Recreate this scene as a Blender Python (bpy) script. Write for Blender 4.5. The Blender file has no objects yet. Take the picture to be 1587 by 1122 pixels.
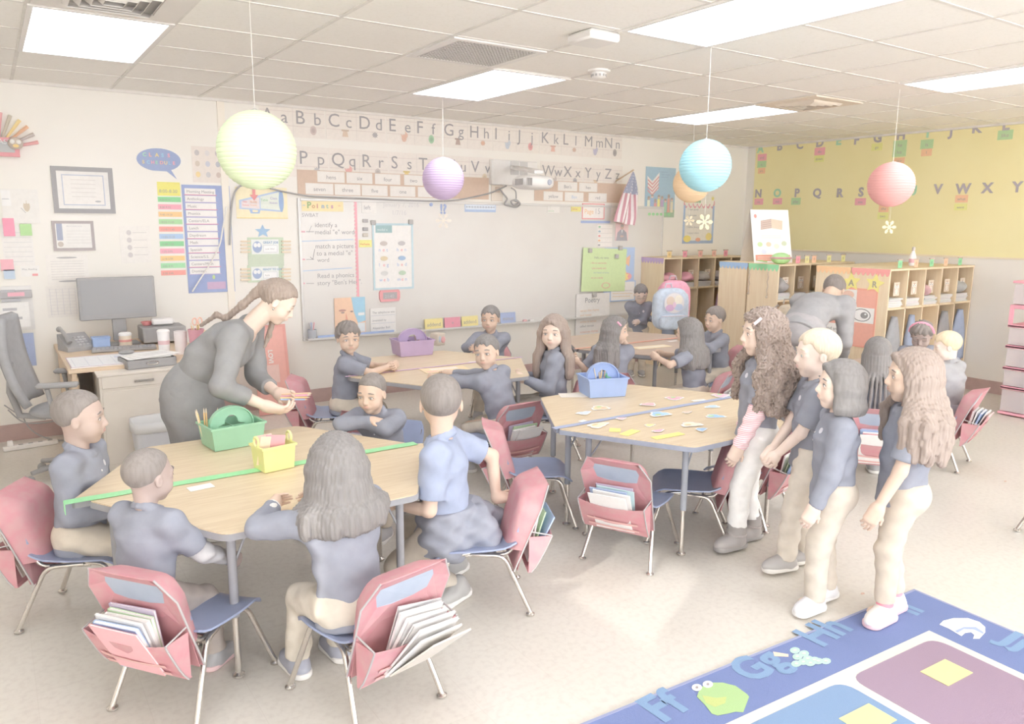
import bpy, math, random
import numpy as np
from mathutils import Vector, Matrix

# ---------------------------------------------------------------- camera, world, sun, exposure
scene = bpy.context.scene
col = scene.collection
FPX, YAW, PITCH, ROLL, CAM_Y, CAM_Z = 1193.07048, 0.59535, 0.17963, 0.00745, -7.07089, 1.72579
CAM = np.array([0.0, CAM_Y, CAM_Z])
_F = np.array([math.sin(YAW)*math.cos(PITCH), math.cos(YAW)*math.cos(PITCH), -math.sin(PITCH)])
_R = np.array([math.cos(YAW), -math.sin(YAW), 0.0]); _U = np.cross(_R, _F)
_R2 = _R*math.cos(ROLL)+_U*math.sin(ROLL); _U2 = -_R*math.sin(ROLL)+_U*math.cos(ROLL)
cd = bpy.data.cameras.new('camera'); cam = bpy.data.objects.new('camera', cd); col.objects.link(cam)
cd.sensor_width = 36.0; cd.sensor_fit = 'HORIZONTAL'; cd.lens = 36.0*FPX/1587.0; cd.clip_start = 0.05; cd.clip_end = 60
M3 = Matrix(((_R2[0], _U2[0], -_F[0]), (_R2[1], _U2[1], -_F[1]), (_R2[2], _U2[2], -_F[2])))
cam.matrix_world = Matrix.Translation(Vector(CAM)) @ M3.to_4x4()
scene.camera = cam
CH = 2.74          # ceiling height
XR = 8.59          # right wall
XL = -1.90         # left wall (outside the frame)
YB = -10.5          # back wall (behind the camera)
world = bpy.data.worlds.new('world'); scene.world = world; world.use_nodes = True
world.node_tree.nodes['Background'].inputs[0].default_value = (0.93, 0.96, 1.0, 1)
world.node_tree.nodes['Background'].inputs[1].default_value = 8.7
SUN_DIR = Vector((0.90, 0.44, -0.50)).normalized()
sd = bpy.data.lights.new('sun', 'SUN'); sd.energy = 1.7; sd.angle = math.radians(0.6); sd.color = (1.0, 0.97, 0.9)
sun = bpy.data.objects.new('sun', sd); col.objects.link(sun)
sun.rotation_euler = SUN_DIR.to_track_quat('-Z', 'Y').to_euler(); sun.location = (-4, -8, 5)
PANEL = 6.0        # radiance of the ceiling light panels
vs = scene.view_settings
vs.view_transform = 'Standard'; vs.look = 'None'; vs.gamma = 1.0; vs.use_curve_mapping = False
vs.exposure = 0.0
scene.cycles.use_denoising = True
scene.cycles.max_bounces = 8; scene.cycles.diffuse_bounces = 6; scene.cycles.glossy_bounces = 3
scene.cycles.transmission_bounces = 4; scene.cycles.transparent_max_bounces = 6
scene.cycles.caustics_reflective = False; scene.cycles.caustics_refractive = False
scene.cycles.sample_clamp_indirect = 6.0

def _ray(u, v): return _F+_R2*(u-793.5)/FPX-_U2*(v-561)/FPX
def at_z(u, v, z=0.0): d = _ray(u, v); return Vector(CAM+d*(z-CAM[2])/d[2])     # point of a horizontal plane
def at_y(u, v, y=0.0): d = _ray(u, v); return Vector(CAM+d*(y-CAM[1])/d[1])     # point of a plane parallel to the front wall
def at_x(u, v, x=XR): d = _ray(u, v); return Vector(CAM+d*(x-CAM[0])/d[0])      # point of a plane parallel to the right wall

# ---------------------------------------------------------------- materials
def lin(c):
    o = []
    for x in c[:3]:
        x = x/255.0; o.append(x/12.92 if x <= .04045 else ((x+.055)/1.055)**2.4)
    return tuple(o)+(1.0,)
_mats = {}
ROOM = ('painted_wall', 'light_diffuser', 'rug_blue', 'rug_purple', 'rug_sky', 'rug_green', 'rug_letter_blue', 'rug_binding', 'rug_cream', 'rug_frog_green', 'rug_frog_belly')
def mat(name, rgb, rough=0.6, metal=0.0, spec=0.3, kind=None, rgb2=None, scale=20.0, amt=1.0, coord='Object', stretch=(1, 1, 1), bump=0.0, alpha=1.0, emit=0.0):
    key = (name, tuple(rgb))
    if name not in ROOM:
        rgb = tuple(255-(255-c)*.86 for c in rgb); rgb2 = tuple(255-(255-c)*.86 for c in rgb2) if rgb2 else None  # washed-out veil put into the colours: lifted towards white
    if key in _mats: return _mats[key]
    m = bpy.data.materials.new(name); m.use_nodes = True; nt = m.node_tree; N = nt.nodes; L = nt.links
    b = N['Principled BSDF']; b.inputs['Roughness'].default_value = rough; b.inputs['Metallic'].default_value = metal
    b.inputs['Specular IOR Level'].default_value = spec
    c1 = lin(rgb); b.inputs['Base Color'].default_value = c1
    m.diffuse_color = c1
    if emit:
        b.inputs['Emission Color'].default_value = c1; b.inputs['Emission Strength'].default_value = emit
    if alpha < 1:
        b.inputs['Alpha'].default_value = alpha
    if kind:
        tc = N.new('ShaderNodeTexCoord'); mp = N.new('ShaderNodeMapping'); mp.inputs['Scale'].default_value = stretch
        L.new(tc.outputs[coord], mp.inputs['Vector'])
        c2 = lin(rgb2) if rgb2 else tuple(x*.92 for x in c1[:3])+(1,)
        ramp = N.new('ShaderNodeValToRGB'); ramp.color_ramp.elements[0].color = c2; ramp.color_ramp.elements[1].color = c1
        if kind == 'noise':
            t = N.new('ShaderNodeTexNoise'); t.inputs['Scale'].default_value = scale; t.inputs['Detail'].default_value = 4
            ramp.color_ramp.elements[0].position = .35; ramp.color_ramp.elements[1].position = .6
            fac = t.outputs['Fac']
        elif kind == 'speck':
            t = N.new('ShaderNodeTexNoise'); t.inputs['Scale'].default_value = scale; t.inputs['Detail'].default_value = 2
            ramp.color_ramp.elements[0].position = .30; ramp.color_ramp.elements[1].position = .42
            fac = t.outputs['Fac']
        elif kind == 'wood':
            t = N.new('ShaderNodeTexNoise'); t.inputs['Scale'].default_value = scale; t.inputs['Detail'].default_value = 6; t.inputs['Distortion'].default_value = .6
            ramp.color_ramp.elements[0].position = .38; ramp.color_ramp.elements[1].position = .62
            fac = t.outputs['Fac']
        elif kind == 'weave':
            t = N.new('ShaderNodeTexWave'); t.inputs['Scale'].default_value = scale; t.inputs['Distortion'].default_value = 2.0
            fac = t.outputs['Fac']
        elif kind == 'zig':
            t = N.new('ShaderNodeTexWave'); t.inputs['Scale'].default_value = scale; t.bands_direction = 'Z'; t.inputs['Distortion'].default_value = 0.6
            ramp.color_ramp.elements[0].position = .4; ramp.color_ramp.elements[1].position = .6
            fac = t.outputs['Fac']
        L.new(mp.outputs['Vector'], t.inputs['Vector']); L.new(fac, ramp.inputs['Fac'])
        L.new(ramp.outputs['Color'], b.inputs['Base Color'])
        if bump:
            bp = N.new('ShaderNodeBump'); bp.inputs['Strength'].default_value = bump; bp.inputs['Distance'].default_value = .004
            L.new(fac, bp.inputs['Height']); L.new(bp.outputs['Normal'], b.inputs['Normal'])
    _mats[key] = m
    return m
def paper(rgb): return mat('paper_%02x%02x%02x' % tuple(int(v) for v in rgb), rgb, .8, spec=.1, kind='noise', scale=30, rgb2=tuple(v*.985 for v in rgb))
def plastic(rgb): return mat('plastic_%02x%02x%02x' % tuple(int(v) for v in rgb), rgb, .4, spec=.4, kind='noise', scale=15, rgb2=tuple(v*.98 for v in rgb))
def cloth(rgb): return mat('cloth_%02x%02x%02x' % tuple(int(v) for v in rgb), rgb, .95, spec=.05, kind='noise', scale=22, rgb2=tuple(v*.965 for v in rgb), bump=.3)

# ---------------------------------------------------------------- mesh builder
class MB:
    def __init__(s): s.v = []; s.f = []; s.m = []; s.mats = []
    def mi(s, m):
        if m not in s.mats: s.mats.append(m)
        return s.mats.index(m)
    def add(s, vs, fs, m):
        o = len(s.v); i = s.mi(m); s.v.extend([tuple(p) for p in vs])
        for f in fs: s.f.append(tuple(k+o for k in f)); s.m.append(i)
        return s
    def box(s, c, d, m, R=None, ch=0.0):
        hx, hy, hz = d[0]/2, d[1]/2, d[2]/2; c = Vector(c)
        if ch <= 0:
            P = [Vector((x*hx, y*hy, z*hz)) for x in (-1, 1) for y in (-1, 1) for z in (-1, 1)]
            F = [(0, 1, 3, 2), (4, 6, 7, 5), (0, 4, 5, 1), (2, 3, 7, 6), (0, 2, 6, 4), (1, 5, 7, 3)]
        else:
            ch = min(ch, hx*.9, hy*.9, hz*.9); P = []; F = []; idx = {}
            for x in (-1, 1):
                for y in (-1, 1):
                    for z in (-1, 1):
                        for a in range(3):
                            q = [x*(hx-ch), y*(hy-ch), z*(hz-ch)]; q[a] = (x, y, z)[a]*(hx, hy, hz)[a]
                            idx[(x, y, z, a)] = len(P); P.append(Vector(q))
            for a in range(3):
                b_, c_ = [(1, 2), (2, 0), (0, 1)][a]
                for sg in (-1, 1):
                    def k(p, q):
                        t = [0, 0, 0]; t[a] = sg; t[b_] = p; t[c_] = q; return idx[(t[0], t[1], t[2], a)]
                    f = [k(-1, -1), k(1, -1), k(1, 1), k(-1, 1)]; F.append(tuple(f if sg > 0 else f[::-1]))
            for a in range(3):   # edges parallel to axis a
                b_, c_ = [(1, 2), (2, 0), (0, 1)][a]
                for p in (-1, 1):
                    for q in (-1, 1):
                        def k(e, ax):
                            t = [0, 0, 0]; t[a] = e; t[b_] = p; t[c_] = q; return idx[(t[0], t[1], t[2], ax)]
                        f = [k(-1, b_), k(1, b_), k(1, c_), k(-1, c_)]; F.append(tuple(f if p*q < 0 else f[::-1]))
            for x in (-1, 1):
                for y in (-1, 1):
                    for z in (-1, 1):
                        f = [idx[(x, y, z, a)] for a in range(3)]; F.append(tuple(f if x*y*z > 0 else f[::-1]))
        if R is not None: P = [R @ p for p in P]
        return s.add([p+c for p in P], F, m)
    def box2(s, a, b, m, ch=0.0):
        return s.box([(a[i]+b[i])/2 for i in range(3)], [abs(b[i]-a[i]) for i in range(3)], m, None, ch)
    def tube(s, pts, r, m, n=10, cap=True, closed=False):
        pts = [Vector(p) for p in pts]; rs = r if isinstance(r, (list, tuple)) else [r]*len(pts)
        V = []; F = []; up = None; K = len(pts)
        for i, p in enumerate(pts):
            if closed: t = (pts[(i+1) % K]-pts[i-1])
            else: t = (pts[min(i+1, K-1)]-pts[max(i-1, 0)])
            t = t.normalized() if t.length > 1e-9 else Vector((0, 0, 1))
            if up is None: up = t.orthogonal().normalized()
            else:
                up = up-t*up.dot(t); up = up.normalized() if up.length > 1e-6 else t.orthogonal().normalized()
            w = t.cross(up)
            for k in range(n):
                a = 2*math.pi*k/n; V.append(p+(up*math.cos(a)+w*math.sin(a))*rs[i])
        for i in range(K if closed else K-1):
            for k in range(n):
                k2 = (k+1) % n; j = (i+1) % K
                F.append((i*n+k, i*n+k2, j*n+k2, j*n+k))
        if cap and not closed: F.append(tuple(range(n))[::-1]); F.append(tuple((K-1)*n+k for k in range(n)))
        return s.add(V, F, m)
    def lathe(s, prof, m, c=(0, 0, 0), n=20, R=None):
        V = []; F = []; c = Vector(c)
        for (r, z) in prof:
            for k in range(n):
                a = 2*math.pi*k/n; q = Vector((r*math.cos(a), r*math.sin(a), z)); V.append((R @ q if R else q)+c)
        for i in range(len(prof)-1):
            for k in range(n):
                k2 = (k+1) % n; F.append((i*n+k, i*n+k2, (i+1)*n+k2, (i+1)*n+k))
        F.append(tuple(range(n))[::-1]); F.append(tuple((len(prof)-1)*n+k for k in range(n)))
        return s.add(V, F, m)
    def ball(s, c, r, m, n=14, h=9, R=None):
        rr = r if isinstance(r, (list, tuple)) else (r, r, r); V = [Vector((0, 0, -rr[2]))]; F = []
        for i in range(1, h):
            t = math.pi*i/h-math.pi/2
            for k in range(n):
                a = 2*math.pi*k/n; V.append(Vector((rr[0]*math.cos(t)*math.cos(a), rr[1]*math.cos(t)*math.sin(a), rr[2]*math.sin(t))))
        V.append(Vector((0, 0, rr[2])))
        for k in range(n): F.append((0, 1+(k+1) % n, 1+k))
        for i in range(h-2):
            for k in range(n): F.append((1+i*n+k, 1+i*n+(k+1) % n, 1+(i+1)*n+(k+1) % n, 1+(i+1)*n+k))
        o = 1+(h-2)*n
        for k in range(n): F.append((o+k, o+(k+1) % n, len(V)-1))
        if R: V = [R @ p for p in V]
        c = Vector(c)
        return s.add([p+c for p in V], F, m)
    def prism(s, poly, O, X, Y, N, t, m, msd=None):
        """polygon (2-D points) in the plane O,X,Y extruded by t along N"""
        O, X, Y, N = Vector(O), Vector(X), Vector(Y), Vector(N)
        A = [O+X*p[0]+Y*p[1] for p in poly]; n = len(A); B = [p+N*t for p in A]
        area = sum(poly[i][0]*poly[(i+1) % n][1]-poly[(i+1) % n][0]*poly[i][1] for i in range(n))
        ccw = (area > 0) == (X.cross(Y).dot(N)*t > 0)
        f1 = tuple(range(n)); f2 = tuple(range(n, 2*n))
        F = [f1[::-1] if ccw else f1, f2 if ccw else f2[::-1]]
        sd_ = [(i, (i+1) % n, n+(i+1) % n, n+i) for i in range(n)]
        if not ccw: sd_ = [f[::-1] for f in sd_]
        if msd is None: s.add(A+B, F+sd_, m)
        else: s.add(A+B, F, m); s.add(A+B, sd_, msd)
        return s
    def sheet(s, G, t, m, N=None):
        """grid of points -> closed shell of thickness t"""
        a, b = len(G), len(G[0]); V = []; top = []
        for i in range(a):
            for j in range(b):
                p = Vector(G[i][j]); V.append(p)
        def nrm(i, j):
            du = Vector(G[min(i+1, a-1)][j])-Vector(G[max(i-1, 0)][j]); dv = Vector(G[i][min(j+1, b-1)])-Vector(G[i][max(j-1, 0)])
            n = du.cross(dv); return n.normalized() if n.length > 1e-12 else Vector((0, 0, 1))
        for i in range(a):
            for j in range(b): V.append(Vector(G[i][j])-nrm(i, j)*t)
        o = a*b; F = []
        for i in range(a-1):
            for j in range(b-1):
                q = (i*b+j, (i+1)*b+j, (i+1)*b+j+1, i*b+j+1); F.append(q); F.append(tuple(k+o for k in q[::-1]))
        rim = [i*b for i in range(a)]+[(a-1)*b+j for j in range(1, b)]+[i*b+b-1 for i in range(a-2, -1, -1)]+[j for j in range(b-2, 0, -1)]
        for i in range(len(rim)):
            p, q = rim[i], rim[(i+1) % len(rim)]; F.append((q, p, p+o, q+o))
        return s.add(V, F, m)
    def mesh(s, name, smooth=None):
        me = bpy.data.meshes.new(name); me.from_pydata(s.v, [], s.f)
        for m in s.mats: me.materials.append(m)
        if s.m: me.polygons.foreach_set('material_index', s.m)
        me.update()
        if smooth:
            me.polygons.foreach_set('use_smooth', [True]*len(me.polygons))
            if smooth is not True and smooth < 3: me.set_sharp_from_angle(angle=smooth)
        return me
    def build(s, name, parent=None, smooth=0.7, loc=None, **tags):
        me = s.mesh(name, smooth); o = bpy.data.objects.new(name, me); col.objects.link(o)
        if parent: o.parent = parent
        if loc is not None: o.location = loc
        tag(o, **tags)
        return o
def tag(o, label=None, cat=None, group=None, kind=None):
    if label: o['label'] = label
    if cat: o['category'] = cat
    if group: o['group'] = group
    if kind: o['kind'] = kind
    return o
def thing(name, label, cat, loc=(0, 0, 0), rz=0.0, group=None, rot=None):
    o = bpy.data.objects.new(name, None); col.objects.link(o); o.location = loc
    o.rotation_euler = rot if rot else (0, 0, rz); o.empty_display_size = .05
    return tag(o, label, cat, group)
def inst(me, name, parent=None, loc=(0, 0, 0), rot=(0, 0, 0), **tags):
    o = bpy.data.objects.new(name, me); col.objects.link(o); o.parent = parent; o.location = loc; o.rotation_euler = rot
    return tag(o, **tags)
def rotz_dir(d): return math.atan2(d[1], d[0])-math.pi/2      # local +Y faces direction d

# ---------------------------------------------------------------- lettering
_gl = {}
CHARS = 'ABCDEFGHIJKLMNOPQRSTUVWXYZabcdefghijklmnopqrstuvwxyz0123456789.,:;!?"\'-/+=&()^'
def _glyphs():
    tmp = []
    def mk(s, off):
        c = bpy.data.curves.new('g', 'FONT'); c.body = s; c.size = 1.0; c.resolution_u = 3; c.offset = off
        o = bpy.data.objects.new('g', c); col.objects.link(o); tmp.append(o); return o
    L = [(ch, b, mk(ch, b)) for ch in CHARS for b in (0.0, 0.035)]
    W = [(ch, mk('H'+ch+'H', 0.0)) for ch in CHARS]; HH = mk('HH', 0.0)
    bpy.context.view_layer.update(); dg = bpy.context.evaluated_depsgraph_get()
    def ext(o):
        me = o.evaluated_get(dg).to_mesh(); xs = [v.co.x for v in me.vertices]; r = (min(xs), max(xs)); o.evaluated_get(dg).to_mesh_clear(); return r
    h0 = ext(HH); wd = {}
    for ch, o in W:
        e = ext(o); wd[ch] = (e[1]-e[0])-(h0[1]-h0[0])
    for ch, b, o in L:
        e = o.evaluated_get(dg); me = e.to_mesh()
        _gl[(ch, b > 0)] = ([(v.co.x, v.co.y) for v in me.vertices], [tuple(p.vertices) for p in me.polygons], wd[ch]); e.to_mesh_clear()
    for o in tmp:
        c = o.data; bpy.data.objects.remove(o); bpy.data.curves.remove(c)
_glyphs()
def text_w(s, h, bold=False):
    return sum((0.28 if ch == ' ' else _gl[(ch, bold)][2]) for ch in s)*h
class Plane:
    """a flat surface in the room: O origin, X and Y in-plane unit axes, N out of it"""
    def __init__(s, O, X, Y):
        s.O = Vector(O); s.X = Vector(X).normalized(); s.Y = Vector(Y).normalized(); s.N = s.X.cross(s.Y).normalized()
def put_text(mb, pl, s, x, y, h, m, off=.0015, align='l', bold=False, t=0.0006, wide=None, ang=0.0):
    w = text_w(s, h, bold); k = 1.0
    if wide: k = wide/max(w, 1e-6)
    cx = {'l': 0, 'c': -w*k/2, 'r': -w*k}[align]; ca, sa = math.cos(ang), math.sin(ang)
    for ch in s:
        if ch == ' ': cx += .28*h*k; continue
        V, F, wd = _gl[(ch, bold)]
        P = []
        for (a, b) in V:
            px, py = cx+a*h*k, b*h
            P.append(pl.O+pl.X*(x+px*ca-py*sa)+pl.Y*(y+px*sa+py*ca)+pl.N*off)
        if P and F:
            if (pl.X.cross(pl.Y)).dot(pl.N) > 0: mb.add(P, F, m)
        cx += wd*h*k
# ---------------------------------------------------------------- flat printed sheets
def star(cx, cy, r, n=5, k=.45, a0=math.pi/2):
    return [(cx+(r if i % 2 == 0 else r*k)*math.cos(a0+math.pi*i/n), cy+(r if i % 2 == 0 else r*k)*math.sin(a0+math.pi*i/n)) for i in range(2*n)]
def ell(cx, cy, rx, ry, n=20): return [(cx+rx*math.cos(2*math.pi*i/n), cy+ry*math.sin(2*math.pi*i/n)) for i in range(n)]
def scallop(x0, x1, y, h, n, down=True):
    """strip with a scalloped lower edge"""
    P = [(x0, y+h*.5), (x0, y)]
    w = (x1-x0)/n
    for i in range(n):
        for k in range(1, 6): P.append((x0+w*(i+k/5), y-math.sin(math.pi*k/5)*h*.5))
    P.append((x1, y+h*.5)); return P
def sheet_thing(name, label, cat, pl, x0, x1, y0, y1, rgb, items=(), t=.003, border=None, group=None, bt=None, off=.0006, shape=None, base_mat=None):
    """flat sheet lying on plane pl with printed items in 0..1 coordinates; y upward"""
    w, h = x1-x0, y1-y0; mb = MB(); O = pl.O+pl.N*off
    m = base_mat or paper(rgb)
    poly = [(x0, y0), (x1, y0), (x1, y1), (x0, y1)] if shape is None else [(x0+p[0]*w, y0+p[1]*h) for p in shape]
    mb.prism(poly, O, pl.X, pl.Y, pl.N, t, m)
    # own origin at the sheet's centre
    c = pl.O+pl.X*(x0+x1)/2+pl.Y*(y0+y1)/2
    def fin(b, nm, parent, **tg):
        b.v = [tuple(Vector(p)-c) for p in b.v]; o = b.build(nm, parent, smooth=False, **tg); return o
    root = fin(mb, name, None, label=label, cat=cat, group=group); root.location = c
    if border:
        bw = bt or .03*max(w, h); bm = MB()
        for a, b in (((x0, y0), (x1, y0+bw)), ((x0, y1-bw), (x1, y1)), ((x0, y0+bw), (x0+bw, y1-bw)), ((x1-bw, y0+bw), (x1, y1-bw))):
            bm.prism([(a[0], a[1]), (b[0], a[1]), (b[0], b[1]), (a[0], b[1])], O+pl.N*t, pl.X, pl.Y, pl.N, .002, paper(border))
        fin(bm, 'border', root)
    pic = MB(); let = MB(); z = off+t+.0004; O2 = pl.O
    for it in items:
        z += .00025
        k = it[0]
        if k == 't':
            _, s, rx, ry, hh, c_ = it[:6]; al = it[6] if len(it) > 6 else 'l'; bd = it[7] if len(it) > 7 else False; ang = it[8] if len(it) > 8 else 0
            put_text(let, pl, s, x0+rx*w, y0+ry*h, hh*h, paper(c_), off=z+.0008, align=al, bold=bd, ang=ang)
        else:
            if k == 'r': P = [(it[1], it[2]), (it[3], it[2]), (it[3], it[4]), (it[1], it[4])]; c_ = it[5]
            elif k == 'e': P = ell(it[1], it[2], it[3], it[4]); c_ = it[5]
            elif k == 'p': P = it[1]; c_ = it[2]
            elif k == 'l':   # line x0,y0,x1,y1,width
                dx, dy = (it[3]-it[1])*w, (it[4]-it[2])*h; q = math.hypot(dx, dy) or 1; nx, ny = -dy/q*it[5]/2/w*h, dx/q*it[5]/2
                P = [(it[1]-nx, it[2]-ny), (it[3]-nx, it[4]-ny), (it[3]+nx, it[4]+ny), (it[1]+nx, it[2]+ny)]; c_ = it[6]
            pic.prism([(x0+p[0]*w, y0+p[1]*h) for p in P], O2+pl.N*(z-.0002), pl.X, pl.Y, pl.N, .0002, paper(c_))
    if pic.f: fin(pic, 'printed_picture', root)
    if let.f: fin(let, 'lettering', root)
    return root
FW = Plane((0, 0, 0), (1, 0, 0), (0, 0, 1))          # front wall, N = -Y
RW = Plane((XR, 0, 0), (0, -1, 0), (0, 0, 1))        # right wall, N = -X
def fpx(u0, v0, u1, v1, y=0.0):                       # front-wall rectangle from its top-left and bottom-right
    a, b = at_y(u0, v0, y), at_y(u1, v1, y); return a.x, b.x, b.z, a.z
def rpx(u0, v0, u1, v1):
    a, b = at_x(u0, v0), at_x(u1, v1); return -a.y, -b.y, b.z, a.z
# ---------------------------------------------------------------- the room
WALL = mat('painted_wall', (245, 241, 235), .85, spec=.1, kind='noise', scale=1.2, rgb2=(243, 239, 232))
def floor_mat():
    m = bpy.data.materials.new('vinyl_tile'); m.use_nodes = True; nt = m.node_tree; N = nt.nodes; L = nt.links; b = N['Principled BSDF']
    b.inputs['Roughness'].default_value = .28; b.inputs['Specular IOR Level'].default_value = .35
    tc = N.new('ShaderNodeTexCoord')
    n1 = N.new('ShaderNodeTexNoise'); n1.inputs['Scale'].default_value = 38; n1.inputs['Detail'].default_value = 5
    L.new(tc.outputs['Object'], n1.inputs['Vector'])
    r = N.new('ShaderNodeValToRGB'); r.color_ramp.elements[0].position = .3; r.color_ramp.elements[1].position = .55
    r.color_ramp.elements[0].color = lin((214, 207, 198)); r.color_ramp.elements[1].color = lin((222, 216, 207))
    L.new(n1.outputs['Fac'], r.inputs['Fac'])
    br = N.new('ShaderNodeTexBrick'); br.offset = 0; br.squash = 1; br.inputs['Scale'].default_value = 1.0
    br.inputs['Brick Width'].default_value = .33; br.inputs['Row Height'].default_value = .33; br.inputs['Mortar Size'].default_value = .0012
    br.inputs['Color1'].default_value = (1, 1, 1, 1); br.inputs['Color2'].default_value = (.975, .975, .97, 1); br.inputs['Mortar'].default_value = (.93, .92, .91, 1)
    L.new(tc.outputs['Object'], br.inputs['Vector'])
    mx = N.new('ShaderNodeMix'); mx.data_type = 'RGBA'; mx.blend_type = 'MULTIPLY'; mx.inputs[0].default_value = 1
    L.new(r.outputs['Color'], mx.inputs[6]); L.new(br.outputs['Color'], mx.inputs[7]); L.new(mx.outputs[2], b.inputs['Base Color'])
    return m
b = MB(); b.box2((XL-.15, YB-.15, -.1), (XR+.15, .15, 0), floor_mat()); b.build('floor', kind='structure')
def ceil_mat():
    m = bpy.data.materials.new('ceiling_tile'); m.use_nodes = True; nt = m.node_tree; N = nt.nodes; L = nt.links; b = N['Principled BSDF']
    b.inputs['Roughness'].default_value = .9; b.inputs['Specular IOR Level'].default_value = .05
    tc = N.new('ShaderNodeTexCoord'); n1 = N.new('ShaderNodeTexNoise'); n1.inputs['Scale'].default_value = 60; n1.inputs['Detail'].default_value = 4
    L.new(tc.outputs['Object'], n1.inputs['Vector'])
    r = N.new('ShaderNodeValToRGB'); r.color_ramp.elements[0].position = .3; r.color_ramp.elements[1].position = .5
    r.color_ramp.elements[0].color = lin((246, 243, 237)); r.color_ramp.elements[1].color = lin((250, 247, 242))
    L.new(n1.outputs['Fac'], r.inputs['Fac']); L.new(r.outputs['Color'], b.inputs['Base Color']); return m
GX0, GDX, GY0, GDY = .27, .66, -1.27, .628
GXs = [GX0+GDX*i for i in range(-1, 13) if XL < GX0+GDX*i < XR]; GYs = [GY0+GDY*j for j in range(-11, 3) if YB < GY0+GDY*j < 0]
b = MB(); b.box2((XL-.15, YB-.15, CH), (XR+.15, .15, CH+.1), ceil_mat()); b.build('ceiling', kind='structure')
TB = mat('ceiling_grid_metal', (232, 227, 221), .6, kind='noise', scale=8)
b = MB()
for x in GXs: b.box2((x-.011, YB, CH-.004), (x+.011, 0, CH+.001), TB)
for y in GYs: b.box2((XL, y-.011, CH-.0035), (XR, y+.011, CH+.001), TB)
b.box2((XL, -.022, CH-.022), (XR, 0, CH), TB); b.box2((XR-.022, YB, CH-.022), (XR, 0, CH), TB)
b.build('trim_1', kind='structure')
b = MB(); b.box2((XL-.15, 0, 0), (XR+.15, .15, CH), WALL); b.build('wall_front', kind='structure')
b = MB(); b.box2((XR, YB, 0), (XR+.15, 0, CH), WALL); b.build('wall_right', kind='structure')
BX0, BX1, BZ0, BZ1 = -1.75, 8.3, .9, 2.45      # unseen window row behind the camera, added to brighten the walls
b = MB(); b.box2((XL-.15, YB-.15, 0), (BX0, YB, CH), WALL); b.box2((BX1, YB-.15, 0), (XR+.15, YB, CH), WALL); b.box2((BX0, YB-.15, 0), (BX1, YB, BZ0), WALL); b.box2((BX0, YB-.15, BZ1), (BX1, YB, CH), WALL)
b.build('wall_back', kind='structure')
WFR = mat('window_frame_paint', (222, 220, 215), .5); b = MB()
for i in range(8): xx = BX0+(BX1-BX0-.05)*i/7; b.box2((xx, YB-.10, BZ0), (xx+.05, YB-.04, BZ1), WFR)
for zz in (BZ0, BZ1-.04): b.box2((BX0, YB-.10, zz), (BX1, YB-.04, zz+.04), WFR)
b.build('added_window_row', kind='structure')
b = MB(); b.box2((BX0-.3, YB-1.45, 2.62), (BX1+.3, YB-.15, 2.70), WFR); b.build('added_sun_shade', kind='structure')      # unseen overhang added to block sun at the added windows
W0, W1, WZ0, WZ1 = -7.4, -5.6, 1.75, 2.70
b = MB(); LW0, LW1 = -10.3, -8.2  # unseen rear opening in the left wall, added to brighten the left floor
b.box2((XL-.15, YB, 0), (XL, LW0, CH), WALL); b.box2((XL-.15, LW1, 0), (XL, W0, CH), WALL); b.box2((XL-.15, LW0, 0), (XL, LW1, BZ0), WALL); b.box2((XL-.15, LW0, BZ1), (XL, LW1, CH), WALL); b.box2((XL-.15, W1, 0), (XL, 0, CH), WALL)
b.box2((XL-.15, W0, 0), (XL, W1, WZ0), WALL); b.box2((XL-.15, W0, WZ1), (XL, W1, CH), WALL); b.build('wall_left', kind='structure')
WF = mat('window_frame_paint', (222, 220, 215), .5)
b = MB()
for a, c in (((W0, WZ0), (W1, WZ0+.03)), ((W0, WZ1-.03), (W1, WZ1)), ((W0, WZ0), (W0+.03, WZ1)), ((W1-.03, WZ0), (W1, WZ1))):
    b.box2((XL-.10, a[0], a[1]), (XL-.04, c[0], c[1]), WF)
win = b.build('window_1', kind='structure')
b = MB()
for i in range(3): yy = LW0+(LW1-LW0-.05)*i/2; b.box2((XL-.10, yy, BZ0), (XL-.04, yy+.05, BZ1), WF)
for zz in (BZ0, BZ1-.04): b.box2((XL-.10, LW0, zz), (XL-.04, LW1, zz+.04), WF)
b.build('added_window_left', kind='structure')
# unseen, added blind with gaps cut to shape the sun patch
BL = mat('sun_mask_fabric', (214, 208, 198), .9)
b = MB(); gaps = [(-6.95, -6.25, 2.24, 2.64), (-6.02, -5.97, 1.9, 2.3)]
ys = sorted({W0, W1, *[g[0] for g in gaps], *[g[1] for g in gaps]}); zs = sorted({WZ0, WZ1, *[g[2] for g in gaps], *[g[3] for g in gaps]})
for i in range(len(ys)-1):
    for j in range(len(zs)-1):
        cy, cz = (ys[i]+ys[i+1])/2, (zs[j]+zs[j+1])/2
        if any(g[0] < cy < g[1] and g[2] < cz < g[3] for g in gaps): continue
        b.box2((XL-.03, ys[i], zs[j]), (XL-.025, ys[i+1], zs[j+1]), BL)
b.build('sun_mask', win)
BB = mat('baseboard_vinyl', (188, 158, 152), .5, kind='noise', scale=12)
b = MB(); b.box2((XL, -.012, 0), (XR, 0, .13), BB); b.build('baseboard_front', kind='structure')
b = MB(); b.box2((XR-.012, YB, 0), (XR, -.012, .13), BB); b.build('baseboard_right', kind='structure')
b = MB(); b.box2((2.005-.27, -.012, .13), (2.005-.21, 0, CH-.022), mat('wall_strip', (244, 236, 223), .7)); b.build('trim_2', kind='structure')

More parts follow.
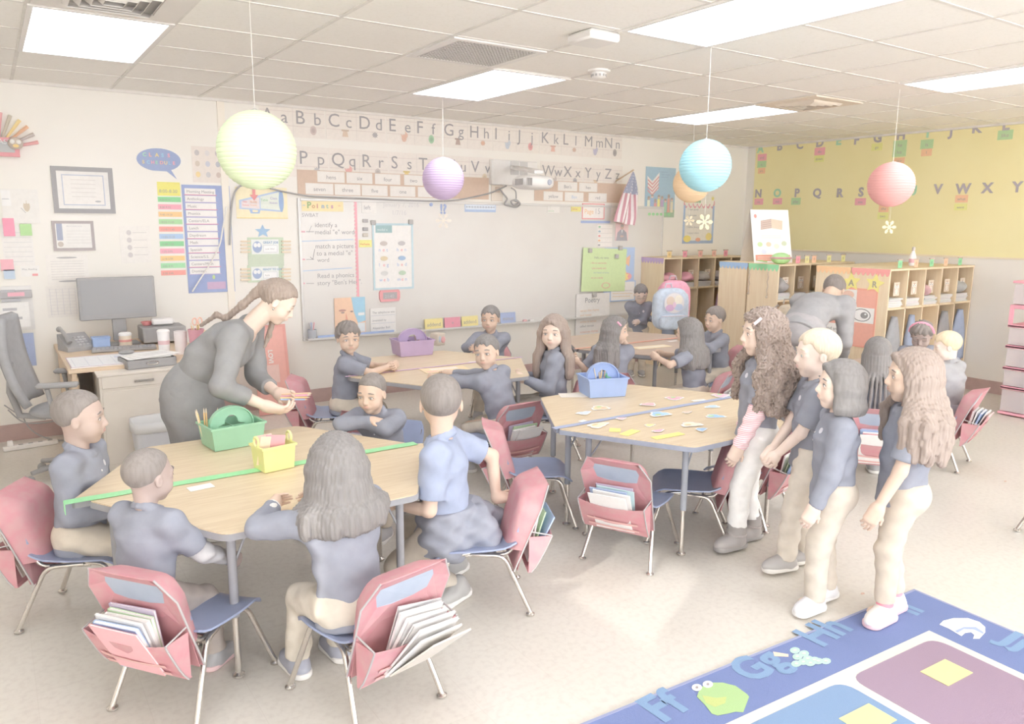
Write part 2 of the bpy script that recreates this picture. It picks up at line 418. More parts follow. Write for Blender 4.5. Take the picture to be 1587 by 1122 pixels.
# ---------------------------------------------------------------- ceiling fixtures
GLOW = mat('light_diffuser', (240, 246, 255), .5, emit=PANEL)
FRM = mat('fixture_frame', (238, 234, 230), .5)
LIGHTS = [(.27, -2.525, 'ceiling light panel nearest the top left corner of the room view'),
          (2.91, -2.525, 'ceiling light panel beside the square grille, near the letter strip'),
          (5.57, -2.525, 'small far ceiling light panel above the blue lantern'),
          (.27, -5.04, 'ceiling light panel above the near left table'), (2.91, -5.04, 'largest ceiling light panel, at the top edge of the view'),
          (5.60, -5.04, 'ceiling light panel at the right edge of the view'),
          (.27, -7.55, 'ceiling light panel at the back left'), (2.91, -7.55, 'ceiling light panel at the back middle'), (5.57, -7.55, 'ceiling light panel at the back right')]
for (x, y, lb) in LIGHTS:
    t = thing('ceiling_light', lb, 'ceiling light', (x+.33, y+.628, CH), group='ceiling light panels')
    fr = MB()
    for a, c in (((-.33, -.628), (.33, -.602)), ((-.33, .602), (.33, .628)), ((-.33, -.602), (-.304, .602)), ((.304, -.602), (.33, .602))):
        fr.box2((a[0], a[1], -.012), (c[0], c[1], 0), FRM)
    fr.build('frame', t)
    d = MB(); d.box2((-.304, -.602, -.007), (.304, .602, -.002), GLOW); d.build('diffuser', t)
GRY = mat('vent_dark', (176, 172, 170), .7)
# return air grille
t = thing('ceiling_vent', 'square grey egg-crate return grille set into the ceiling', 'vent', (2.58, -2.84, CH))
fr = MB()
for a, c in (((-.32, -.30), (.32, -.26)), ((-.32, .26), (.32, .30)), ((-.32, -.26), (-.27, .26)), ((.27, -.26), (.32, .26))): fr.box2((a[0], a[1], -.012), (c[0], c[1], 0), FRM)
fr.build('frame', t); b = MB(); b.box2((-.27, -.26, -.003), (.27, .26, -.001), GRY); b.build('backing', t)
b = MB()
for i in range(24): b.box2((-.27+i*.0225+.004, -.26, -.011), (-.27+i*.0225+.012, .26, -.003), mat('grille_metal', (205, 200, 196), .5))
for i in range(18): b.box2((-.27, -.26+i*.029, -.0105), (.27, -.26+i*.029+.005, -.003), mat('grille_metal', (205, 200, 196), .5))
b.build('grille', t)
def louvre(x, y, lb, frame_rgb):
    t = thing('ceiling_vent', lb, 'vent', (x, y, CH)); F_ = mat('vent_frame', frame_rgb, .6)
    b = MB()
    for a, c in (((-.32, -.30), (.32, -.2)), ((-.32, .2), (.32, .30)), ((-.32, -.2), (-.2, .2)), ((.2, -.2), (.32, .2))): b.box2((a[0], a[1], -.012), (c[0], c[1], 0), F_)
    b.build('frame', t); b = MB(); b.box2((-.2, -.2, -.003), (.2, .2, -.001), GRY); b.build('backing', t)
    b = MB()
    for k in range(4):
        r0, r1 = .2-.045*k, .2-.045*k-.022
        if r1 <= .02: break
        for q in range(4):
            R = Matrix.Rotation(q*math.pi/2, 3, 'Z')
            P = [R @ Vector(p) for p in ((-r0, -r0, -.004), (r0, -r0, -.004), (r1, -r1, -.03), (-r1, -r1, -.03))]
            b.add(P+[p+Vector((0, 0, .003)) for p in P], [(0, 1, 2, 3), (7, 6, 5, 4), (0, 4, 5, 1), (2, 6, 7, 3), (1, 5, 6, 2), (3, 7, 4, 0)], F_)
    b.build('louvre', t)
louvre(5.90, -2.82, 'square stepped air vent in the ceiling beyond the blue lantern', (233, 220, 203))
louvre(.60, -2.86, 'white slatted air vent cut off by the top edge, near the left light panel', (232, 226, 221))
p = at_z(920, 60, CH-.03)
t = thing('wireless_access_point', 'white square wireless box on the ceiling right of the grille', 'access point', (p.x, p.y, CH), rz=.0)
b = MB(); b.box((0, 0, -.03), (.21, .21, .05), FRM, ch=.012); b.build('housing', t); b = MB(); b.box((0, 0, -.003), (.17, .17, .006), GRY); b.build('bracket', t)
p = at_z(928, 116, CH-.03)
t = thing('smoke_detector', 'round white smoke detector on the ceiling', 'smoke detector', (p.x, p.y, CH))
b = MB(); b.lathe([(.075, 0), (.075, -.012), (.05, -.018), (.048, -.045), (.035, -.055), (.01, -.058)], FRM, n=24); b.build('housing', t, smooth=.6)
b = MB()
for k in range(12):
    a = k*math.pi/6; b.box((.05*math.cos(a), .05*math.sin(a), -.036), (.006, .012, .014), GRY, R=Matrix.Rotation(a, 3, 'Z'))
b.build('slot_ring', t)

# ---------------------------------------------------------------- paper lanterns
def lantern(u, v, y, r, rgb, lb, tail=None):
    c = at_y(u, v, y); t = thing('paper_lantern', lb, 'paper lantern', (c.x, c.y, c.z), group='paper lanterns hanging from the ceiling')
    m = mat('lantern_paper', rgb, .8, spec=.1); prof = []; n = 24
    for i in range(n*4+1):
        a = -math.pi/2*.93+math.pi*.93*i/(n*4); k = abs(math.sin(math.pi*i/4)); rr = r*(1-.022*(1-k) if i % 4 == 0 else 1.0-.006)
        prof.append((max(rr*math.cos(a), .02), rr*math.sin(a)))
    b = MB(); b.lathe(prof, m, n=40); b.build('paper_globe', t, smooth=.45)
    b = MB(); b.tube([(0, 0, r*.98), (0, 0, CH-c.z)], .0015, mat('white_string', (240, 236, 230), .8), n=6); b.build('string', t)
    b = MB(); b.tube([(r*.11*math.cos(a), r*.11*math.sin(a), r*.985) for a in [i*math.pi/8 for i in range(16)]], .003, mat('wire', (200, 196, 190), .4), n=6, closed=True)
    b.tube([(-r*.11, 0, r*.985), (0, 0, r*1.04), (r*.11, 0, r*.985)], .002, mat('wire', (200, 196, 190), .4), n=6); b.build('wire_ring', t)
    return c
LG = lantern(398, 233, -3.18, .188, (232, 248, 206), 'large light green paper lantern at the left')
LP = lantern(687, 277, -1.18, .178, (216, 192, 230), 'purple paper lantern in front of the whiteboard')
LO = lantern(1072, 285, -1.88, .175, (252, 220, 176), 'orange paper lantern half hidden by the blue one')
LB = lantern(1093, 257, -3.78, .155, (166, 222, 236), 'blue paper lantern near the middle right')
LR = lantern(1381, 286, -3.63, .172, (247, 178, 174), 'red paper lantern in front of the yellow board')
def snowflake(c, r, zl, rgb, lb):
    t = thing('paper_snowflake', lb, 'snowflake', (c[0], c[1], c[2]), group='snowflakes hanging under the lanterns'); m = mat('snowflake_foil', rgb, .5)
    b = MB(); A = YAW
    X = Vector((math.cos(A), -math.sin(A), 0)); Z = Vector((0, 0, 1)); N = X.cross(Z)
    for k in range(6):
        a = k*math.pi/3; d = X*math.cos(a)+Z*math.sin(a); e = -X*math.sin(a)+Z*math.cos(a)
        def bar(p, q, w):
            p, q = Vector(p), Vector(q); dd = (q-p).normalized(); ee = dd.cross(N).normalized()*w/2
            P = [p-ee, q-ee, q+ee, p+ee]; b.add([x-N*.0015 for x in P]+[x+N*.0015 for x in P], [(0, 1, 2, 3), (7, 6, 5, 4), (0, 4, 5, 1), (1, 5, 6, 2), (2, 6, 7, 3), (3, 7, 4, 0)], m)
        bar((0, 0, 0), d*r, .008)
        for f, l in ((.45, .35), (.7, .28)):
            for s in (-1, 1): bar(d*r*f, d*r*(f+l*.7)+e*s*r*l*.6, .007)
    b.build('flake', t); b = MB(); b.tube([(0, 0, r*.9), (0, 0, zl-c[2])], .001, mat('white_string', (240, 236, 230), .8), n=5); b.build('string', t)
p = at_y(1378, 352, -3.63); snowflake(p, .055, LR.z-.17, (243, 232, 196), 'small pale snowflake under the red lantern')
p = at_y(1092, 344, -3.78); snowflake(p, .05, LB.z-.153, (246, 226, 178), 'gold snowflake hanging under the blue lantern')
p = at_y(1068, 342, -1.88); snowflake(p, .05, LO.z-.17, (244, 230, 196), 'pale snowflake hanging under the orange lantern')
p = at_y(687, 342, -1.18); snowflake(p, .07, LP.z-.175, (238, 228, 214), 'faint snowflake under the purple lantern')
# ---------------------------------------------------------------- shared materials
CHROME = mat('chrome', (216, 210, 203), .22, metal=.85, spec=.5, kind='noise', scale=6, rgb2=(205, 198, 190))
BLACKP = mat('black_plastic', (158, 156, 156), .5, kind='noise', scale=20, rgb2=(153, 151, 151))
WOODT = mat('laminate_oak', (224, 202, 168), .35, spec=.35, kind='wood', scale=5, stretch=(1.2, 16, 16), rgb2=(213, 188, 152))
WOODT2 = mat('laminate_oak_shaded', (206, 182, 163), .4, spec=.35, kind='wood', scale=5, stretch=(1.2, 16, 16), rgb2=(196, 170, 150))  # darker copy of the oak top; shade at the back put into the colour
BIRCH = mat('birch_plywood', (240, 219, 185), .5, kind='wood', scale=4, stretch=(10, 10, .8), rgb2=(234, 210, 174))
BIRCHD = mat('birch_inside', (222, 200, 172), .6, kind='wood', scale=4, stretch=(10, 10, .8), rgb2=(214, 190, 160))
EDGE = mat('black_edge_band', (152, 151, 156), .5, kind='noise', scale=20, rgb2=(147, 146, 150))
SLEEVE = mat('leg_sleeve', (150, 154, 164), .45, kind='noise', scale=20, rgb2=(145, 149, 158))
SEATB = mat('blue_seat_plastic', (143, 155, 188), .35, spec=.4, kind='noise', scale=10, rgb2=(138, 149, 182))
RED = mat('red_chair_cloth', (202, 150, 153), .9, spec=.05, kind='noise', scale=18, rgb2=(204, 138, 145), bump=.25)
REDIN = mat('red_cloth_lining', (196, 138, 141), .9, spec=.05, kind='noise', scale=18, rgb2=(190, 132, 135))
MESHR = mat('pocket_label_mesh', (226, 176, 172), .8)
PIPE = mat('grey_piping', (176, 170, 170), .8)

# ---------------------------------------------------------------- classroom chairs
def _shell():
    G = []
    for i in range(13):
        t = i/12; row = []
        y = .20-.40*t; hw = .185+.02*math.sin(math.pi*min(1, t*1.1)); 
        for j in range(13):
            s = -1+2*j/12; z = .362-.012*math.cos(s*math.pi/2)*math.sin(math.pi*t)+.012*abs(s)**3
            if t < .2: z -= .05*(1-t/.2)**2
            if t > .8: z += .03*((t-.8)/.2)**2
            x = hw*s*(1-.10*(1-min(1, t/.15))**2) 
            row.append((x, y, z))
        G.append(row)
    b = MB(); b.sheet(G, -.009, SEATB); return b.mesh('seat', .9)
def _back():
    G = []
    for i in range(9):
        t = i/8; row = []
        for j in range(13):
            s = -1+2*j/12; z = .46+.20*t; hw = .165-.03*max(0, (t-.6)/.4)**2
            y = -.212-.072*t+.012*s*s
            row.append((hw*s, y, z))
        G.append(row)
    b = MB(); b.sheet(G, .009, SEATB); return b.mesh('backrest', .9)
def _tube(pts, r, m, smooth=.7, name='leg', n=10):
    # round off corners
    P = [Vector(p) for p in pts]; Q = [P[0]]
    for i in range(1, len(P)-1):
        a, c = (P[i-1]-P[i]), (P[i+1]-P[i]); d = min(.045, a.length*.45, c.length*.45); a.normalize(); c.normalize()
        p0, p2 = P[i]+a*d, P[i]+c*d
        for k in range(5):
            t = k/4; Q.append(p0*(1-t)**2+P[i]*2*t*(1-t)+p2*t*t)
    Q.append(P[-1]); b = MB(); b.tube(Q, r, m, n=n); return b.mesh(name, 1.2)
CM = dict(seat=_shell(), back=_back())
for s in (-1, 1):
    CM['front_leg', s] = _tube([(s*.11, -.02, .335), (s*.145, .13, .335), (s*.205, .225, .016)], .0115, CHROME)
    CM['rear_leg', s] = _tube([(s*.13, .02, .330), (s*.165, -.135, .330), (s*.205, -.265, .016)], .0115, CHROME)
    CM['post', s] = _tube([(s*.12, .05, .322), (s*.15, -.17, .33), (s*.150, -.262, .60)], .010, CHROME, name='back_post')
g = MB(); g.lathe([(.008, .022), (.014, .016), (.0215, .011), (.0215, .004), (.012, 0)], CHROME, n=14); CM['glide'] = g.mesh('glide', .6)
b = MB(); b.tube([(-.12, .0, .322), (.12, .0, .322)], .008, CHROME, n=8); b.tube([(-.14, -.1, .322), (.14, -.1, .322)], .008, CHROME, n=8); CM['brace'] = b.mesh('seat_brace', 1.0)
CS = .90; CZ = .83; CMX = Matrix.Diagonal((CS, CS, CZ, 1))
for me in set(CM.values()): me.transform(CMX)
def chair(x, y, rz, label, seatmat=None):
    t = thing('school_chair', label, 'chair', (x, y, 0), rz, group='blue school chairs')
    inst(CM['seat'], 'seat', t); inst(CM['back'], 'backrest', t); inst(CM['brace'], 'seat_brace', t)
    for s in (-1, 1):
        for k, e in (('front_leg', (.205, .225)), ('rear_leg', (.205, -.265))):
            l = inst(CM[k, s], 'leg', t); inst(CM['glide'], 'glide', l, (s*e[0]*CS, e[1]*CS, 0))
        inst(CM['post', s], 'back_post', t)
    return t
# red storage pocket pulled over a chair back
def _pocket():
    out = {}
    # sleeve: rear panel with a window, front panel, closed top, flared shoulders
    def rear(x, z): return (x, -.262-.075*(z-.46)/.2-.010*(1-(x/.2)**2), z)
    b = MB()
    outer = [(-.150, .705), (.150, .705), (.205, .600), (.197, .44), (.190, .25), (-.190, .25), (-.197, .44), (-.205, .600)]
    inner = [(-.122, .655), (.122, .655), (.135, .625), (.118, .565), (.05, .555), (-.05, .555), (-.118, .565), (-.135, .625)]
    oi = [0, 1, 2, 3, 4, 5, 6, 7]
    V = [rear(*p) for p in outer]+[(p[0], rear(*p)[1]+.028, p[1]) for p in inner]
    F = [(i, (i+1) % 8, 8+(i+1) % 8, 8+i) for i in range(8)]
    V2 = [(v[0], v[1]-.004, v[2]) for v in V]
    b.add(V+V2, F+[tuple(k+16 for k in f[::-1]) for f in F]+[((i+1) % 8, i, i+16, (i+1) % 8+16) for i in range(8)]+[(8+i, 8+(i+1) % 8, 24+(i+1) % 8, 24+i) for i in range(8)], RED)
    # front panel (between the sitter and the backrest), wrapping round the sides
    def wz(z): return float(np.interp(z, [.25, .40, .46, .600, .705], [.186, .186, .192, .204, .149]))
    fb = MB(); G = []; N_ = 12
    for i in range(N_+1):
        z = .706-(.706-.36)*i/N_; w = wz(z); yc = -.160-.078*(z-.40)/.30; row = []
        for k in range(13):
            s_ = -1+2*k/12; yr = rear(w*s_, z)[1]; e = abs(s_)**8; tt = max(0, (z-.66)/.046)**2; y = yc+(yr-yc)*min(1, e+tt); row.append((w*s_, y, z-.006*(1-s_*s_)*(i == 0)*0))
        G.append(row)
    fb.sheet([r[::-1] for r in G], .003, RED); out['sleeve_front'] = fb.mesh('sleeve_front', .9)
    out['sleeve'] = b.mesh('sleeve', False)
    b = MB(); P = [(p[0], rear(*p)[1]+.024, p[1]) for p in inner]
    b.add(P+[(p[0], p[1]+.003, p[2]) for p in P], [tuple(range(8))[::-1], tuple(range(8, 16))]+[(i, (i+1) % 8, 8+(i+1) % 8, 8+i) for i in range(8)], mat('slate_window', (170, 182, 200), .45, kind='noise', scale=12, rgb2=(163, 176, 195)))
    out['window'] = b.mesh('window', False)
    # lining behind the window
    b = MB(); G = []
    for i in range(4):
        z = .55-.30*i/3; G.append([(x, rear(x, z)[1]+.0 if False else -.255-.05*(z-.46)/.2, z) for x in (-.185, -.09, 0, .09, .185)])
    b.sheet(G, .003, REDIN); out['lining'] = b.mesh('lining', False)
    # pouch: sags outwards, open at the top
    b = MB(); G = []
    for i in range(7):
        t = i/6; z = .440-.20*t; row = []
        for j in range(9):
            s = -1+2*j/8; dep = (.115*(1-t)**.8+.010)*(1-.12*s*s)
            row.append((s*.192, -.262-dep, z-.018*(1-s*s)*(1-t)))
        G.append(row)
    b.sheet(G, .003, RED)
    for s in (-1, 1):
        P = []
        for i in range(7):
            t = i/6; z = .440-.20*t; dep = (.115*(1-t)**.8+.010)*.88; P.append(((s*.192, -.262-dep, z), (s*.192, -.256, z)))
        b.sheet([list(p) for p in P], .003, RED)
    # bottom
    b.box((0, -.262, .240), (.384, .02, .004), RED)
    out['pouch'] = b.mesh('pouch', .8)
    b = MB()
    for z0 in (.335, .285):
        t = (.440-z0)/.20; G = []
        for i in range(2):
            z = z0-.016*i; tt = (.440-z)/.20; G.append([(s*.15, -.2715-(.115*(1-tt)**.8+.010)*(1-.12*(s*.78)**2), z-.018*(1-(s*.78)**2)*(1-tt)) for s in [-1+2*j/6 for j in range(7)]])
        b.sheet(G, .001, MESHR)
    out['label_strip'] = b.mesh('reflective_strip', .8)
    for s in (-1, 1):
        b = MB()
        b.tube([rear(s*.150, .705), rear(s*.207, .60), rear(s*.199, .44), rear(s*.192, .25)], .0045, PIPE, n=6)
        b.tube([(s*.194, -.262-(.115*(1-i/6)**.8+.010)*.88, .440-.20*i/6) for i in range(7)], .004, PIPE, n=6)
        b.tube([(s*.194, -.262-.11, .442), rear(s*.197, .47)], .004, PIPE, n=6)
        out['piping', s] = b.mesh('piping', 1.2)
    return out
PM = _pocket()
for me in PM.values(): me.transform(CMX)
def _book(w, h, t, cover, bound):
    b = MB()
    b.box((0, 0, 0), (w-.004, t*.8, h-.006), paper((238, 234, 230)))
    b.box((0, t*.44, 0), (w, t*.12, h), cover); b.box((0, -t*.44, 0), (w, t*.12, h), cover)
    b.box((-w/2+.002, 0, 0), (.004, t, h), cover)
    me = b.mesh('book', False); return me
_books = {}
BC = [((238, 236, 234), 'white'), ((206, 190, 214), 'lilac'), ((200, 226, 186), 'green'), ((172, 196, 232), 'blue'), ((236, 178, 184), 'red'), ((228, 220, 208), 'cream'), ((214, 214, 214), 'grey'), ((196, 222, 224), 'teal')]
def book_mesh(ci, k):
    key = (ci, k)
    if key not in _books:
        w, h, t = [(.215, .28, .010), (.205, .27, .016), (.22, .275, .007), (.19, .25, .012)][k]; _books[key] = _book(w, h, t, paper(BC[ci][0]), True)
    return _books[key], [(.215, .28, .010), (.205, .27, .016), (.22, .275, .007), (.19, .25, .012)][k]
ORD = ['innermost', 'second', 'third', 'fourth', 'fifth', 'sixth', 'seventh', 'eighth']
def pocket(x, y, rz, where, books=(), spread=.35, tilt=0.0):
    t = thing('chair_pocket', 'red storage pocket, '+where, 'chair pocket', (x, y, 0), rz, group='red chair pockets')
    for k, n in (('sleeve', 'sleeve'), ('sleeve_front', 'sleeve_front'), ('window', 'window_patch'), ('lining', 'lining'), ('pouch', 'pouch'), ('label_strip', 'reflective_strip'), (('piping', -1), 'piping'), (('piping', 1), 'piping')): inst(PM[k], n, t)
    M = Matrix.Translation((x, y, 0)) @ Matrix.Rotation(rz, 4, 'Z') @ CMX; n = len(books); yy = -.285
    for i, (ci, k) in enumerate(books):
        me, (w, h, th) = book_mesh(ci, k); a = .12+spread*(i+.5)/max(n, 1)
        # leaning outwards about its lower edge
        lo = Vector((.012*math.sin(i*2.3+x*7), -.268-.006*i, .262)); R = Matrix.Rotation(a, 3, 'X') @ Matrix.Rotation(tilt+.03*math.sin(i*3.1+y*5), 3, 'Y')
        c = lo+R @ Vector((0, 0, h/2)); ob = inst(me, 'book', None, group='books in pocket, '+where,
            label='%s book, %s in pocket, %s' % (BC[ci][1], ORD[i], where), cat='book')
        ob.matrix_world = M @ Matrix.Translation(c) @ R.to_4x4()
    return t
def seatset(x, y, face, where, books=(), pk=True, **kw):
    """a chair with its pocket and books; face = direction the sitter looks"""
    rz = rotz_dir(face); c = chair(x, y, rz, 'blue school chair with chrome legs, '+where)
    if pk: pocket(x, y, rz, 'chair '+where, books, **kw)
    return c
S3 = math.sqrt(3)/2
CH_LIST = [
 # name, x, y, facing, where, books
 ('A', .26, -3.38, (.87, -.5), 'at left end of near left table', [(5, 2)]),
 ('B', .52, -4.22, (.80, .60), 'nearest the lower left corner', [(1, 0), (2, 1), (0, 1), (0, 0), (3, 1), (4, 2)]),
 ('C', 1.01, -4.60, (-.2, .98), 'at the bottom with a fan of papers', [(6, 2), (0, 0), (0, 1), (0, 2), (0, 0), (0, 2), (5, 2)]),
 ('E', 1.72, -4.22, (-.91, .42), 'under the boy seen from behind', [(0, 0), (2, 2), (3, 2)]),
 ('D', 1.80, -3.12, (-.75, -.66), 'across the near left table', []),
 ('X', 2.05, -2.62, (.80, .55), 'between the two left tables', [(1, 2), (0, 0), (4, 2), (0, 2)]),
 ('F', 2.05, -1.66, (.87, -.45), 'left end of middle table', []),
 ('H', 2.75, -2.82, (-.06, 1.0), 'in middle, back to the view', [(1, 2), (2, 2), (0, 1), (0, 0)]),
 ('I', 3.40, -2.55, (-.80, .60), 'right of the middle table', []),
 ('G', 3.72, -1.24, (-.55, -.84), 'beyond the middle table', []),
 ('T1', 2.72, -4.22, (.90, .44), 'centre front at blue taped table', [(1, 2), (7, 2), (3, 2), (0, 0), (0, 2)]),
 ('T2', 2.56, -3.57, (.87, -.5), 'left tip of blue taped table', []),
 ('T3', 3.12, -4.21, (-.70, .71), 'beside the curly haired girl', [(4, 2)]),
 ('T4', 3.63, -4.19, (-.25, .97), 'under right corner of blue taped table', [(0, 0), (2, 2), (3, 2), (0, 1)]),
 ('J', 4.15, -2.42, (.70, .71), 'left of the back brown table', []),
 ('L', 4.62, -2.86, (-.40, .92), 'in front of the back brown table', [(0, 1), (0, 0), (0, 1)]),
 ('M', 5.55, -2.32, (-1.0, .15), 'right end of back brown table', []),
 ('N', 4.82, -4.28, (.80, .60), 'behind the standing boys', [(1, 2), (3, 2), (0, 1), (4, 2), (0, 0)]),
 ('P', 5.66, -4.24, (-.25, .97), 'at the right with tilted books', [(0, 1), (0, 0), (3, 1), (0, 0), (4, 2)]),
]
CHP = {}
for n, x, y, f, w, bk in CH_LIST:
    CHP[n] = (x, y, f); seatset(x, y, f, w, bk, pk=(n != 'D'), spread=(.75 if n == 'C' else .40), tilt=(.18 if n == 'C' else 0))
e = at_z(1576, 823, 0); rz = rotz_dir((.83, -.56)); v = Vector((-.205*CS, -.265*CS, 0)); v.rotate(Matrix.Rotation(rz, 3, 'Z'))
chair(e.x-v.x, e.y-v.y, rz, 'school chair almost wholly beyond the right edge of the view')

# ---------------------------------------------------------------- trapezoid tables
TZ = .62
def round_poly(P, r, n=5):
    out = []; K = len(P)
    for i in range(K):
        p = Vector(P[i]); a = (Vector(P[i-1])-p).normalized(); c = (Vector(P[(i+1) % K])-p).normalized(); p0, p2 = p+a*r, p+c*r
        for k in range(n):
            t = k/(n-1); q = p0*(1-t)**2+p*2*t*(1-t)+p2*t*t; out.append((q.x, q.y))
    return out
def trapezoid(x, y, side, label, top, edge, sleeve, wood='oak'):
    """long edge on the line y, short edge towards side (-1 near, +1 far)"""
    t = thing('trapezoid_table', label, 'table', (x, y, 0), 0 if side > 0 else math.pi, group='trapezoid school tables')
    P = round_poly([(-.76, .004), (.76, .004), (.385, .66), (-.385, .66)], .035)
    b = MB(); b.prism([(p[0]*.995, .33+(p[1]-.33)*.995) for p in P], (0, 0, TZ-.005), (1, 0, 0), (0, 1, 0), (0, 0, 1), .0055, top); b.build('tabletop', t, smooth=False)
    b = MB(); b.prism(P, (0, 0, TZ-.030), (1, 0, 0), (0, 1, 0), (0, 0, 1), .0252, edge); b.build('edge_band', t, smooth=.5)
    b = MB()
    for p, q in (((-.58, .10), (.58, .10)), ((-.34, .56), (.34, .56)), ((-.58, .1), (-.34, .56)), ((.58, .1), (.34, .56))): 
        b.tube([(p[0], p[1], TZ-.045), (q[0], q[1], TZ-.045)], .013, sleeve, n=8)
    b.build('apron_frame', t)
    for lx, ly in ((-.60, .09), (.60, .09), (-.345, .565), (.345, .565)):
        l = MB(); l.tube([(lx, ly, TZ-.03), (lx, ly, .25)], .017, sleeve, n=14); l.tube([(lx*.97, ly-.01, TZ-.04), (lx, ly, .40)], .004, sleeve, n=6)
        l.tube([(lx*.82, ly*.95+.02, TZ-.045), (lx, ly, .44)], .005, sleeve, n=6)
        lo = l.build('leg', t)
        l2 = MB(); l2.tube([(lx, ly, .26), (lx, ly, .02)], .0125, CHROME, n=12); l2.build('chrome_tube', lo)
        l3 = MB(); l3.lathe([(.009, .024), (.015, .018), (.024, .012), (.024, .004), (.013, 0)], CHROME, c=(lx, ly, 0), n=14); l3.build('glide', lo)
    return t
T1 = (.935, -3.69); T2 = (3.24, -3.84); T3 = (2.83, -1.90); T4 = (5.02, -1.80); T5 = (5.45, -3.42)
trapezoid(T1[0]+.06, T1[1], -1, 'oak school table nearest the camera, front half of the green taped pair', WOODT, EDGE, EDGE)
trapezoid(*T1, 1, 'oak school table with the green caddy, back half of the green taped pair', WOODT, EDGE, EDGE)
NAVYE = mat('navy_edge_band', (147, 154, 172), .5, kind='noise', scale=20, rgb2=(141, 148, 166))
trapezoid(*T2, -1, 'oak school table with yellow paper strips, front half of the blue taped pair', WOODT, NAVYE, SLEEVE)
trapezoid(*T2, 1, 'oak school table with the blue caddy, back half of the blue taped pair', WOODT, NAVYE, SLEEVE)
trapezoid(*T3, -1, 'oak school table in the middle, front half of the pink taped pair', WOODT, EDGE, EDGE)
trapezoid(*T3, 1, 'oak school table with the purple caddy below the whiteboard', WOODT, EDGE, EDGE)
trapezoid(*T4, -1, 'brown school table at the back, front half of the orange taped pair', WOODT2, EDGE, EDGE)
trapezoid(*T4, 1, 'brown school table at the back, far half beside the backpack', WOODT2, EDGE, EDGE)
trapezoid(*T5, -1, 'brown school table hidden behind the standing children', WOODT2, EDGE, EDGE)
def tape(T, rgb, label, x0=-.775, x1=.77, flap=True, w=.055, sl=0.0):
    m = mat('tape_%d' % rgb[0], rgb, .4, kind='noise', scale=40, rgb2=tuple(v*.975 for v in rgb)); b = MB(); n = 24
    G = [[(T[0]+x0+(x1-x0)*i/n, T[1]-w/2+sl*(2*i/n-1)+.002*math.sin(i*2.1), TZ+.0030), (T[0]+x0+(x1-x0)*i/n, T[1]+w/2+sl*(2*i/n-1)+.002*math.sin(i*1.7), TZ+.0030)] for i in range(n+1)]
    b.sheet(G, -.0015, m)
    if flap: b.box((T[0]+x0-.001, T[1], TZ-.018), (.003, w, .042), m)
    o = b.build('tape', smooth=False); tag(o, label, 'tape', 'tape along the table seams')
tape(T1, (150, 226, 160), 'bright green tape along the seam of the near left table')
tape(T2, (158, 170, 204), 'blue tape along the seam of the table with paper cut-outs', w=.04, flap=False)
tape(T3, (216, 176, 214), 'pink and purple tape along the seam of the middle table', w=.022, flap=False)
tape(T4, (250, 176, 150), 'orange tape along the seam of the back brown table', w=.035, flap=False)

# ---------------------------------------------------------------- table caddies and small things
def caddy(x, y, z, rz, L, W, H, rgb, label, group='plastic table caddies', name='caddy', dividers=True, arch=True):
    t = thing(name, label, 'caddy', (x, y, z), rz, group=group); m = plastic(rgb); b = MB(); k = .90; th = .004
    def ring(s, zz): return [(-L/2*s, -W/2*s, zz), (L/2*s, -W/2*s, zz), (L/2*s, W/2*s, zz), (-L/2*s, W/2*s, zz)]
    lo, hi = ring(k, .002), ring(1.0, H); lo2, hi2 = ring(k-.03, .006), ring(1-.05, H)
    V = lo+hi+hi2+lo2; F = [(3, 2, 1, 0), (12, 13, 14, 15)]
    for i in range(4):
        j = (i+1) % 4; F += [(i, j, 4+j, 4+i), (4+i, 4+j, 8+j, 8+i), (8+i, 8+j, 12+j, 12+i)]
    b.add(V, F, m)
    for a, c in (((-L/2-.006, -W/2-.006), (L/2+.006, -W/2)), ((-L/2-.006, W/2), (L/2+.006, W/2+.006)), ((-L/2-.006, -W/2), (-L/2, W/2)), ((L/2, -W/2), (L/2+.006, W/2))):
        b.box2((a[0], a[1], H-.008), (c[0], c[1], H+.002), m)
    b.build('tub', t, smooth=False)
    if dividers:
        b = MB(); b.box((0, 0, H*.45), (.005, W*.9, H*.8), m); b.box((-L*.22, 0, H*.45), (L*.42, .005, H*.8), m); b.box((L*.22, 0, H*.45), (L*.42, .005, H*.8), m); b.build('divider', t)
    if arch:
        b = MB(); N_ = 14; V = []
        for i in range(N_+1):
            a = math.pi*i/N_; cx = -L*.42*math.cos(a); zz = H*.75+H*.95*math.sin(a)**.8; V.append([(cx, -.016, zz), (cx, .016, zz)])
        b.sheet(V, .006, m)
        N2 = [( -L*.42*math.cos(math.pi*i/N_), H*.75+H*.95*math.sin(math.pi*i/N_)**.8-.004) for i in range(N_+1)]
        hole = [(p[0]*.30, H*1.05+(p[1]-H*.95)*.35) for p in N2]
        b.add([(p[0], 0.003, p[1]) for p in N2]+[(p[0], .003, max(p[1], H*.8)) for p in hole]+[(p[0], -.003, p[1]) for p in N2]+[(p[0], -.003, max(p[1], H*.8)) for p in hole],
              [(i, i+1, N_+2+i, N_+1+i) for i in range(N_)]+[(2*N_+2+i+1, 2*N_+2+i, 3*N_+3+i, 3*N_+4+i) for i in range(N_)], m)
        b.build('handle', t, smooth=.6)
    return t
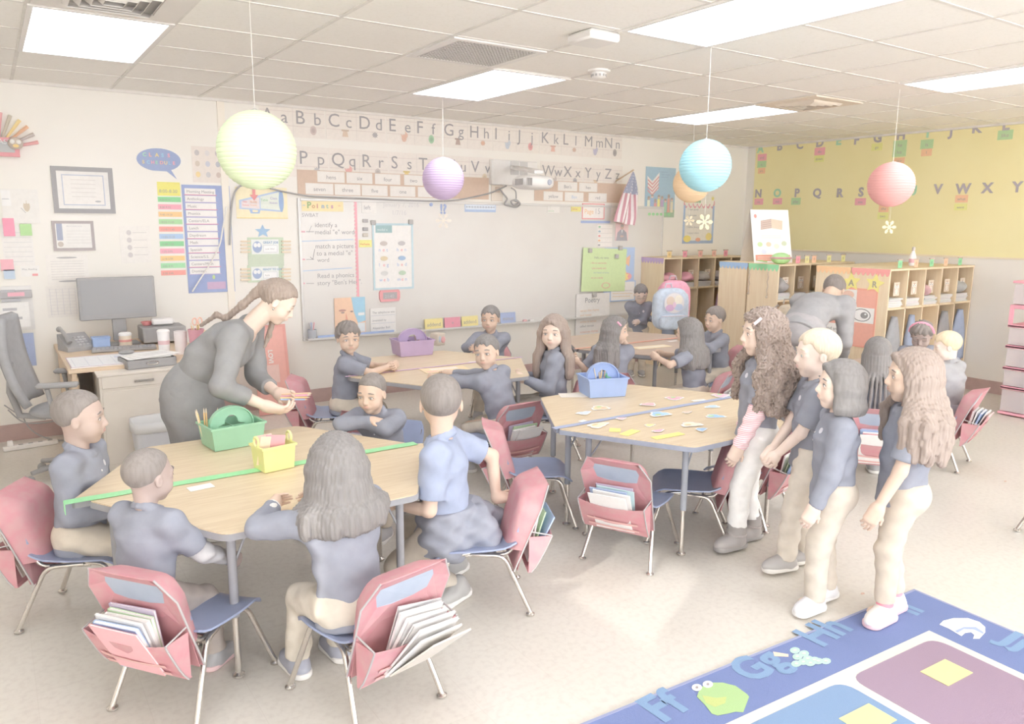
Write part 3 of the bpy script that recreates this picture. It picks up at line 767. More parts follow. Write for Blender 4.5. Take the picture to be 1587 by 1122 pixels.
def pencils(x, y, z, n, label, group, cols=((244, 214, 150), (248, 202, 140), (238, 222, 190)), L=.17, spread=.35, r=.0038):
    for i in range(n):
        ca = 2*math.pi*i/n+.7; a = spread*(.5+.5*math.sin(i*2.7+x*9)); t = bpy.data.objects.new('pencil', None)
        b = MB(); c = cols[i % len(cols)]; b.tube([(0, 0, 0), (0, 0, L*.86)], r, plastic(c), n=6)
        o = b.build('pencil', smooth=False); q = MB(); q.lathe([(r, L*.86), (r*.4, L*.97), (.0004, L)], mat('pencil_wood', (236, 214, 184), .7), n=6); q.build('tip', o)
        o.location = (x+.014*math.cos(ca), y+.014*math.sin(ca), z); o.rotation_euler = (a*math.sin(ca), a*math.cos(ca), 0)
        tag(o, label, 'pencil', group)
p = at_z(362, 690, TZ+.01); CG = (p.x+.01, p.y+.06)
caddy(CG[0], CG[1], TZ+.001, .12, .265, .20, .115, (150, 203, 168), 'green plastic caddy on the near left table')
pencils(CG[0]-.11, CG[1]+.05, TZ+.02, 6, 'pencil standing in the green caddy', 'pencils in the green caddy')
p = at_z(425, 725, TZ); 
t = caddy(p.x, p.y, TZ+.001, .15, .155, .125, .115, (234, 234, 150), 'small yellow basket on the green tape', name='basket', dividers=False, arch=False)
t['category'] = 'basket'; t['group'] = 'small baskets'
for s in (-1, 1):
    b = MB(); b.tube([(s*.078+.0*s, .022*math.cos(a), .115+.02+.022*math.sin(a)) for a in [i*math.pi/8 for i in range(16)]], .006, plastic((236, 236, 160)), n=8, closed=True); b.build('ring_handle', t)
for i, (dx, dy, a, c, lb) in enumerate([(-.03, .02, .15, (246, 206, 196), 'pink card standing at the left of the yellow basket'), (.0, .0, -.2, (238, 168, 176), 'red card lying in the yellow basket'), (-.045, .0, .35, (248, 224, 200), 'cream card leaning out of the yellow basket')]):
    b = MB(); b.box((0, 0, .075), (.085, .0015, .13), paper(c)); o = b.build('flash_card', smooth=False); o.location = (p.x+dx, p.y+dy, TZ+.012); o.rotation_euler = (-.15+.1*i, .1*i, a); tag(o, lb, 'card', 'cards in the yellow basket')
p = at_z(936, 612, TZ); caddy(p.x, p.y+.02, TZ+.001, -.32, .27, .22, .125, (154, 178, 226), 'blue plastic caddy on the table with paper cut-outs')
pencils(p.x-.01, p.y+.03, TZ+.02, 5, 'pencil leaning in the blue caddy', 'pencils in the blue caddy', spread=.5)
b = MB(); b.ball((0, 0, 0), (.032, .02, .026), plastic((140, 224, 160))); o = b.build('scissors_grip'); o.location = (p.x+.06, p.y+.02, TZ+.12); tag(o, 'green rounded sharpener on top of the blue caddy', 'sharpener')
p = at_z(641, 551, TZ); caddy(p.x+.02, p.y+.06, TZ+.001, -.1, .31, .23, .13, (186, 162, 200), 'purple plastic caddy on the middle table')
pencils(p.x+.11, p.y+.10, TZ+.03, 5, 'pencil standing in the purple caddy', 'pencils in the purple caddy', spread=.3)
# keepsake box beside the purple caddy
p = at_z(680, 535, TZ); b = MB(); b.box((0, 0, .055), (.10, .10, .11), paper((220, 206, 190)), ch=.006); o = b.build('tissue_box'); o.location = (p.x, p.y+.02, TZ+.001); o.rotation_euler = (0, 0, .3)
tag(o, 'small patterned cream box right of the purple caddy', 'box'); b = MB(); b.ball((.02, -.052, .05), (.028, .006, .03), plastic((232, 170, 170))); b.ball((-.025, -.052, .06), (.015, .004, .03), plastic((190, 200, 210))); b.build('painted_motif', o)
# papers and cards
def flat_paper(u, v, z, w, d, rz, rgb, label, cat='paper', group=None, items=None, name='paper_sheet', dz=0.0):
    p = at_z(u, v, z); pl = Plane((p.x, p.y, z), (math.cos(rz), math.sin(rz), 0), (-math.sin(rz), math.cos(rz), 0))
    return sheet_thing(name, label, cat, pl, -w/2, w/2, -d/2, d/2, rgb, items or (), t=.0012, off=.002+dz, group=group)
flat_paper(311, 756, TZ, .10, .06, .1, (246, 243, 238), 'small white card right of the dark haired boy', 'card')
flat_paper(690, 573, TZ, .36, .20, -.15, (246, 222, 180), 'yellow worksheet in the centre of the middle table', items=[('r', .2, .5, .8, .85, (250, 236, 222)), ('r', .05, .1, .3, .4, (246, 206, 180)), ('r', .5, .15, .9, .35, (244, 214, 170))])
flat_paper(736, 561, TZ, .11, .035, -.1, (248, 238, 240), 'white name strip on the pink tape', 'card')
flat_paper(860, 578, TZ, .05, .04, 0, (246, 240, 236), 'scrap of white paper at the right corner of the middle table', 'card') if False else None
flat_paper(1010, 538, TZ, .38, .13, -.1, (248, 230, 196), 'cream worksheet on the back brown table', items=[('r', .1, .3, .9, .7, (250, 240, 220))])
flat_paper(1043, 529, TZ, .13, .05, 0, (246, 238, 232), 'white name strip at the right of the back brown table', 'card')
flat_paper(905, 607+18, TZ, .20, .13, -.5, (240, 232, 220), 'clear plastic sleeve left of the blue caddy', 'plastic sleeve') if False else None
flat_paper(893, 613, TZ, .22, .12, -.5, (238, 228, 214), 'translucent bag left of the blue caddy', 'plastic bag')
def cutout(u, v, w, d, rz, rgb, inner, label, seed=0):
    p = at_z(u, v, TZ); rnd = random.Random(seed); pl = Plane((p.x, p.y, TZ), (math.cos(rz), math.sin(rz), 0), (-math.sin(rz), math.cos(rz), 0))
    n = 26; ph = rnd.random()*6; sh = []
    for i in range(n):
        a = 2*math.pi*i/n; r = .40+.07*math.sin(3*a+ph)+.035*math.sin(7*a+2*ph); sh.append((.5+r*math.cos(a), .5+r*math.sin(a)))
    it = [('p', [(.5+(q[0]-.5)*.8, .5+(q[1]-.5)*.8) for q in sh], inner[0])]
    for k, c in enumerate(inner[1:]):
        a = ph+k*2.2; it.append(('e', .5+.16*math.cos(a), .5+.16*math.sin(a), .13, .11, c))
    sheet_thing('paper_cutout', label, 'paper cut-out', pl, -w/2, w/2, -d/2, d/2, rgb, it, t=.0012, off=.003+.001*(seed % 3), shape=sh, group='paper cut-outs on the blue taped table')
W_ = (248, 244, 242)
CUT = [(930, 633, .15, .13, .3, W_, [(246, 214, 170), (240, 190, 160), (190, 220, 160)], 'orange and green paper cut-out below the blue caddy'),
 (905, 641, .13, .08, .1, W_, [(214, 224, 240), (230, 238, 246)], 'pale blue paper cut-out near the left tip of the table'),
 (1005, 628, .13, .10, -.2, W_, [(248, 196, 200), (244, 180, 190)], 'plain pink paper cut-out right of the blue caddy'),
 (1045, 618, .15, .12, -.2, W_, [(244, 180, 192), (170, 222, 150)], 'pink cut-out with a green middle, far side of the table'),
 (1117, 614, .15, .12, -.2, W_, [(248, 188, 204), (160, 224, 160)], 'pink and green cut-out next to the curly haired girl'),
 (1022, 643, .17, .13, 0, W_, [(166, 206, 236), (200, 222, 150), (180, 214, 240)], 'large blue cut-out beside the blue tape'),
 (1104, 631, .13, .08, -.2, W_, [(196, 222, 244), (180, 210, 236)], 'pale blue cut-out by the right end of the tape'),
 (927, 660, .18, .10, .2, W_, [(246, 232, 200), (226, 200, 150)], 'white cut-out with a tan figure near the table front'),
 (963, 650, .08, .06, 0, W_, [(250, 196, 200)], 'tiny pink cut-out below the tape'),
 (1007, 660, .09, .06, .2, W_, [(248, 230, 160)], 'tiny yellow cut-out in the table centre'),
 (1071, 659, .16, .11, -.2, W_, [(246, 238, 214), (228, 206, 160)], 'white and tan cut-out near the curly haired girl'),
 (1087, 667, .10, .07, .3, W_, [(170, 204, 236), (190, 220, 240)], 'small blue cut-out near the right front corner'),
 (1108, 646, .15, .10, -.5, W_, [(160, 204, 236), (206, 232, 130)], 'blue and lime cut-out beside the pink sleeve'),
 (1065, 640, .08, .05, 0, W_, [(246, 214, 196)], 'tiny orange cut-out beside the tape'),
 (1020, 669, .10, .05, 0, W_, [(246, 180, 206)], 'small magenta cut-out near the table front')]
for i, a in enumerate(CUT): cutout(*a, seed=i)
flat_paper(1083, 621, TZ, .10, .035, -.2, (248, 244, 240), 'white strip left of the curly haired girl', 'card')
flat_paper(903, 653, TZ, .05, .03, .2, (248, 244, 240), 'white scrap on the left end of the blue tape', 'card')
for u, v, w, d, rz, lb in ((953, 667, .07, .06, .8, 'left yellow strip piece on the table front edge'), (976, 671, .13, .055, .3, 'wide yellow torn piece on the table front edge'), (1035, 676, .20, .05, -.05, 'long yellow crinkled strip on the table front edge')):
    flat_paper(u, v, TZ, w, d, rz, (248, 240, 140), lb, 'paper strip', 'yellow strips on the front of the table')

# ---------------------------------------------------------------- cubby shelves
def cubby(x0, y0, n, cw, side, label, H=1.30, D=.38):
    """open side at y0 facing side (-1 towards the camera); x0 left edge"""
    W = n*cw+.018; t = thing('cubby_shelf', label, 'cubby shelf', (x0+W/2, y0-side*D/2, 0), 0 if side < 0 else math.pi, group='birch cubby shelves')
    def L(b, a, c, m): b.box2((a[0]-W/2, a[1], a[2]), (c[0]-W/2, c[1], c[2]), m)
    for xx, nm in ((0, 'side_panel'), (W-.018, 'side_panel')):
        b = MB(); L(b, (xx, -D/2, .0), (xx+.018, D/2, H), BIRCH); b.build(nm, t)
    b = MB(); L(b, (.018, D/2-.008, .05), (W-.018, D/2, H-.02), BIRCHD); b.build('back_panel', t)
    b = MB(); L(b, (0, -D/2-.004, H), (W, D/2, H+.018), BIRCH); b.build('top', t)
    for z in (.05, .25, .93):
        b = MB(); L(b, (.018, -D/2, z), (W-.018, D/2-.008, z+.018), BIRCH); b.build('shelf', t)
    for i in range(1, n):
        b = MB(); L(b, (i*cw, -D/2, .05), (i*cw+.018, D/2-.008, H), BIRCH); b.build('divider', t)
    b = MB()
    for i in range(n):
        cx = i*cw+cw/2-W/2+.009; b.tube([(cx, D/2-.01, .84), (cx, D/2-.07, .83), (cx, D/2-.085, .86)], .005, CHROME, n=6)
    b.build('coat_hooks', t); return t
CW = .262
C1 = (6.70, -.02); cubby(C1[0], -.40, 5, .30, -1, 'birch cubby shelf against the front wall, behind the backpack')
cubby(6.72, -2.02, 5, CW, -1, 'birch cubby shelf behind the bending woman, open side towards the view')
cubby(6.72, -1.24, 5, CW, 1, 'birch cubby shelf back to back with the one behind the bending woman')
CW3 = .312
cubby(6.98, -3.06, 5, CW3, -1, 'birch cubby shelf at the right, behind the seated children')
cubby(6.98, -2.28, 5, CW3, 1, 'birch cubby shelf at the right, back to back with the one behind the seated children')
def stack(cx, y, z, n, w, where, seed):
    r = random.Random(seed)
    for i in range(n):
        b = MB(); hh = .012+r.random()*.008; b.box((0, 0, hh/2), (w*.86, .26, hh), paper((236-r.randint(0, 10), 232-r.randint(0, 8), 228)))
        b.box((0, -.1305, hh/2), (w*.84, .001, hh*.3), paper((206, 202, 200)))
        o = b.build('workbook', smooth=False); o.location = (cx+r.uniform(-.008, .008), y+.15+r.uniform(-.01, .01), z); o.rotation_euler = (0, 0, r.uniform(-.05, .05)); z += hh+.0005
        tag(o, 'white workbook, '+('bottom', 'second', 'third', 'fourth', 'fifth')[i]+' from below, '+where, 'workbook', 'workbooks, '+where)
def clothes(cx, y, z, rgb, lb, seed=0, sz=(.09, .10, .05)):
    r = random.Random(seed); b = MB(); m = cloth(rgb)
    n, h = 16, 9; V = []; 
    b.ball((0, 0, sz[2]), sz, m, n=18, h=11)
    b.v = [tuple((p[0]*(1+.18*math.sin(p[2]*60+seed)+.1*math.sin(p[1]*50)), p[1], max(.001, p[2]*(1+.2*math.sin(p[0]*45+seed))))) for p in b.v]
    o = b.build('folded_clothing', smooth=True); o.location = (cx, y, z); tag(o, lb, 'clothing')
def hang(cx, y, ztop, zbot, w, rgb, lb, nm='hanging_jacket', seed=0):
    m = cloth(rgb); b = MB(); G = []
    for i in range(12):
        t = i/11; row = []
        for j in range(17):
            a = 2*math.pi*j/16; ww = w*(.25+.75*min(1, t*2.2)**.7)/2; rr = .055*(.5+.5*t)
            fold = 1+.14*math.sin(5*a+seed)*t
            row.append((ww*math.cos(a)*fold, rr*math.sin(a)*fold, ztop+(zbot-ztop)*t))
        G.append(row)
    b.sheet(G, .002, m); o = b.build(nm, smooth=True); o.location = (cx, y, 0); tag(o, lb, 'jacket')
# cubby 1 contents
CX = [C1[0]+.009+.15+.30*i for i in range(5)]
cols1 = [((236, 170, 182), 'folded red jacket'), ((238, 168, 184), 'bunched pink coat'), ((196, 188, 180), 'grey brown bag'), ((206, 196, 204), 'purple and blue scarf'), ((226, 180, 200), 'pink folded coat')]
NT = ['leftmost', 'second', 'third', 'fourth', 'fifth']
for i in range(5):
    stack(CX[i], -.40, .949, 4, .26, 'in the %s compartment of the wall cubby' % NT[i], i)
    clothes(CX[i], -.32, 1.02, cols1[i][0], cols1[i][1]+' in the %s compartment of the wall cubby' % NT[i], i, (.11, .11, .05))
hang(CX[0], -.36, .84, .36, .2, (166, 178, 200), 'blue jacket hung in the leftmost lower bay of the wall cubby')
hang(CX[3], -.36, .84, .5, .12, (226, 186, 214), 'pink bag hung in the fourth lower bay of the wall cubby', seed=2)
hang(CX[4], -.36, .84, .4, .16, (170, 170, 184), 'dark jacket hung in the fifth lower bay of the wall cubby', seed=3)
CX2 = [6.72+.009+CW/2+CW*i for i in range(5)]
for i in range(5):
    stack(CX2[i], -2.02, .949, 4, CW-.03, 'in the %s compartment behind the bending woman' % NT[i], 20+i)
clothes(CX2[0], -1.93, 1.02, (176, 172, 172), 'dark folded jacket in the leftmost compartment of the middle cubby', 3, (.09, .1, .07))
clothes(CX2[3], -1.93, 1.02, (214, 156, 160), 'red folded jacket behind the bending woman', 5, (.10, .1, .06))
clothes(CX2[4], -1.93, 1.02, (190, 184, 180), 'grey folded coat in the last compartment of the middle cubby', 6, (.09, .1, .05))
CX3 = [6.98+.009+CW3/2+CW3*i for i in range(5)]
for i in range(5):
    stack(CX3[i], -3.06, .949, 5, CW3-.03, 'in the %s compartment of the right cubby' % NT[i], 40+i)
clothes(CX3[2]-.03, -3.0, 1.035, (212, 168, 172), 'small dark red hat in the third compartment of the right cubby', 3, (.05, .06, .05))
clothes(CX3[4], -2.97, 1.035, (184, 184, 184), 'grey folded sweater in the fifth compartment of the right cubby', 4, (.11, .1, .06))
for i, c, l, w in ((0, (160, 160, 164), 'black jacket with pale stripes hung in the right cubby', .24), (1, (158, 168, 192), 'blue jacket hung in the second bay of the right cubby', .16), (3, (158, 156, 160), 'black coat hung in the fourth bay of the right cubby', .24), (4, (160, 172, 200), 'blue coat hung in the fifth bay of the right cubby', .24)):
    hang(CX3[i]+.02, -3.035, .86, .34, w, c, l, seed=i)
# owl name cards standing in cubbies, name tents on the tops
def owl_card(cx, y, z, lb):
    pl = Plane((cx, y, z), (1, 0, 0), (0, 0, 1))
    sheet_thing('owl_card', lb, 'card', pl, -.05, .05, 0, .13, (232, 216, 196), [('e', .5, .45, .40, .42, (206, 182, 164)), ('e', .5, .35, .26, .28, (238, 228, 216)), ('e', .32, .66, .15, .12, (248, 244, 238)), ('e', .68, .66, .15, .12, (248, 244, 238)),
        ('e', .33, .66, .06, .05, (160, 150, 150)), ('e', .67, .66, .06, .05, (160, 150, 150)), ('p', [(.42, .58), (.58, .58), (.5, .46)], (232, 176, 130))], group='owl cards in the cubbies')
for i in range(3): owl_card(CX2[i]+.06, -1.96, 1.05, 'owl card in the %s compartment of the middle cubby' % NT[i])
for i in range(5): owl_card(CX3[i]+.07, -3.0, 1.055, 'owl card in the %s compartment of the right cubby' % NT[i])
for i in range(1, 4): owl_card(CX[i]+.08, -.34, 1.03, 'owl card in the %s compartment of the wall cubby' % NT[i])
def tent(u, v, y, rgb, lb):
    p = at_y(u, v, y); t = thing('name_clip', lb, 'name card', (p.x, y, 1.319), group='name cards along the cubby tops')
    b = MB(); b.prism([(-.035, 0), (.035, 0), (.035, .075), (-.035, .075)], (0, 0, 0), (1, 0, 0), (0, 0, 1), (0, -1, 0), .002, paper(rgb)); b.build('card', t)
    b = MB(); b.box((0, 0, .078), (.085, .012, .012), mat('clip_brown', (196, 176, 160), .6)); b.build('clip', t)
    b = MB(); pl = Plane((0, -.002, 0), (1, 0, 0), (0, 0, 1)); b.prism(ell(0, .037, .018, .018), pl.O, pl.X, pl.Y, pl.N, .0006, paper(tuple(v*.9 for v in rgb))); b.build('motif', t)
Y_, O_, P_, G_ = (240, 232, 150), (250, 200, 170), (246, 160, 176), (150, 220, 170)
for i, (u, v, c) in enumerate(((1037, 396, (246, 214, 150)), (1061, 396, P_), (1085, 396, (248, 190, 180)), (1106, 397, (248, 196, 180)), (1124, 397, P_))): tent(u, v+6, -.36, c, 'small name card on the wall cubby top, %s from its left' % NT[i])
for i, (u, v, c) in enumerate(((1236, 412, P_), (1261, 411, O_), (1284, 410, (236, 230, 160)), (1306, 409, (232, 228, 160)), (1250, 411, (240, 230, 170)))): tent(u, v, -1.95, c, 'small name card on the middle cubby top, %s along' % NT[i])
for i, (u, v, c) in enumerate(((1394, 419, G_), (1419, 417, O_), (1443, 415, G_), (1465, 414, O_), (1487, 413, G_))): tent(u, v, -2.98, c, 'small name card on the right cubby top, %s along' % NT[i])
# scalloped borders on the end panels
def border_strip(x, ya, yb, z, rgb, lb, face=-1, horizontal='y'):
    pl = Plane((x, ya, z), (0, -1, 0) if horizontal == 'y' else (1, 0, 0), (0, 0, 1)); L = abs(yb-ya) if horizontal == 'y' else yb
    mb = MB(); mb.prism(scallop(0, L, 0, .07, 8), pl.O+pl.N*.001, pl.X, pl.Y, pl.N, .002, paper(rgb)); o = mb.build('scalloped_border', smooth=False); tag(o, lb, 'border trim', 'scalloped border strips')
border_strip(6.72, -1.24, -1.63, 1.28, (160, 190, 226), 'blue scalloped border strip on the middle cubby end')
border_strip(6.72, -1.64, -2.02, 1.28, (152, 222, 166), 'green scalloped border strip on the middle cubby end')
border_strip(6.98, -2.28, -2.66, 1.28, (252, 204, 152), 'orange scalloped border strip on the right cubby end')
border_strip(6.98, -2.67, -3.06, 1.28, (246, 164, 158), 'red scalloped border strip on the right cubby end')
border_strip(6.70, -.02, -.40, 1.28, (206, 178, 218), 'purple scalloped border strip on the wall cubby end')
# red chart on the end of the right cubby
PE = Plane((6.98, -2.28, 0), (0, -1, 0), (0, 0, 1))
sheet_thing('reading_chart', 'red reading chart with a white eye card on the right cubby end', 'chart', PE, .12, .68, .55, 1.12, (246, 178, 158),
    [('r', .30, .74, .62, .99, (246, 240, 234)), ('e', .46, .88, .11, .07, (236, 196, 176)), ('r', .32, .76, .6, .80, (170, 190, 220)),
     ('r', .55, .42, .97, .68, (248, 246, 242)), ('e', .74, .55, .17, .11, (150, 148, 148)), ('e', .74, .55, .15, .095, (252, 250, 248)), ('e', .79, .55, .07, .055, (150, 148, 148)), ('e', .81, .57, .02, .016, (250, 250, 250)),
     ('r', .05, .44, .42, .66, (248, 244, 240)), ('t', 'or', .1, .5, .09, (150, 148, 148)), ('r', .05, .05, .62, .36, (248, 244, 240)), ('t', 'and ans', .08, .24, .08, (150, 148, 148)), ('t', 'questions', .08, .12, .08, (150, 148, 148))], border=(244, 168, 146))
for i, (dx, ch, a) in enumerate(((.40, 'A', .1), (.64, 'R', -.15))):
    sheet_thing('paper_star', 'yellow paper star with the letter '+ch, 'star', PE, dx-.10, dx+.10, 1.08, 1.27, (244, 232, 140), [('t', ch, .5, .32, .42, (170, 162, 140), 'c', True)], shape=[((p[0]+1)/2, (p[1]+1)/2) for p in star(0, 0, 1, 5, .5, math.pi/2+a)], group='letter stars on the red chart', off=.004)
# twine cords hanging on the middle cubby end
for i, (yy, l) in enumerate(((-1.66, .24), (-1.90, .26))):
    b = MB(); b.tube([(6.713+.003*math.sin(k*1.3), yy+.006*math.sin(k*1.9), 1.24-l*k/10) for k in range(11)], .006, mat('twine', (196, 178, 160), .9), n=6); b.ball((6.712, yy, 1.235-l), .012, mat('twine', (196, 178, 160), .9)); o = b.build('twine_cord', smooth=True)
    tag(o, 'brown cord hanging on the middle cubby end, %s one' % ('left' if i == 0 else 'right'), 'cord', 'cords on the middle cubby end')
# flip chart stand on the middle cubby
p = at_y(1180, 408, -1.62); t = thing('flip_chart', 'white tabletop flip chart with picture page on the middle cubby', 'flip chart', (7.05, -1.60, 1.319), rz=-.42)
b = MB(); WH = paper((250, 249, 246))
def slab(b, w, h, lean, m, y0): 
    P = [(-w/2, y0, 0), (w/2, y0, 0), (w/2, y0+lean, h), (-w/2, y0+lean, h)]; b.add(P+[(q[0], q[1]+.004, q[2]) for q in P], [(0, 1, 2, 3), (7, 6, 5, 4), (0, 4, 5, 1), (1, 5, 6, 2), (2, 6, 7, 3), (3, 7, 4, 0)], m)
slab(b, .44, .56, .16, WH, -.16); b.build('front_page', t); b = MB(); slab(b, .44, .56, -.16, paper((226, 216, 204)), .17); b.build('rear_page', t)
M_ = t.matrix_basis if False else (Matrix.Translation(t.location) @ Matrix.Rotation(-.42, 4, 'Z'))
pc = MB(); v = Vector((0, .16, .56)).normalized(); pl = Plane((-.22, -.162, 0), (1, 0, 0), tuple(v))
def pr_(pts, rgb, o=.001): pc.prism(pts, pl.O+pl.N*o, pl.X, pl.Y, pl.N, .0006, paper(rgb))
pr_([(.10, .36), (.23, .38), (.23, .48), (.11, .46)], (196, 172, 160)); pr_([(.23, .38), (.35, .36), (.36, .46), (.23, .48)], (226, 208, 186))
for k in range(4): pr_([(.105, .375+.022*k), (.23, .395+.022*k), (.23, .400+.022*k), (.105, .380+.022*k)], (222, 200, 188), .0018)
for x_, y_, c_ in ((.08, .20, (200, 222, 170)), (.18, .20, (232, 206, 180)), (.27, .18, (240, 230, 214)), (.36, .21, (206, 216, 190)), (.12, .12, (222, 226, 240))): pr_(ell(x_, y_, .03, .026), c_)
pr_(ell(.05, .51, .016, .022), (232, 150, 140)); pr_([(.02, .02), (.42, .02), (.42, .085), (.02, .085)], (238, 160, 140))
for k in range(2): pr_([(.04, .035+.022*k), (.36-.05*k, .035+.022*k), (.36-.05*k, .042+.022*k), (.04, .042+.022*k)], (250, 232, 226), .002)
for k in range(2): pr_([(.10, .29-.02*k), (.33, .29-.02*k), (.33, .294-.02*k), (.10, .294-.02*k)], (226, 216, 210), .001)
pc.build('printed_picture', t, smooth=False)
# plain green cap
t = thing('soft_hat', 'green and red soft cap lying on the middle cubby', 'hat', (6.86, -1.93, 1.319), rz=-.6)
b = MB(); b.ball((0, 0, .055), (.10, .085, .06), cloth((176, 222, 150)), n=20, h=12); b.build('crown', t, smooth=True)
b = MB(); b.sheet([[(-.16+.02*j*0+.09*math.cos(a)*k/3-.0, .07*math.sin(a)*1.0, .02+.004*k) for a in [math.pi/2+math.pi*i/8 for i in range(9)]] for k in range(4)], .004, cloth((190, 228, 150))); b.build('brim', t, smooth=True)
b = MB(); b.tube([(.102*math.cos(a), .087*math.sin(a), .062) for a in [i*math.pi/12 for i in range(24)]], .011, cloth((206, 158, 160)), n=8, closed=True); b.build('band', t, smooth=True)
# bottle on the right cubby
p = at_y(1413, 417, -2.8); t = thing('spray_bottle', 'white bottle with a label on the right cubby', 'bottle', (p.x, -2.80, 1.319))
b = MB(); b.lathe([(.03, 0), (.034, .01), (.034, .09), (.02, .13), (.012, .15)], plastic((244, 240, 240)), n=18); b.build('body', t)
b = MB(); b.lathe([(.016, .15), (.016, .185), (.010, .19)], plastic((206, 196, 190)), n=14); b.build('cap', t); b = MB(); b.lathe([(.0345, .03), (.0345, .07)], paper((226, 176, 186)), n=18); b.build('label_band', t)

# ---------------------------------------------------------------- backpacks
def backpack(x, y, z, rz, rgb, trim, lb, w=.34, h=.42, patch=True, grp=None, lean=0):
    t = thing('backpack', lb, 'backpack', (x, y, z), rz); t.rotation_euler = (lean, 0, rz); m = mat('backpack_%d' % rgb[0], rgb, .45, kind='noise', scale=30, rgb2=tuple(v*.93 for v in rgb)); m2 = plastic(trim)
    def blob(w, d, h, c, m, nm, par):
        b = MB(); b.ball(c, (w/2, d/2, h/2), m, n=28, h=18); V = []
        for p in b.v:
            q = [(p[0]-c[0])/(w/2), (p[1]-c[1])/(d/2), (p[2]-c[2])/(h/2)]; V.append(tuple(c[k]+math.copysign(abs(q[k])**.55, q[k])*(w/2, d/2, h/2)[k]*(.92 if k == 0 and q[2] > .5 else 1) for k in range(3)))
        b.v = V; return b.build(nm, par, smooth=True)
    blob(w, .15, h, (0, 0, h/2), m, 'main_bag', t); f = blob(w*.82, .07, h*.36, (0, -.085, h*.21), m, 'front_pocket', t)
    b = MB(); b.tube([(w*.40*math.cos(a), -.118, h*.36+h*.06*math.sin(a)*0+0) for a in (0, math.pi)], .004, m2, n=6); b.build('zip', f)
    b = MB(); b.tube([(-.04, .06, h), (-.03, .06, h+.04), (.03, .06, h+.04), (.04, .06, h)], .008, m2, n=8); b.build('top_handle', t)
    for s in (-1, 1):
        b = MB(); b.tube([(s*.08, .08, h*.95), (s*.10, .14, h*.75), (s*.11, .13, h*.35), (s*.13, .07, h*.08)], .012, m2, n=8); b.build('shoulder_strap', t)
    b = MB(); b.tube([(w*.46*math.cos(a), -.045-.02*0, h*.62+h*.34*math.sin(a)) for a in [math.pi*i/12 for i in range(13)]], .005, m2, n=6); b.build('zip_line', t)
    if patch:
        b = MB(); pl = Plane((0, -.079, h*.66), (1, 0, 0), (0, 0, 1)); R_ = lambda pts, c, o: b.prism(pts, pl.O+pl.N*o, pl.X, pl.Y, pl.N, .002, paper(c))
        R_(ell(0, 0, .125, .115), (206, 212, 226), .0); R_(ell(0, 0, .113, .103), (228, 224, 226), .002); R_(ell(-.045, .02, .045, .05), (222, 204, 190), .004); R_(ell(.045, .03, .045, .05), (240, 234, 222), .004)
        R_(ell(-.05, -.05, .05, .035), (214, 176, 212), .0045); R_(ell(.05, -.045, .05, .035), (190, 206, 232), .0045); R_(ell(.0, -.02, .02, .03), (230, 200, 222), .005); b.build('picture_patch', t, smooth=False)
    return t
p = at_z(1046, 513, TZ); backpack(p.x, p.y+.08, TZ+.004, -.30, (198, 212, 230), (206, 196, 206), 'silver blue backpack with an oval picture standing on the brown table', w=.40, h=.44)
backpack(p.x+.25, p.y+.28, TZ+.004, -.5, (236, 160, 182), (190, 176, 182), 'pink backpack leaning behind the silver blue one', w=.36, h=.50, patch=False)
q = at_y(1225, 485, -2.62); backpack(q.x, -2.62, TZ+.004 if False else q.z-.2, -.3, (214, 196, 172), (186, 172, 160), 'patterned tan handbag at the hip of the bending woman', w=.26, h=.28, patch=False)['category'] = 'bag'

# ---------------------------------------------------------------- red drawer tower at the right
dx0 = at_z(1543, 642, 0); t = thing('drawer_tower', 'rolling tower of clear drawers with red frames by the right wall', 'drawer unit', (dx0.x+.02, dx0.y-.0, 0), rz=0.0)
FR_ = plastic((240, 164, 180)); CL = mat('clear_plastic', (226, 214, 216), .2, alpha=.55); H5 = [(.03, .25), (.27, .43), (.45, .63), (.65, .82), (.84, .99), (1.02, 1.22)]
WX, WY = .38, .40
WD = ['', 'Friday', 'Thursday', 'Wednesday', '', 'Monday']
for i, (z0, z1) in enumerate(H5):
    for zz in (z0-.02, z1-.003):
        b = MB(); b.box((WX/2, -WY/2+.0, zz+.012), (WX, WY, .022), FR_, ch=.004); b.build('frame_rail', t, smooth=False)
    if i == 4:
        for a in (0.015, WX-.015):
            for c in (-.015, -WY+.015): b = MB(); b.box((a, c, (z0+z1)/2), (.028, .028, z1-z0), FR_); b.build('post', t, smooth=False)
    if i == 4: continue
    b = MB(); m = CL
    b.box((WX/2, -WY+.012, (z0+z1)/2), (WX-.03, .006, z1-z0-.02), m); b.box((.018, -WY/2, (z0+z1)/2), (.005, WY-.03, z1-z0-.02), m); b.box((WX-.018, -WY/2, (z0+z1)/2), (.005, WY-.03, z1-z0-.02), m); b.box((WX/2, -WY/2, z0+.012), (WX-.03, WY-.03, .004), m)
    d = b.build('drawer', t, smooth=False); b = MB(); b.box((WX/2, -WY+.004, z1-.045), (.12, .016, .018), mat('drawer_handle', (176, 178, 190), .4), ch=.004); b.build('handle', d)
    if WD[i] or i == 0:
        if i: 
            pl = Plane((.03, -WY+.006, z0+.03), (1, 0, 0), (0, 0, 1)); b = MB(); b.prism([(0, 0), (.32, 0), (.32, .085), (0, .085)], pl.O, pl.X, pl.Y, pl.N, .002, paper((248, 244, 240))); lb_ = b.build('day_label', d, smooth=False)
            b = MB(); put_text(b, pl, WD[i], .16, .028, .042, paper((176, 170, 170)), off=.003, align='c'); b.build('lettering', lb_, smooth=False)
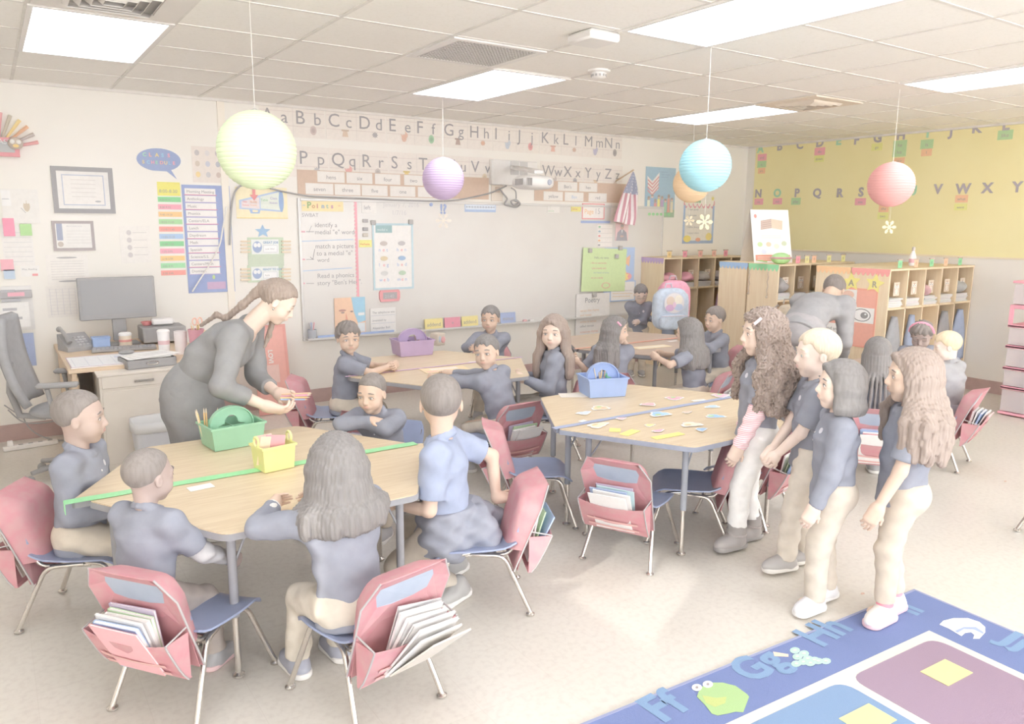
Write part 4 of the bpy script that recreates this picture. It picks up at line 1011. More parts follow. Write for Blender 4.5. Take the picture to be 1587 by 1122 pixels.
for i, (z0, z1) in enumerate(H5):
    if i == 4: continue
    c_ = [(170, 186, 200), (164, 176, 196), (160, 168, 190), (206, 196, 196), None, (232, 200, 214)][i]
    b = MB(); b.box((0, 0, (z1-z0)*.22), (.26, .28, (z1-z0)*.38), plastic(c_), ch=.01); o = b.build('storage_box'); o.location = (t.location.x+WX/2, t.location.y-WY/2, z0+.016)
    tag(o, '%s box inside the %s drawer of the red tower' % (['teal', 'slate blue', 'dark blue', 'grey', '', 'pink'][i], ['bottom', 'second lowest', 'middle', 'fourth lowest', '', 'top'][i]), 'box', 'boxes in the drawer tower')
b = MB(); b.lathe([(.07, 0), (.075, .02), (.10, .16), (.105, .17), (.095, .17), (.07, .03)], plastic((156, 160, 178)), n=20); o = b.build('pot'); o.location = (t.location.x+WX*.75, t.location.y-.2, 1.242); tag(o, 'dark blue pot on top of the drawer tower', 'pot')

# ---------------------------------------------------------------- teacher's desk corner
DZ = .745
t = thing('teacher_desk', 'oak topped teacher desk under the monitor', 'desk', (.83, -.70, 0))
WD2 = mat('desk_oak', (226, 200, 170), .5, kind='wood', scale=5, stretch=(1.2, 16, 16), rgb2=(214, 188, 158))
PUT = mat('putty_metal', (222, 212, 200), .5, kind='noise', scale=8, rgb2=(218, 208, 195))
b = MB(); b.box2((-.46, -.60, DZ-.03), (.46, .68, DZ), WD2, ch=.003); b.build('desktop', t); b = MB(); b.box2((-.44, -.58, .02), (-.41, .66, DZ-.03), WD2); b.build('side_panel', t)
b = MB(); b.box2((.40, -.58, .02), (.44, .66, DZ-.03), WD2); b.build('side_panel', t)
for i in range(2):
    b = MB(); b.box2((-.445, -.56, .38+.16*i), (-.40, -.15, .52+.16*i), WD2, ch=.003); d = b.build('drawer', t); b = MB(); b.box((-.455, -.36, .45+.16*i), (.015, .10, .015), CHROME); b.build('handle', d)
t = thing('file_cabinet', 'putty metal cabinet at the end of the teacher desk', 'cabinet', (.80, -1.24, 0))
b = MB(); b.box2((-.27, -.20, .05), (.27, .20, .70), PUT, ch=.004); b.build('body', t); b = MB(); b.box2((-.28, -.21, .70), (.28, .21, .72), PUT, ch=.004); b.build('top', t)
b = MB(); b.box2((-.26, -.19, 0), (.26, .19, .05), mat('cabinet_base', (196, 186, 176), .6)); b.build('base', t)
b = MB(); b.box2((-.255, -.207, .62), (.255, -.20, .70), PUT, ch=.002); d = b.build('drawer', t); b = MB(); b.box((.0, -.212, .655), (.12, .01, .014), CHROME); b.build('handle', d)
b = MB(); b.box2((-.255, -.206, .10), (.255, -.20, .60), PUT, ch=.002); b.build('drawer', t)
# monitor
t = thing('computer_monitor', 'dark flat computer monitor on the teacher desk', 'monitor', (.82, -.30, DZ), rz=.04)
b = MB(); b.box((0, 0, .37), (.55, .035, .33), BLACKP, ch=.006); b.build('bezel', t); b = MB(); b.box((0, -.0185, .38), (.51, .002, .27), mat('screen_glass', (160, 160, 162), .08, spec=.6)); b.build('screen', t)
b = MB(); b.box((0, .02, .13), (.10, .03, .20), BLACKP, ch=.004); b.box((0, 0, .008), (.26, .18, .016), BLACKP, ch=.005); b.build('stand', t)
t = thing('computer_tower', 'black computer box under the monitor', 'computer', (1.02, -.30, DZ), rz=0)
t.location = (1.12, -.33, DZ)
b = MB(); b.box((0, 0, .075), (.32, .26, .12), BLACKP, ch=.006); b.build('case', t); b = MB(); b.box((0, -.131, .08), (.28, .003, .08), mat('grille_dark', (150, 148, 150), .6)); b.build('front_grille', t)
t = thing('desk_phone', 'black desk telephone left of the monitor', 'telephone', (.50, -.42, DZ), rz=.3)
b = MB(); b.add([(-.1, -.09, 0), (.1, -.09, 0), (.1, .09, 0), (-.1, .09, 0), (-.1, -.09, .03), (.1, -.09, .03), (.1, .09, .12), (-.1, .09, .12)], [(3, 2, 1, 0), (4, 5, 6, 7), (0, 1, 5, 4), (1, 2, 6, 5), (2, 3, 7, 6), (3, 0, 4, 7)], BLACKP); b.build('body', t, smooth=False)
b = MB(); b.tube([(-.075, -.07, .07), (-.08, -.03, .115), (-.08, .05, .155), (-.075, .10, .155)], [.02, .014, .014, .022], BLACKP, n=10); b.build('handset', t)
b = MB()
for i in range(3):
    for j in range(4): b.box((0+.028*i, -.06+.03*j, .048+.0145*j), (.02, .018, .01), mat('phone_keys', (196, 194, 194), .5))
b.build('keypad', t)
t = thing('keyboard', 'black computer keyboard on the teacher desk', 'keyboard', (.80, -.62, DZ), rz=-.12)
b = MB(); b.box((0, 0, .012), (.44, .15, .02), BLACKP, ch=.004); b.build('case', t); b = MB()
for i in range(15):
    for j in range(5): b.box((-.20+.0285*i, -.055+.026*j, .024), (.022, .02, .006), mat('keys', (168, 166, 168), .5))
b.build('keys', t)
t = thing('computer_mouse', 'dark computer mouse on the desk calendar', 'mouse', (.78, -.86, DZ+.006)); b = MB(); b.ball((0, 0, .014), (.055, .033, .018), BLACKP); b.build('shell', t, smooth=True); b = MB(); b.box((.02, 0, .030), (.02, .004, .006), GRY); b.build('wheel', t)
pl = Plane((.36, -1.30, DZ), (1, 0, 0), (0, 1, 0))
o = sheet_thing('desk_calendar', 'large white desk calendar pad with red edge', 'calendar', pl, .03, .62, .02, .48, (242, 240, 240), [('r', .02, .02, .98, .97, (244, 243, 244))]+[('l', .05, .15*k+.08, .95, .15*k+.08, .006, (214, 214, 222)) for k in range(6)]+[('l', .14*k+.05, .08, .14*k+.05, .83, .006, (214, 214, 222)) for k in range(7)]+[('r', .5, .6, .85, .75, (220, 222, 236)), ('p', [(.55, .3), (.85, .4), (.8, .5)], (248, 220, 220))], border=(204, 180, 184), bt=.006, t=.006)
t = thing('paper_tray', 'black paper tray with handle holes on the putty cabinet', 'tray', (.86, -1.24, .721), rz=.12)
b = MB(); 
for a, c in (((-.16, -.12, 0), (.16, .12, .005)), ((-.16, -.12, 0), (-.155, .12, .06)), ((.155, -.12, 0), (.16, .12, .06)), ((-.16, -.12, 0), (.16, -.115, .06)), ((-.16, .115, 0), (.16, .12, .06))): b.box2(a, c, BLACKP)
b.build('tray_body', t); b = MB(); b.tube([(.04*math.cos(a), -.122, .034+.012*math.sin(a)) for a in [i*math.pi/8 for i in range(16)]], .003, CHROME, n=6, closed=True); b.build('handle_ring', t)
for i in range(3):
    pl = Plane((.86, -1.24, .721+.063+.004*i), (math.cos(.12+.15*i), math.sin(.12+.15*i), 0), (-math.sin(.12+.15*i), math.cos(.12+.15*i), 0))
    sheet_thing('paper_sheet', 'loose sheet heaped on the black paper tray, %s' % ('lowest', 'middle', 'top')[i], 'paper', pl, -.15+.03*i, .13+.03*i, -.11, .11, (246, 243, 240), [('r', .1, .3+.12*k, .85, .33+.12*k, (214, 210, 208)) for k in range(4)], group='papers on the black tray', t=.002)
def cup(x, y, z, r, h, rgb, lb, cat='cup', lid=None, band=None, flare=1.2, nm='cup'):
    t = thing(nm, lb, cat, (x, y, z)); b = MB(); b.lathe([(r, 0), (r*flare, h), (r*flare*.93, h), (r*.93, .005)], plastic(rgb), n=24); b.build('cup_body', t, smooth=.6)
    if lid: b = MB(); b.lathe([(r*flare*1.04, h-.008), (r*flare*1.04, h+.006), (r*flare*.8, h+.016), (.01, h+.016)], plastic(lid), n=24); b.build('lid', t, smooth=.5)
    if band: b = MB(); b.lathe([(r*(1+(flare-1)*.45)+.001, h*.45), (r*(1+(flare-1)*.62)+.001, h*.62)], plastic(band), n=24); b.build('printed_band', t)
    return t
cup(1.02, -.98, DZ, .036, .17, (244, 242, 242), 'tall white lidded coffee cup with a red mark', lid=(246, 244, 244), band=(232, 196, 200))
cup(1.13, -1.02, DZ, .042, .17, (240, 232, 230), 'clear plastic cup right of the coffee cup', flare=1.1)
t = cup(1.22, -1.12, DZ, .042, .19, (214, 150, 164), 'red tapered tumbler holding scissors and pencils', 'tumbler', flare=1.35, nm='tumbler')
pencils(1.22, -1.12, DZ+.06, 4, 'pencil in the red tumbler', 'pencils in the red tumbler', L=.19, spread=.25)
t = thing('scissors', 'scissors with orange grips in the red tumbler', 'scissors', (1.235, -1.11, DZ+.20), rz=.4)
b = MB(); b.box((0, 0, -.06), (.012, .004, .16), CHROME); b.build('blade', t)
for s in (-1, 1): b = MB(); b.tube([(s*.022+.018*math.cos(a), 0, .045+.026*math.sin(a)) for a in [i*math.pi/8 for i in range(16)]], .005, plastic((240, 190, 170)), n=8, closed=True); b.build('grip', t)
b = MB(); b.box((0, 0, .10), (.035, .006, .22), mat('ruler_wood', (238, 212, 178), .6)); o = b.build('wooden_ruler'); o.location = (1.20, -1.23, DZ+.002); o.rotation_euler = (.25, .3, 0); tag(o, 'wooden stick leaning beside the red tumbler', 'ruler')
t = thing('pencil_tub', 'blue plastic tub left of the keyboard', 'tub', (.66, -.47, DZ)); b = MB(); b.box2((-.06, -.045, 0), (.06, .045, .09), plastic((160, 184, 226)), ch=.006); b.build('tub_body', t); b = MB(); b.box2((-.064, -.049, .083), (.064, .049, .095), plastic((150, 176, 222)), ch=.002); b.build('rim', t)
cup(.83, -.47, DZ, .045, .10, (236, 218, 196), 'tan jar with a white lid below the monitor', 'jar', lid=(244, 242, 240), band=(236, 160, 150), flare=1.02, nm='jar')
t = cup(1.02, -.28, DZ+.137, .03, .03, (240, 150, 150), 'small red bowl on the computer box', 'bowl', flare=1.5, nm='bowl')
t = thing('desk_printer', 'black printer behind the cups', 'printer', (1.30, -.42, DZ)); t.location = (1.12, -.62, DZ)
bpy.data.objects.remove(t)
b = MB(); b.box((0, 0, .03), (.16, .10, .05), plastic((242, 238, 236)), ch=.01); o = b.build('tape_dispenser'); o.location = (1.13, -.32, DZ+.138); tag(o, 'white box of tissues on the black computer box', 'box')
# office chair
t = thing('office_chair', 'black high backed office chair at the teacher desk', 'office chair', (.34, -1.20, 0), rz=-math.pi/2-.25)
FB = cloth((162, 161, 162)); b = MB()
G = []
for i in range(15):
    tt = i/14; row = []
    for j in range(13):
        s = -1+2*j/12; w = .215*(1-.35*max(0, (tt-.55)/.45)**2)*(.82+.18*min(1, tt*4)); row.append((w*s, -.20-.10*tt+.06*math.sin(tt*math.pi*1.0)*-.6+.05*s*s, .54+.56*tt))
    G.append(row)
b.sheet(G, .05, FB); b.build('backrest', t, smooth=True)
b = MB(); b.ball((0, .02, .47), (.24, .23, .05), FB, n=24, h=12); b.build('seat', t, smooth=True)
b = MB(); b.tube([(0, -.12, .42), (0, -.27, .44), (0, -.31, .60), (0, -.29, .80)], .022, BLACKP, n=10); b.build('back_bracket', t)
for s in (-1, 1): b = MB(); b.tube([(s*.2, .0, .45), (s*.27, -.02, .52), (s*.27, -.04, .66)], .016, BLACKP, n=8); b.box((s*.27, .02, .68), (.07, .24, .03), BLACKP, ch=.01); b.build('armrest', t)
b = MB(); b.tube([(0, 0, .09), (0, 0, .44)], .027, BLACKP, n=12); b.build('gas_post', t)
for k in range(5):
    a = k*2*math.pi/5+.3; b = MB(); b.tube([(0, 0, .11), (.25*math.cos(a), .25*math.sin(a), .075)], [.026, .016], BLACKP, n=8); l = b.build('leg', t); b = MB(); b.ball((.26*math.cos(a), .26*math.sin(a), .03), (.028, .028, .03), BLACKP); b.build('caster', l)
# waste basket
p = at_z(232, 700, 0); t = thing('waste_basket', 'grey waste basket lined with a clear bag', 'waste basket', (.83, -1.64, 0))
b = MB(); G = mat('basket_grey', (204, 204, 210), .4); 
def rr(sx, sy, z, n=24): return [(sx*math.copysign(abs(math.cos(a))**.5, math.cos(a)), sy*math.copysign(abs(math.sin(a))**.5, math.sin(a)), z) for a in [2*math.pi*i/n for i in range(n+1)]]
b.sheet([rr(.12, .09, .0), rr(.135, .105, .17), rr(.15, .12, .42)], .004, G); b.prism([(q[0], q[1]) for q in rr(.12, .09, 0)[:-1]], (0, 0, 0), (1, 0, 0), (0, 1, 0), (0, 0, 1), .005, G); b.build('bucket', t)
b = MB(); b.sheet([rr(.13, .10, .10), rr(.146, .116, .422), rr(.16, .13, .43), rr(.162, .132, .36)], .002, mat('bin_liner', (228, 226, 224), .3, alpha=.8)); b.build('liner', t, smooth=True)
# cables on the floor by the wall
for i, (P, lb) in enumerate([([(.02, -.03, .75), (.08, -.05, .4), (.14, -.10, .12), (.3, -.2, .012), (.55, -.3, .012)], 'black cable falling from the wall to the floor'),
        ([(.0, -.05, .30), (.1, -.1, .22), (.25, -.16, .20), (.42, -.2, .30)], 'black cable looping behind the office chair'), ([(.02, -.05, .26), (.12, -.12, .16), (.3, -.2, .16), (.42, -.2, .2)], 'lower black cable under the teacher desk')]):
    b = MB(); Q = []
    for k in range(len(P)-1):
        for s in range(6):
            u = s/6; p0 = Vector(P[max(k-1, 0)]); p1 = Vector(P[k]); p2 = Vector(P[k+1]); p3 = Vector(P[min(k+2, len(P)-1)])
            Q.append(.5*((2*p1)+(p2-p0)*u+(2*p0-5*p1+4*p2-p3)*u*u+(3*p1-p0-3*p2+p3)*u**3))
    Q.append(Vector(P[-1])); b.tube(Q, .005, BLACKP, n=6); o = b.build('power_cable', smooth=1.2); tag(o, lb, 'cable')
t = thing('power_strip', 'white power strip on the floor at the far left', 'power strip', (.14, -.30, 0), rz=.1); b = MB(); b.box((0, 0, .018), (.36, .05, .034), plastic((240, 236, 232)), ch=.005); b.build('strip', t); b = MB()
for k in range(5): b.box((-.13+.065*k, 0, .0355), (.03, .026, .003), GRY)
b.build('outlets', t); b = MB(); b.box((-.13, 0, .05), (.04, .04, .05), plastic((246, 243, 240)), ch=.006); b.build('plug', t)
# yellow strap lying by the left chair
b = MB(); b.sheet([[(.02+.20*i/10, -4.02+.04*i/10+.008*math.sin(i), .004+.02*(i/10)**2), (.03+.20*i/10, -4.055+.04*i/10+.008*math.sin(i), .004+.02*(i/10)**2)] for i in range(11)], .002, cloth((248, 240, 150))); o = b.build('yellow_strap', smooth=True)
a_, c_ = at_z(20, 893, 0), at_z(78, 865, 0.03); o.location = (a_.x-.02, a_.y+4.02, 0); tag(o, 'yellow ribbon strap on the floor behind the left chair', 'strap')
# coral banner leaning behind the teacher
pl = Plane((1.98, -.30, 0), (1, 0, 0), (0, .18, 1))
a_, c_ = at_y(402, 515, -.25), at_y(452, 610, -.25)
pl = Plane((a_.x, -.26, 0.004), (1, 0, 0), (0, .16, 1))
sheet_thing('coral_display_board', 'coral display board with a vertical word behind the bending teacher', 'display board', pl, -.04, c_.x-a_.x, 0, a_.z+.05, (246, 182, 170), [('t', 'LOVI', .42, .72, .07, (248, 240, 236), 'l', True, -math.pi/2), ('r', .3, .35, .7, .55, (250, 210, 200))], border=(238, 168, 158), t=.012)
# ---------------------------------------------------------------- things on the front wall
INK = (164, 160, 162); DK = (170, 168, 170)
def wsheet(name, label, cat, px, rgb, items=(), y=0.0, off=.001, **k):
    x0, x1, z0, z1 = fpx(*px, y=y); return sheet_thing(name, label, cat, Plane((0, y, 0), (1, 0, 0), (0, 0, 1)), x0, x1, z0, z1, rgb, items, off=off, **k)
# alphabet cards, two rows
def animal(c, k=0):
    A_ = [('e', .62, .22, .09, .13, c), ('e', .70, .32, .05, .09, c), ('p', [(.54, .22), (.50, .36), (.57, .30)], c), ('p', [(.66, .38), (.67, .47), (.71, .40)], c)]
    B_ = [('e', .62, .25, .10, .15, c), ('e', .62, .25, .06, .08, tuple(v*.93 for v in c))]
    C_ = [('p', [(.52, .12), (.72, .12), (.68, .34), (.56, .34)], c), ('r', .50, .30, .74, .36, tuple(v*.93 for v in c))]
    D_ = [('p', star(.62, .25, .11, 8, .6), c), ('e', .62, .25, .055, .075, tuple(min(255, v*1.04) for v in c))]
    return (A_, B_, C_, D_)[k % 4]
def half(its, x):
    o = []
    for it in its:
        if it[0] == 'p': o.append(('p', [(x+(p[0]-.0)*.5, p[1]) for p in it[1]], it[2]))
        elif it[0] == 'e': o.append(('e', x+it[1]*.5, it[2], it[3]*.5, it[4], it[5]))
        elif it[0] == 'r': o.append(('r', x+it[1]*.5, it[2], x+it[3]*.5, it[4], it[5]))
    return o
AC = dict(A=(224, 206, 200), B=(214, 196, 190), C=(222, 200, 180), D=(176, 172, 174), E=(228, 190, 170), F=(170, 206, 172), G=(190, 168, 158), H=(214, 176, 156), I=(206, 212, 220), J=(232, 172, 172), K=(232, 190, 176), L=(206, 178, 162), M=(190, 186, 206), N=(176, 168, 166),
          O=(200, 190, 184), P=(190, 186, 186), Q=(232, 176, 172), R=(206, 196, 190), S=(240, 216, 146), T=(206, 200, 190), U=(214, 206, 214), V=(230, 214, 190), W=(206, 196, 190), X=(184, 180, 182), Y=(230, 206, 180), Z=(206, 190, 176))
X0A, XWA = 2.085, .608
ZT1, ZB1 = at_y(700, 186).z, at_y(700, 229).z
def alpha_card(x0, zt, zb, a, b, k, g):
    its = [('l', .01, .80, .99, .80, .02, (226, 214, 208)), ('l', .01, .35, .99, .35, .02, (226, 214, 208)), ('l', .5, .02, .5, .98, .012, (222, 214, 208))]
    for i, c in enumerate((a, b)):
        its += half(animal(AC[c], k*2+i), .5*i)
        its += [('t', c, .03+.5*i, .43, .62, INK), ('t', c.lower(), .035+.5*i+.28, .43, .56, INK)]
    sheet_thing('alphabet_card', 'white alphabet card with %s%s and %s%s' % (a, a.lower(), b, b.lower()), 'alphabet card', FW, x0+.004, x0+XWA-.004, zb, zt, (240, 232, 224), its, group=g, t=.002)
R1 = 'ABCDEFGHIJKLMN'
for i in range(7): alpha_card(X0A+XWA*i, ZT1, ZB1, R1[2*i], R1[2*i+1], i, 'alphabet cards in the upper row')
ZT2, ZB2 = at_y(600, 235).z, at_y(600, 266).z; ZB2 = ZT2-(ZT1-ZB1)
for i, (a, b) in enumerate((('O', 'P'), ('Q', 'R'), ('S', 'T'), ('U', 'V'))): alpha_card(X0A+XWA*i+.02, ZT2, ZB2, a, b, i+3, 'alphabet cards in the lower row')
for i, (a, b) in enumerate((('W', 'X'), ('Y', 'Z'))): alpha_card(X0A+XWA*(i+5)+.02, ZT2, ZB2, a, b, i+2, 'alphabet cards in the lower row')
wsheet('icon_chart', 'pale chart of small icons left of the green lantern', 'chart', (296, 226, 352, 284), (236, 226, 218), [('e', .15+.3*(i % 3), .82-.3*(i//3), .07, .08, [(196, 190, 190), (226, 220, 218), (206, 196, 196), (214, 200, 186), (206, 206, 216), (190, 190, 196), (240, 216, 160), (210, 206, 206), (214, 196, 186)][i]) for i in range(9)])
# brown strips and word cards
def strip(px, lb):
    x0, x1, z0, z1 = fpx(*px); mb = MB(); mb.box2((x0, -.006, z0), (x1, -.001, z1), paper((216, 190, 170))); o = mb.build('cork_strip', smooth=False); tag(o, lb, 'board strip', 'brown strips holding word cards'); return x0, x1, z0, z1
z_hi, z_lo = at_y(560, 267).z, at_y(560, 304).z
def wstrip(u0, u1, lb):
    x0, x1 = at_y(u0, 290).x, at_y(u1, 290).x; mb = MB(); mb.box2((x0, -.006, z_lo), (x1, -.001, z_hi), paper((216, 190, 170))); o = mb.build('cork_strip', smooth=False); tag(o, lb, 'board strip', 'brown strips holding word cards')
wstrip(461, 757, 'brown strip with word cards above the left half of the whiteboard'); wstrip(828, 972, 'brown strip with word cards below the letters W to Z')
zm = (z_hi+z_lo)/2
def wcard(u0, u1, row, s, c=INK):
    x0, x1 = at_y(u0, 290).x, at_y(u1, 290).x; z0, z1 = ((zm+.006, z_hi-.006) if row == 0 else (z_lo+.006, zm-.006))
    sheet_thing('word_card', 'white word card reading '+s+('' if row == 0 else ', lower row'), 'word card', FW, x0, x1, z0, z1, (244, 239, 233), [('t', s, .5, .30, .52, c, 'c')], off=.0065, group='word cards on the brown strips', t=.0015)
for u0, u1, r, s in ((492, 534, 0, 'hens'), (537, 577, 0, 'six'), (581, 620, 0, 'four'), (626, 655, 0, 'two'), (473, 516, 1, 'seven'), (518, 558, 1, 'three'), (560, 600, 1, 'five'), (604, 643, 1, 'one'), (647, 690, 1, 'fox'), (864, 894, 0, "Ben's"), (897, 925, 0, 'hen'), (842, 872, 1, 'yellow'), (912, 940, 1, 'red')): wcard(u0, u1, r, s)
wcard(875, 904, 1, 'Ben', (190, 206, 230))
# whiteboard
wb = fpx(462, 309, 1022, 480); bx0, bx1, bz0, bz1 = 2.42, 7.03, .63, 1.905
t = thing('whiteboard', 'long white dry erase board with grey frame on the front wall', 'whiteboard', (0, 0, 0)); WBM = mat('whiteboard_enamel', (227, 223, 218), .25, spec=.4, kind='noise', scale=3, rgb2=(225, 220, 215)); ALU = mat('aluminium', (222, 219, 216), .4, metal=.2)
b = MB(); b.box2((bx0, -.012, bz0), (bx1, 0, bz1), WBM); b.build('panel', t, smooth=False)
for nm, a, c in (('top_rail', (bx0, bz1), (bx1, bz1+.025)), ('side_rail', (bx0-.025, bz0), (bx0, bz1+.025)), ('side_rail', (bx1, bz0), (bx1+.025, bz1+.025)), ('bottom_rail', (bx0-.025, bz0-.025), (bx1+.025, bz0))):
    b = MB(); b.box2((a[0], -.02, a[1]), (c[0], 0, c[1]), ALU, ch=.004); b.build(nm, t)
b = MB(); b.box2((bx0, -.085, bz0-.012), (bx1, -.02, bz0-.004), ALU); b.box2((bx0, -.09, bz0-.012), (bx1, -.085, bz0+.006), ALU); b.build('marker_tray', t)
BP = Plane((0, -.012, 0), (1, 0, 0), (0, 0, 1))
b = MB()
def btext(s, u, v, h, c=INK, wide=None):
    p = at_y(u, v); hh = h/ (FPX/((np.array(p)-CAM) @ _F)); put_text(b, BP, s, p.x, p.z, hh, paper(c), off=.0012)
for s, u, v, h in (('SWBAT', 467, 336, 8), ('identify a', 487, 352, 10), ('medial "e" word', 487, 363, 10), ('match a picture', 488, 385, 10), ('to a medial "e"', 490, 396, 10), ('word', 491, 406, 9), ('Read a phonics', 491, 431, 10), ('story "Ben\'s Hen".', 491, 442, 10)): btext(s, u, v, h)
for s, u, v, h in (('January 7, 2016', 593, 320, 10), ('1/7/16', 606, 333, 10)): btext(s, u, v, h, (206, 202, 202))
b.build('handwriting', t, smooth=False)
b = MB()
def bline(u0, v0, u1, v1, w, c):
    p, q = at_y(u0, v0), at_y(u1, v1); d = (q-p); n = Vector((-d.z, 0, d.x)).normalized()*w/2; P = [p-n, q-n, q+n, p+n]; P = [Vector((x.x, -.0125, x.z)) for x in P]; b.add(P+[x+Vector((0, -.0006, 0)) for x in P], [(0, 1, 2, 3), (7, 6, 5, 4)], paper(c))
bline(467, 374, 547, 371, .008, (190, 208, 230)); bline(467, 420, 545, 415, .008, (190, 208, 230))
for v in (359, 402, 439): bline(474, v, 486, v, .005, INK); bline(466, v, 472, v, .014, (236, 180, 190))
bline(480, 398, 484, 402, .006, INK); bline(484, 402, 487, 386, .006, INK); bline(478, 360, 482, 350, .004, DK)
b.build('drawn_lines', t, smooth=False)
# red wavy border down the board
x0, x1, z0, z1 = fpx(549, 310, 556, 460); mb = MB(); n = 26; P = [(x1, z0), (x1, z1), (x0, z1)]
for i in range(n*4): P.append((x0-.012*abs(math.sin(math.pi*i/4)), z1-(z1-z0)*i/(n*4)))
mb.prism([(p[0], p[1]) for p in P], BP.O+BP.N*.001, BP.X, BP.Y, BP.N, .002, paper((244, 176, 186))); o = mb.build('scalloped_border', smooth=False); tag(o, 'pink and red scalloped strip running down the whiteboard', 'border trim')
def bsheet(name, label, cat, px, rgb, items=(), **k): return wsheet(name, label, cat, px, rgb, items, y=-.012, **k)
PC = [(176, 206, 150), (240, 196, 150), (236, 170, 166), (170, 196, 226), (190, 216, 196), (226, 180, 206), (240, 206, 150)]
bsheet('points_header', 'yellow header card reading Points in coloured letters', 'sign', (467, 309, 532, 328), (248, 228, 178), [('t', c, .12+.115*i, .28, .75 if i == 0 else .55, tuple(v*.92 for v in PC[i]), 'l', True) for i, c in enumerate('Points')]+[('p', star(.05, .5, .05, 5), (170, 200, 226)), ('p', star(.9, .5, .06, 5), (236, 196, 160))])
bsheet('word_label', 'white label reading left at the top of the whiteboard', 'label', (560, 312, 583, 330), (240, 236, 231), [('t', 'left', .15, .3, .5, DK)])
bsheet('word_label', 'white label reading right by the flag', 'label', (947, 316, 974, 343), (240, 234, 228), [('t', 'right', .2, .4, .32, DK)])
bsheet('punctuation_magnet', 'blue exclamation and question marks on the whiteboard', 'magnet', (680, 314, 700, 333), (232, 230, 232), [('t', '!?', .05, .1, 1.1, (158, 174, 214), 'l', True)], shape=[(.3, .0), (.9, .0), (.9, .02), (.3, .02)])
mb = MB(); p = at_y(667, 317); mb.lathe([(.018, 0), (.018, .008), (.012, .01)], plastic((160, 178, 220)), R=Matrix.Rotation(math.pi/2, 3, 'X'), c=(p.x, -.012, p.z)); o = mb.build('round_magnet'); tag(o, 'round blue magnet left of the punctuation marks', 'magnet')
bsheet('number_line', 'blue number line strip on the whiteboard', 'number line', (720, 313, 768, 329), (180, 200, 230), [('r', .02, .25, .98, .75, (222, 230, 242)), ('l', .04, .5, .96, .5, .05, (176, 180, 190))]+[('l', .06+.088*i, .42, .06+.088*i, .6, .012*8, (176, 180, 190)) for i in range(11)])
its = [('r', .08, .86, .48, .97, (164, 196, 198)), ('t', 'medial e', .12, .89, .05, (236, 242, 242))]
for i, (a, c) in enumerate((('net', 'hen'), ('leg', 'bed'), ('web', 'men'))):
    for j, w_ in enumerate((a, c)):
        x_ = .14+.44*j; y_ = .58-.225*i; its += [('e', x_+.13, y_+.12, .09, .035, [(206, 196, 190), (200, 196, 196), (230, 214, 180), (170, 196, 226), (222, 220, 218), (190, 210, 186)][i*2+j])]
        its += [('t', w_[0], x_, y_, .075, (180, 196, 226)), ('t', w_[1], x_+.10, y_, .075, (236, 160, 166)), ('t', w_[2], x_+.19, y_, .075, (180, 196, 226))]
bsheet('word_chart', 'blue edged chart of words net, hen, leg, bed, web, men', 'chart', (576, 346, 641, 447), (246, 243, 240), its, border=(196, 218, 226), t=.004)
for i, (u, v) in enumerate(((577, 345), (635, 344))):
    p = at_y(u, v); mb = MB(); mb.box((p.x, -.024, p.z), (.05, .018, .045), mat('clip_metal', (182, 178, 176), .5), ch=.004); o = mb.build('binder_clip'); tag(o, 'dark clip on the %s upper corner of the word chart' % ('left', 'right')[i], 'clip')
for i, (v, c) in enumerate(((342, (178, 172, 172)), (355, (166, 162, 162)), (364, (206, 196, 184)))):
    p = at_y(565, v); mb = MB(); mb.box((p.x, -.020, p.z), (.055, .014, .034), plastic(c), ch=.003); o = mb.build('magnet_clip'); tag(o, '%s magnet clip left of the word chart' % ('uppermost grey', 'black', 'tan')[i], 'magnet')
bsheet('name_tag', 'yellow handwritten tag left of the word chart', 'tag', (556, 372, 576, 383), (240, 236, 150), [('t', 'Verbena', .08, .3, .42, (232, 130, 120))])
t = bsheet('digital_timer', 'red framed digital timer below the word chart', 'timer', (587, 450, 619, 466), (240, 168, 172), [('r', .16, .22, .84, .80, (178, 172, 174)), ('t', '21:40', .24, .32, .40, (206, 200, 200))], t=.02, shape=[(.06, 0), (.94, 0), (1, .3), (1, .8), (.94, 1), (.06, 1), (0, .8), (0, .3)])
bsheet('book_cover', 'orange and blue picture page with a face close-up on the board tray', 'poster', (517, 462, 566, 516), (246, 206, 176), [('p', [(.55, 1), (1, 1), (1, .35), (.75, .3), (.62, .6)], (170, 214, 238)), ('e', .25, .66, .12, .03, (196, 150, 140)), ('e', .26, .60, .06, .02, (170, 150, 146)), ('e', .55, .62, .05, .02, (170, 150, 146)),
       ('p', [(.36, .6), (.44, .35), (.34, .36)], (236, 170, 146)), ('e', .36, .24, .13, .025, (232, 150, 136)), ('r', .74, .05, .98, .3, (236, 240, 244)), ('r', .76, .5, .97, .58, (244, 246, 248))], off=.012)
bsheet('caption_sheet', 'white ruled sheet with three handwritten lines beside the face picture', 'paper', (573, 478, 613, 513), (244, 241, 238), [('t', 'The telephone was', .07, .78, .13, DK), ('t', 'invented by', .07, .46, .13, DK), ('t', 'Alexander Bell', .07, .15, .13, DK), ('l', .03, .7, .97, .7, .02, (214, 214, 220)), ('l', .03, .38, .97, .38, .02, (214, 214, 220))], off=.010)
mb = MB(); a_, c_ = at_y(492, 514, -.05), at_y(610, 514, -.05); mb.box2((a_.x, -.062, bz0-.003), (c_.x, -.05, bz0+.022), paper((176, 196, 236))); o = mb.build('blue_border_roll', smooth=False); tag(o, 'blue strip lying on the left end of the marker tray', 'strip')
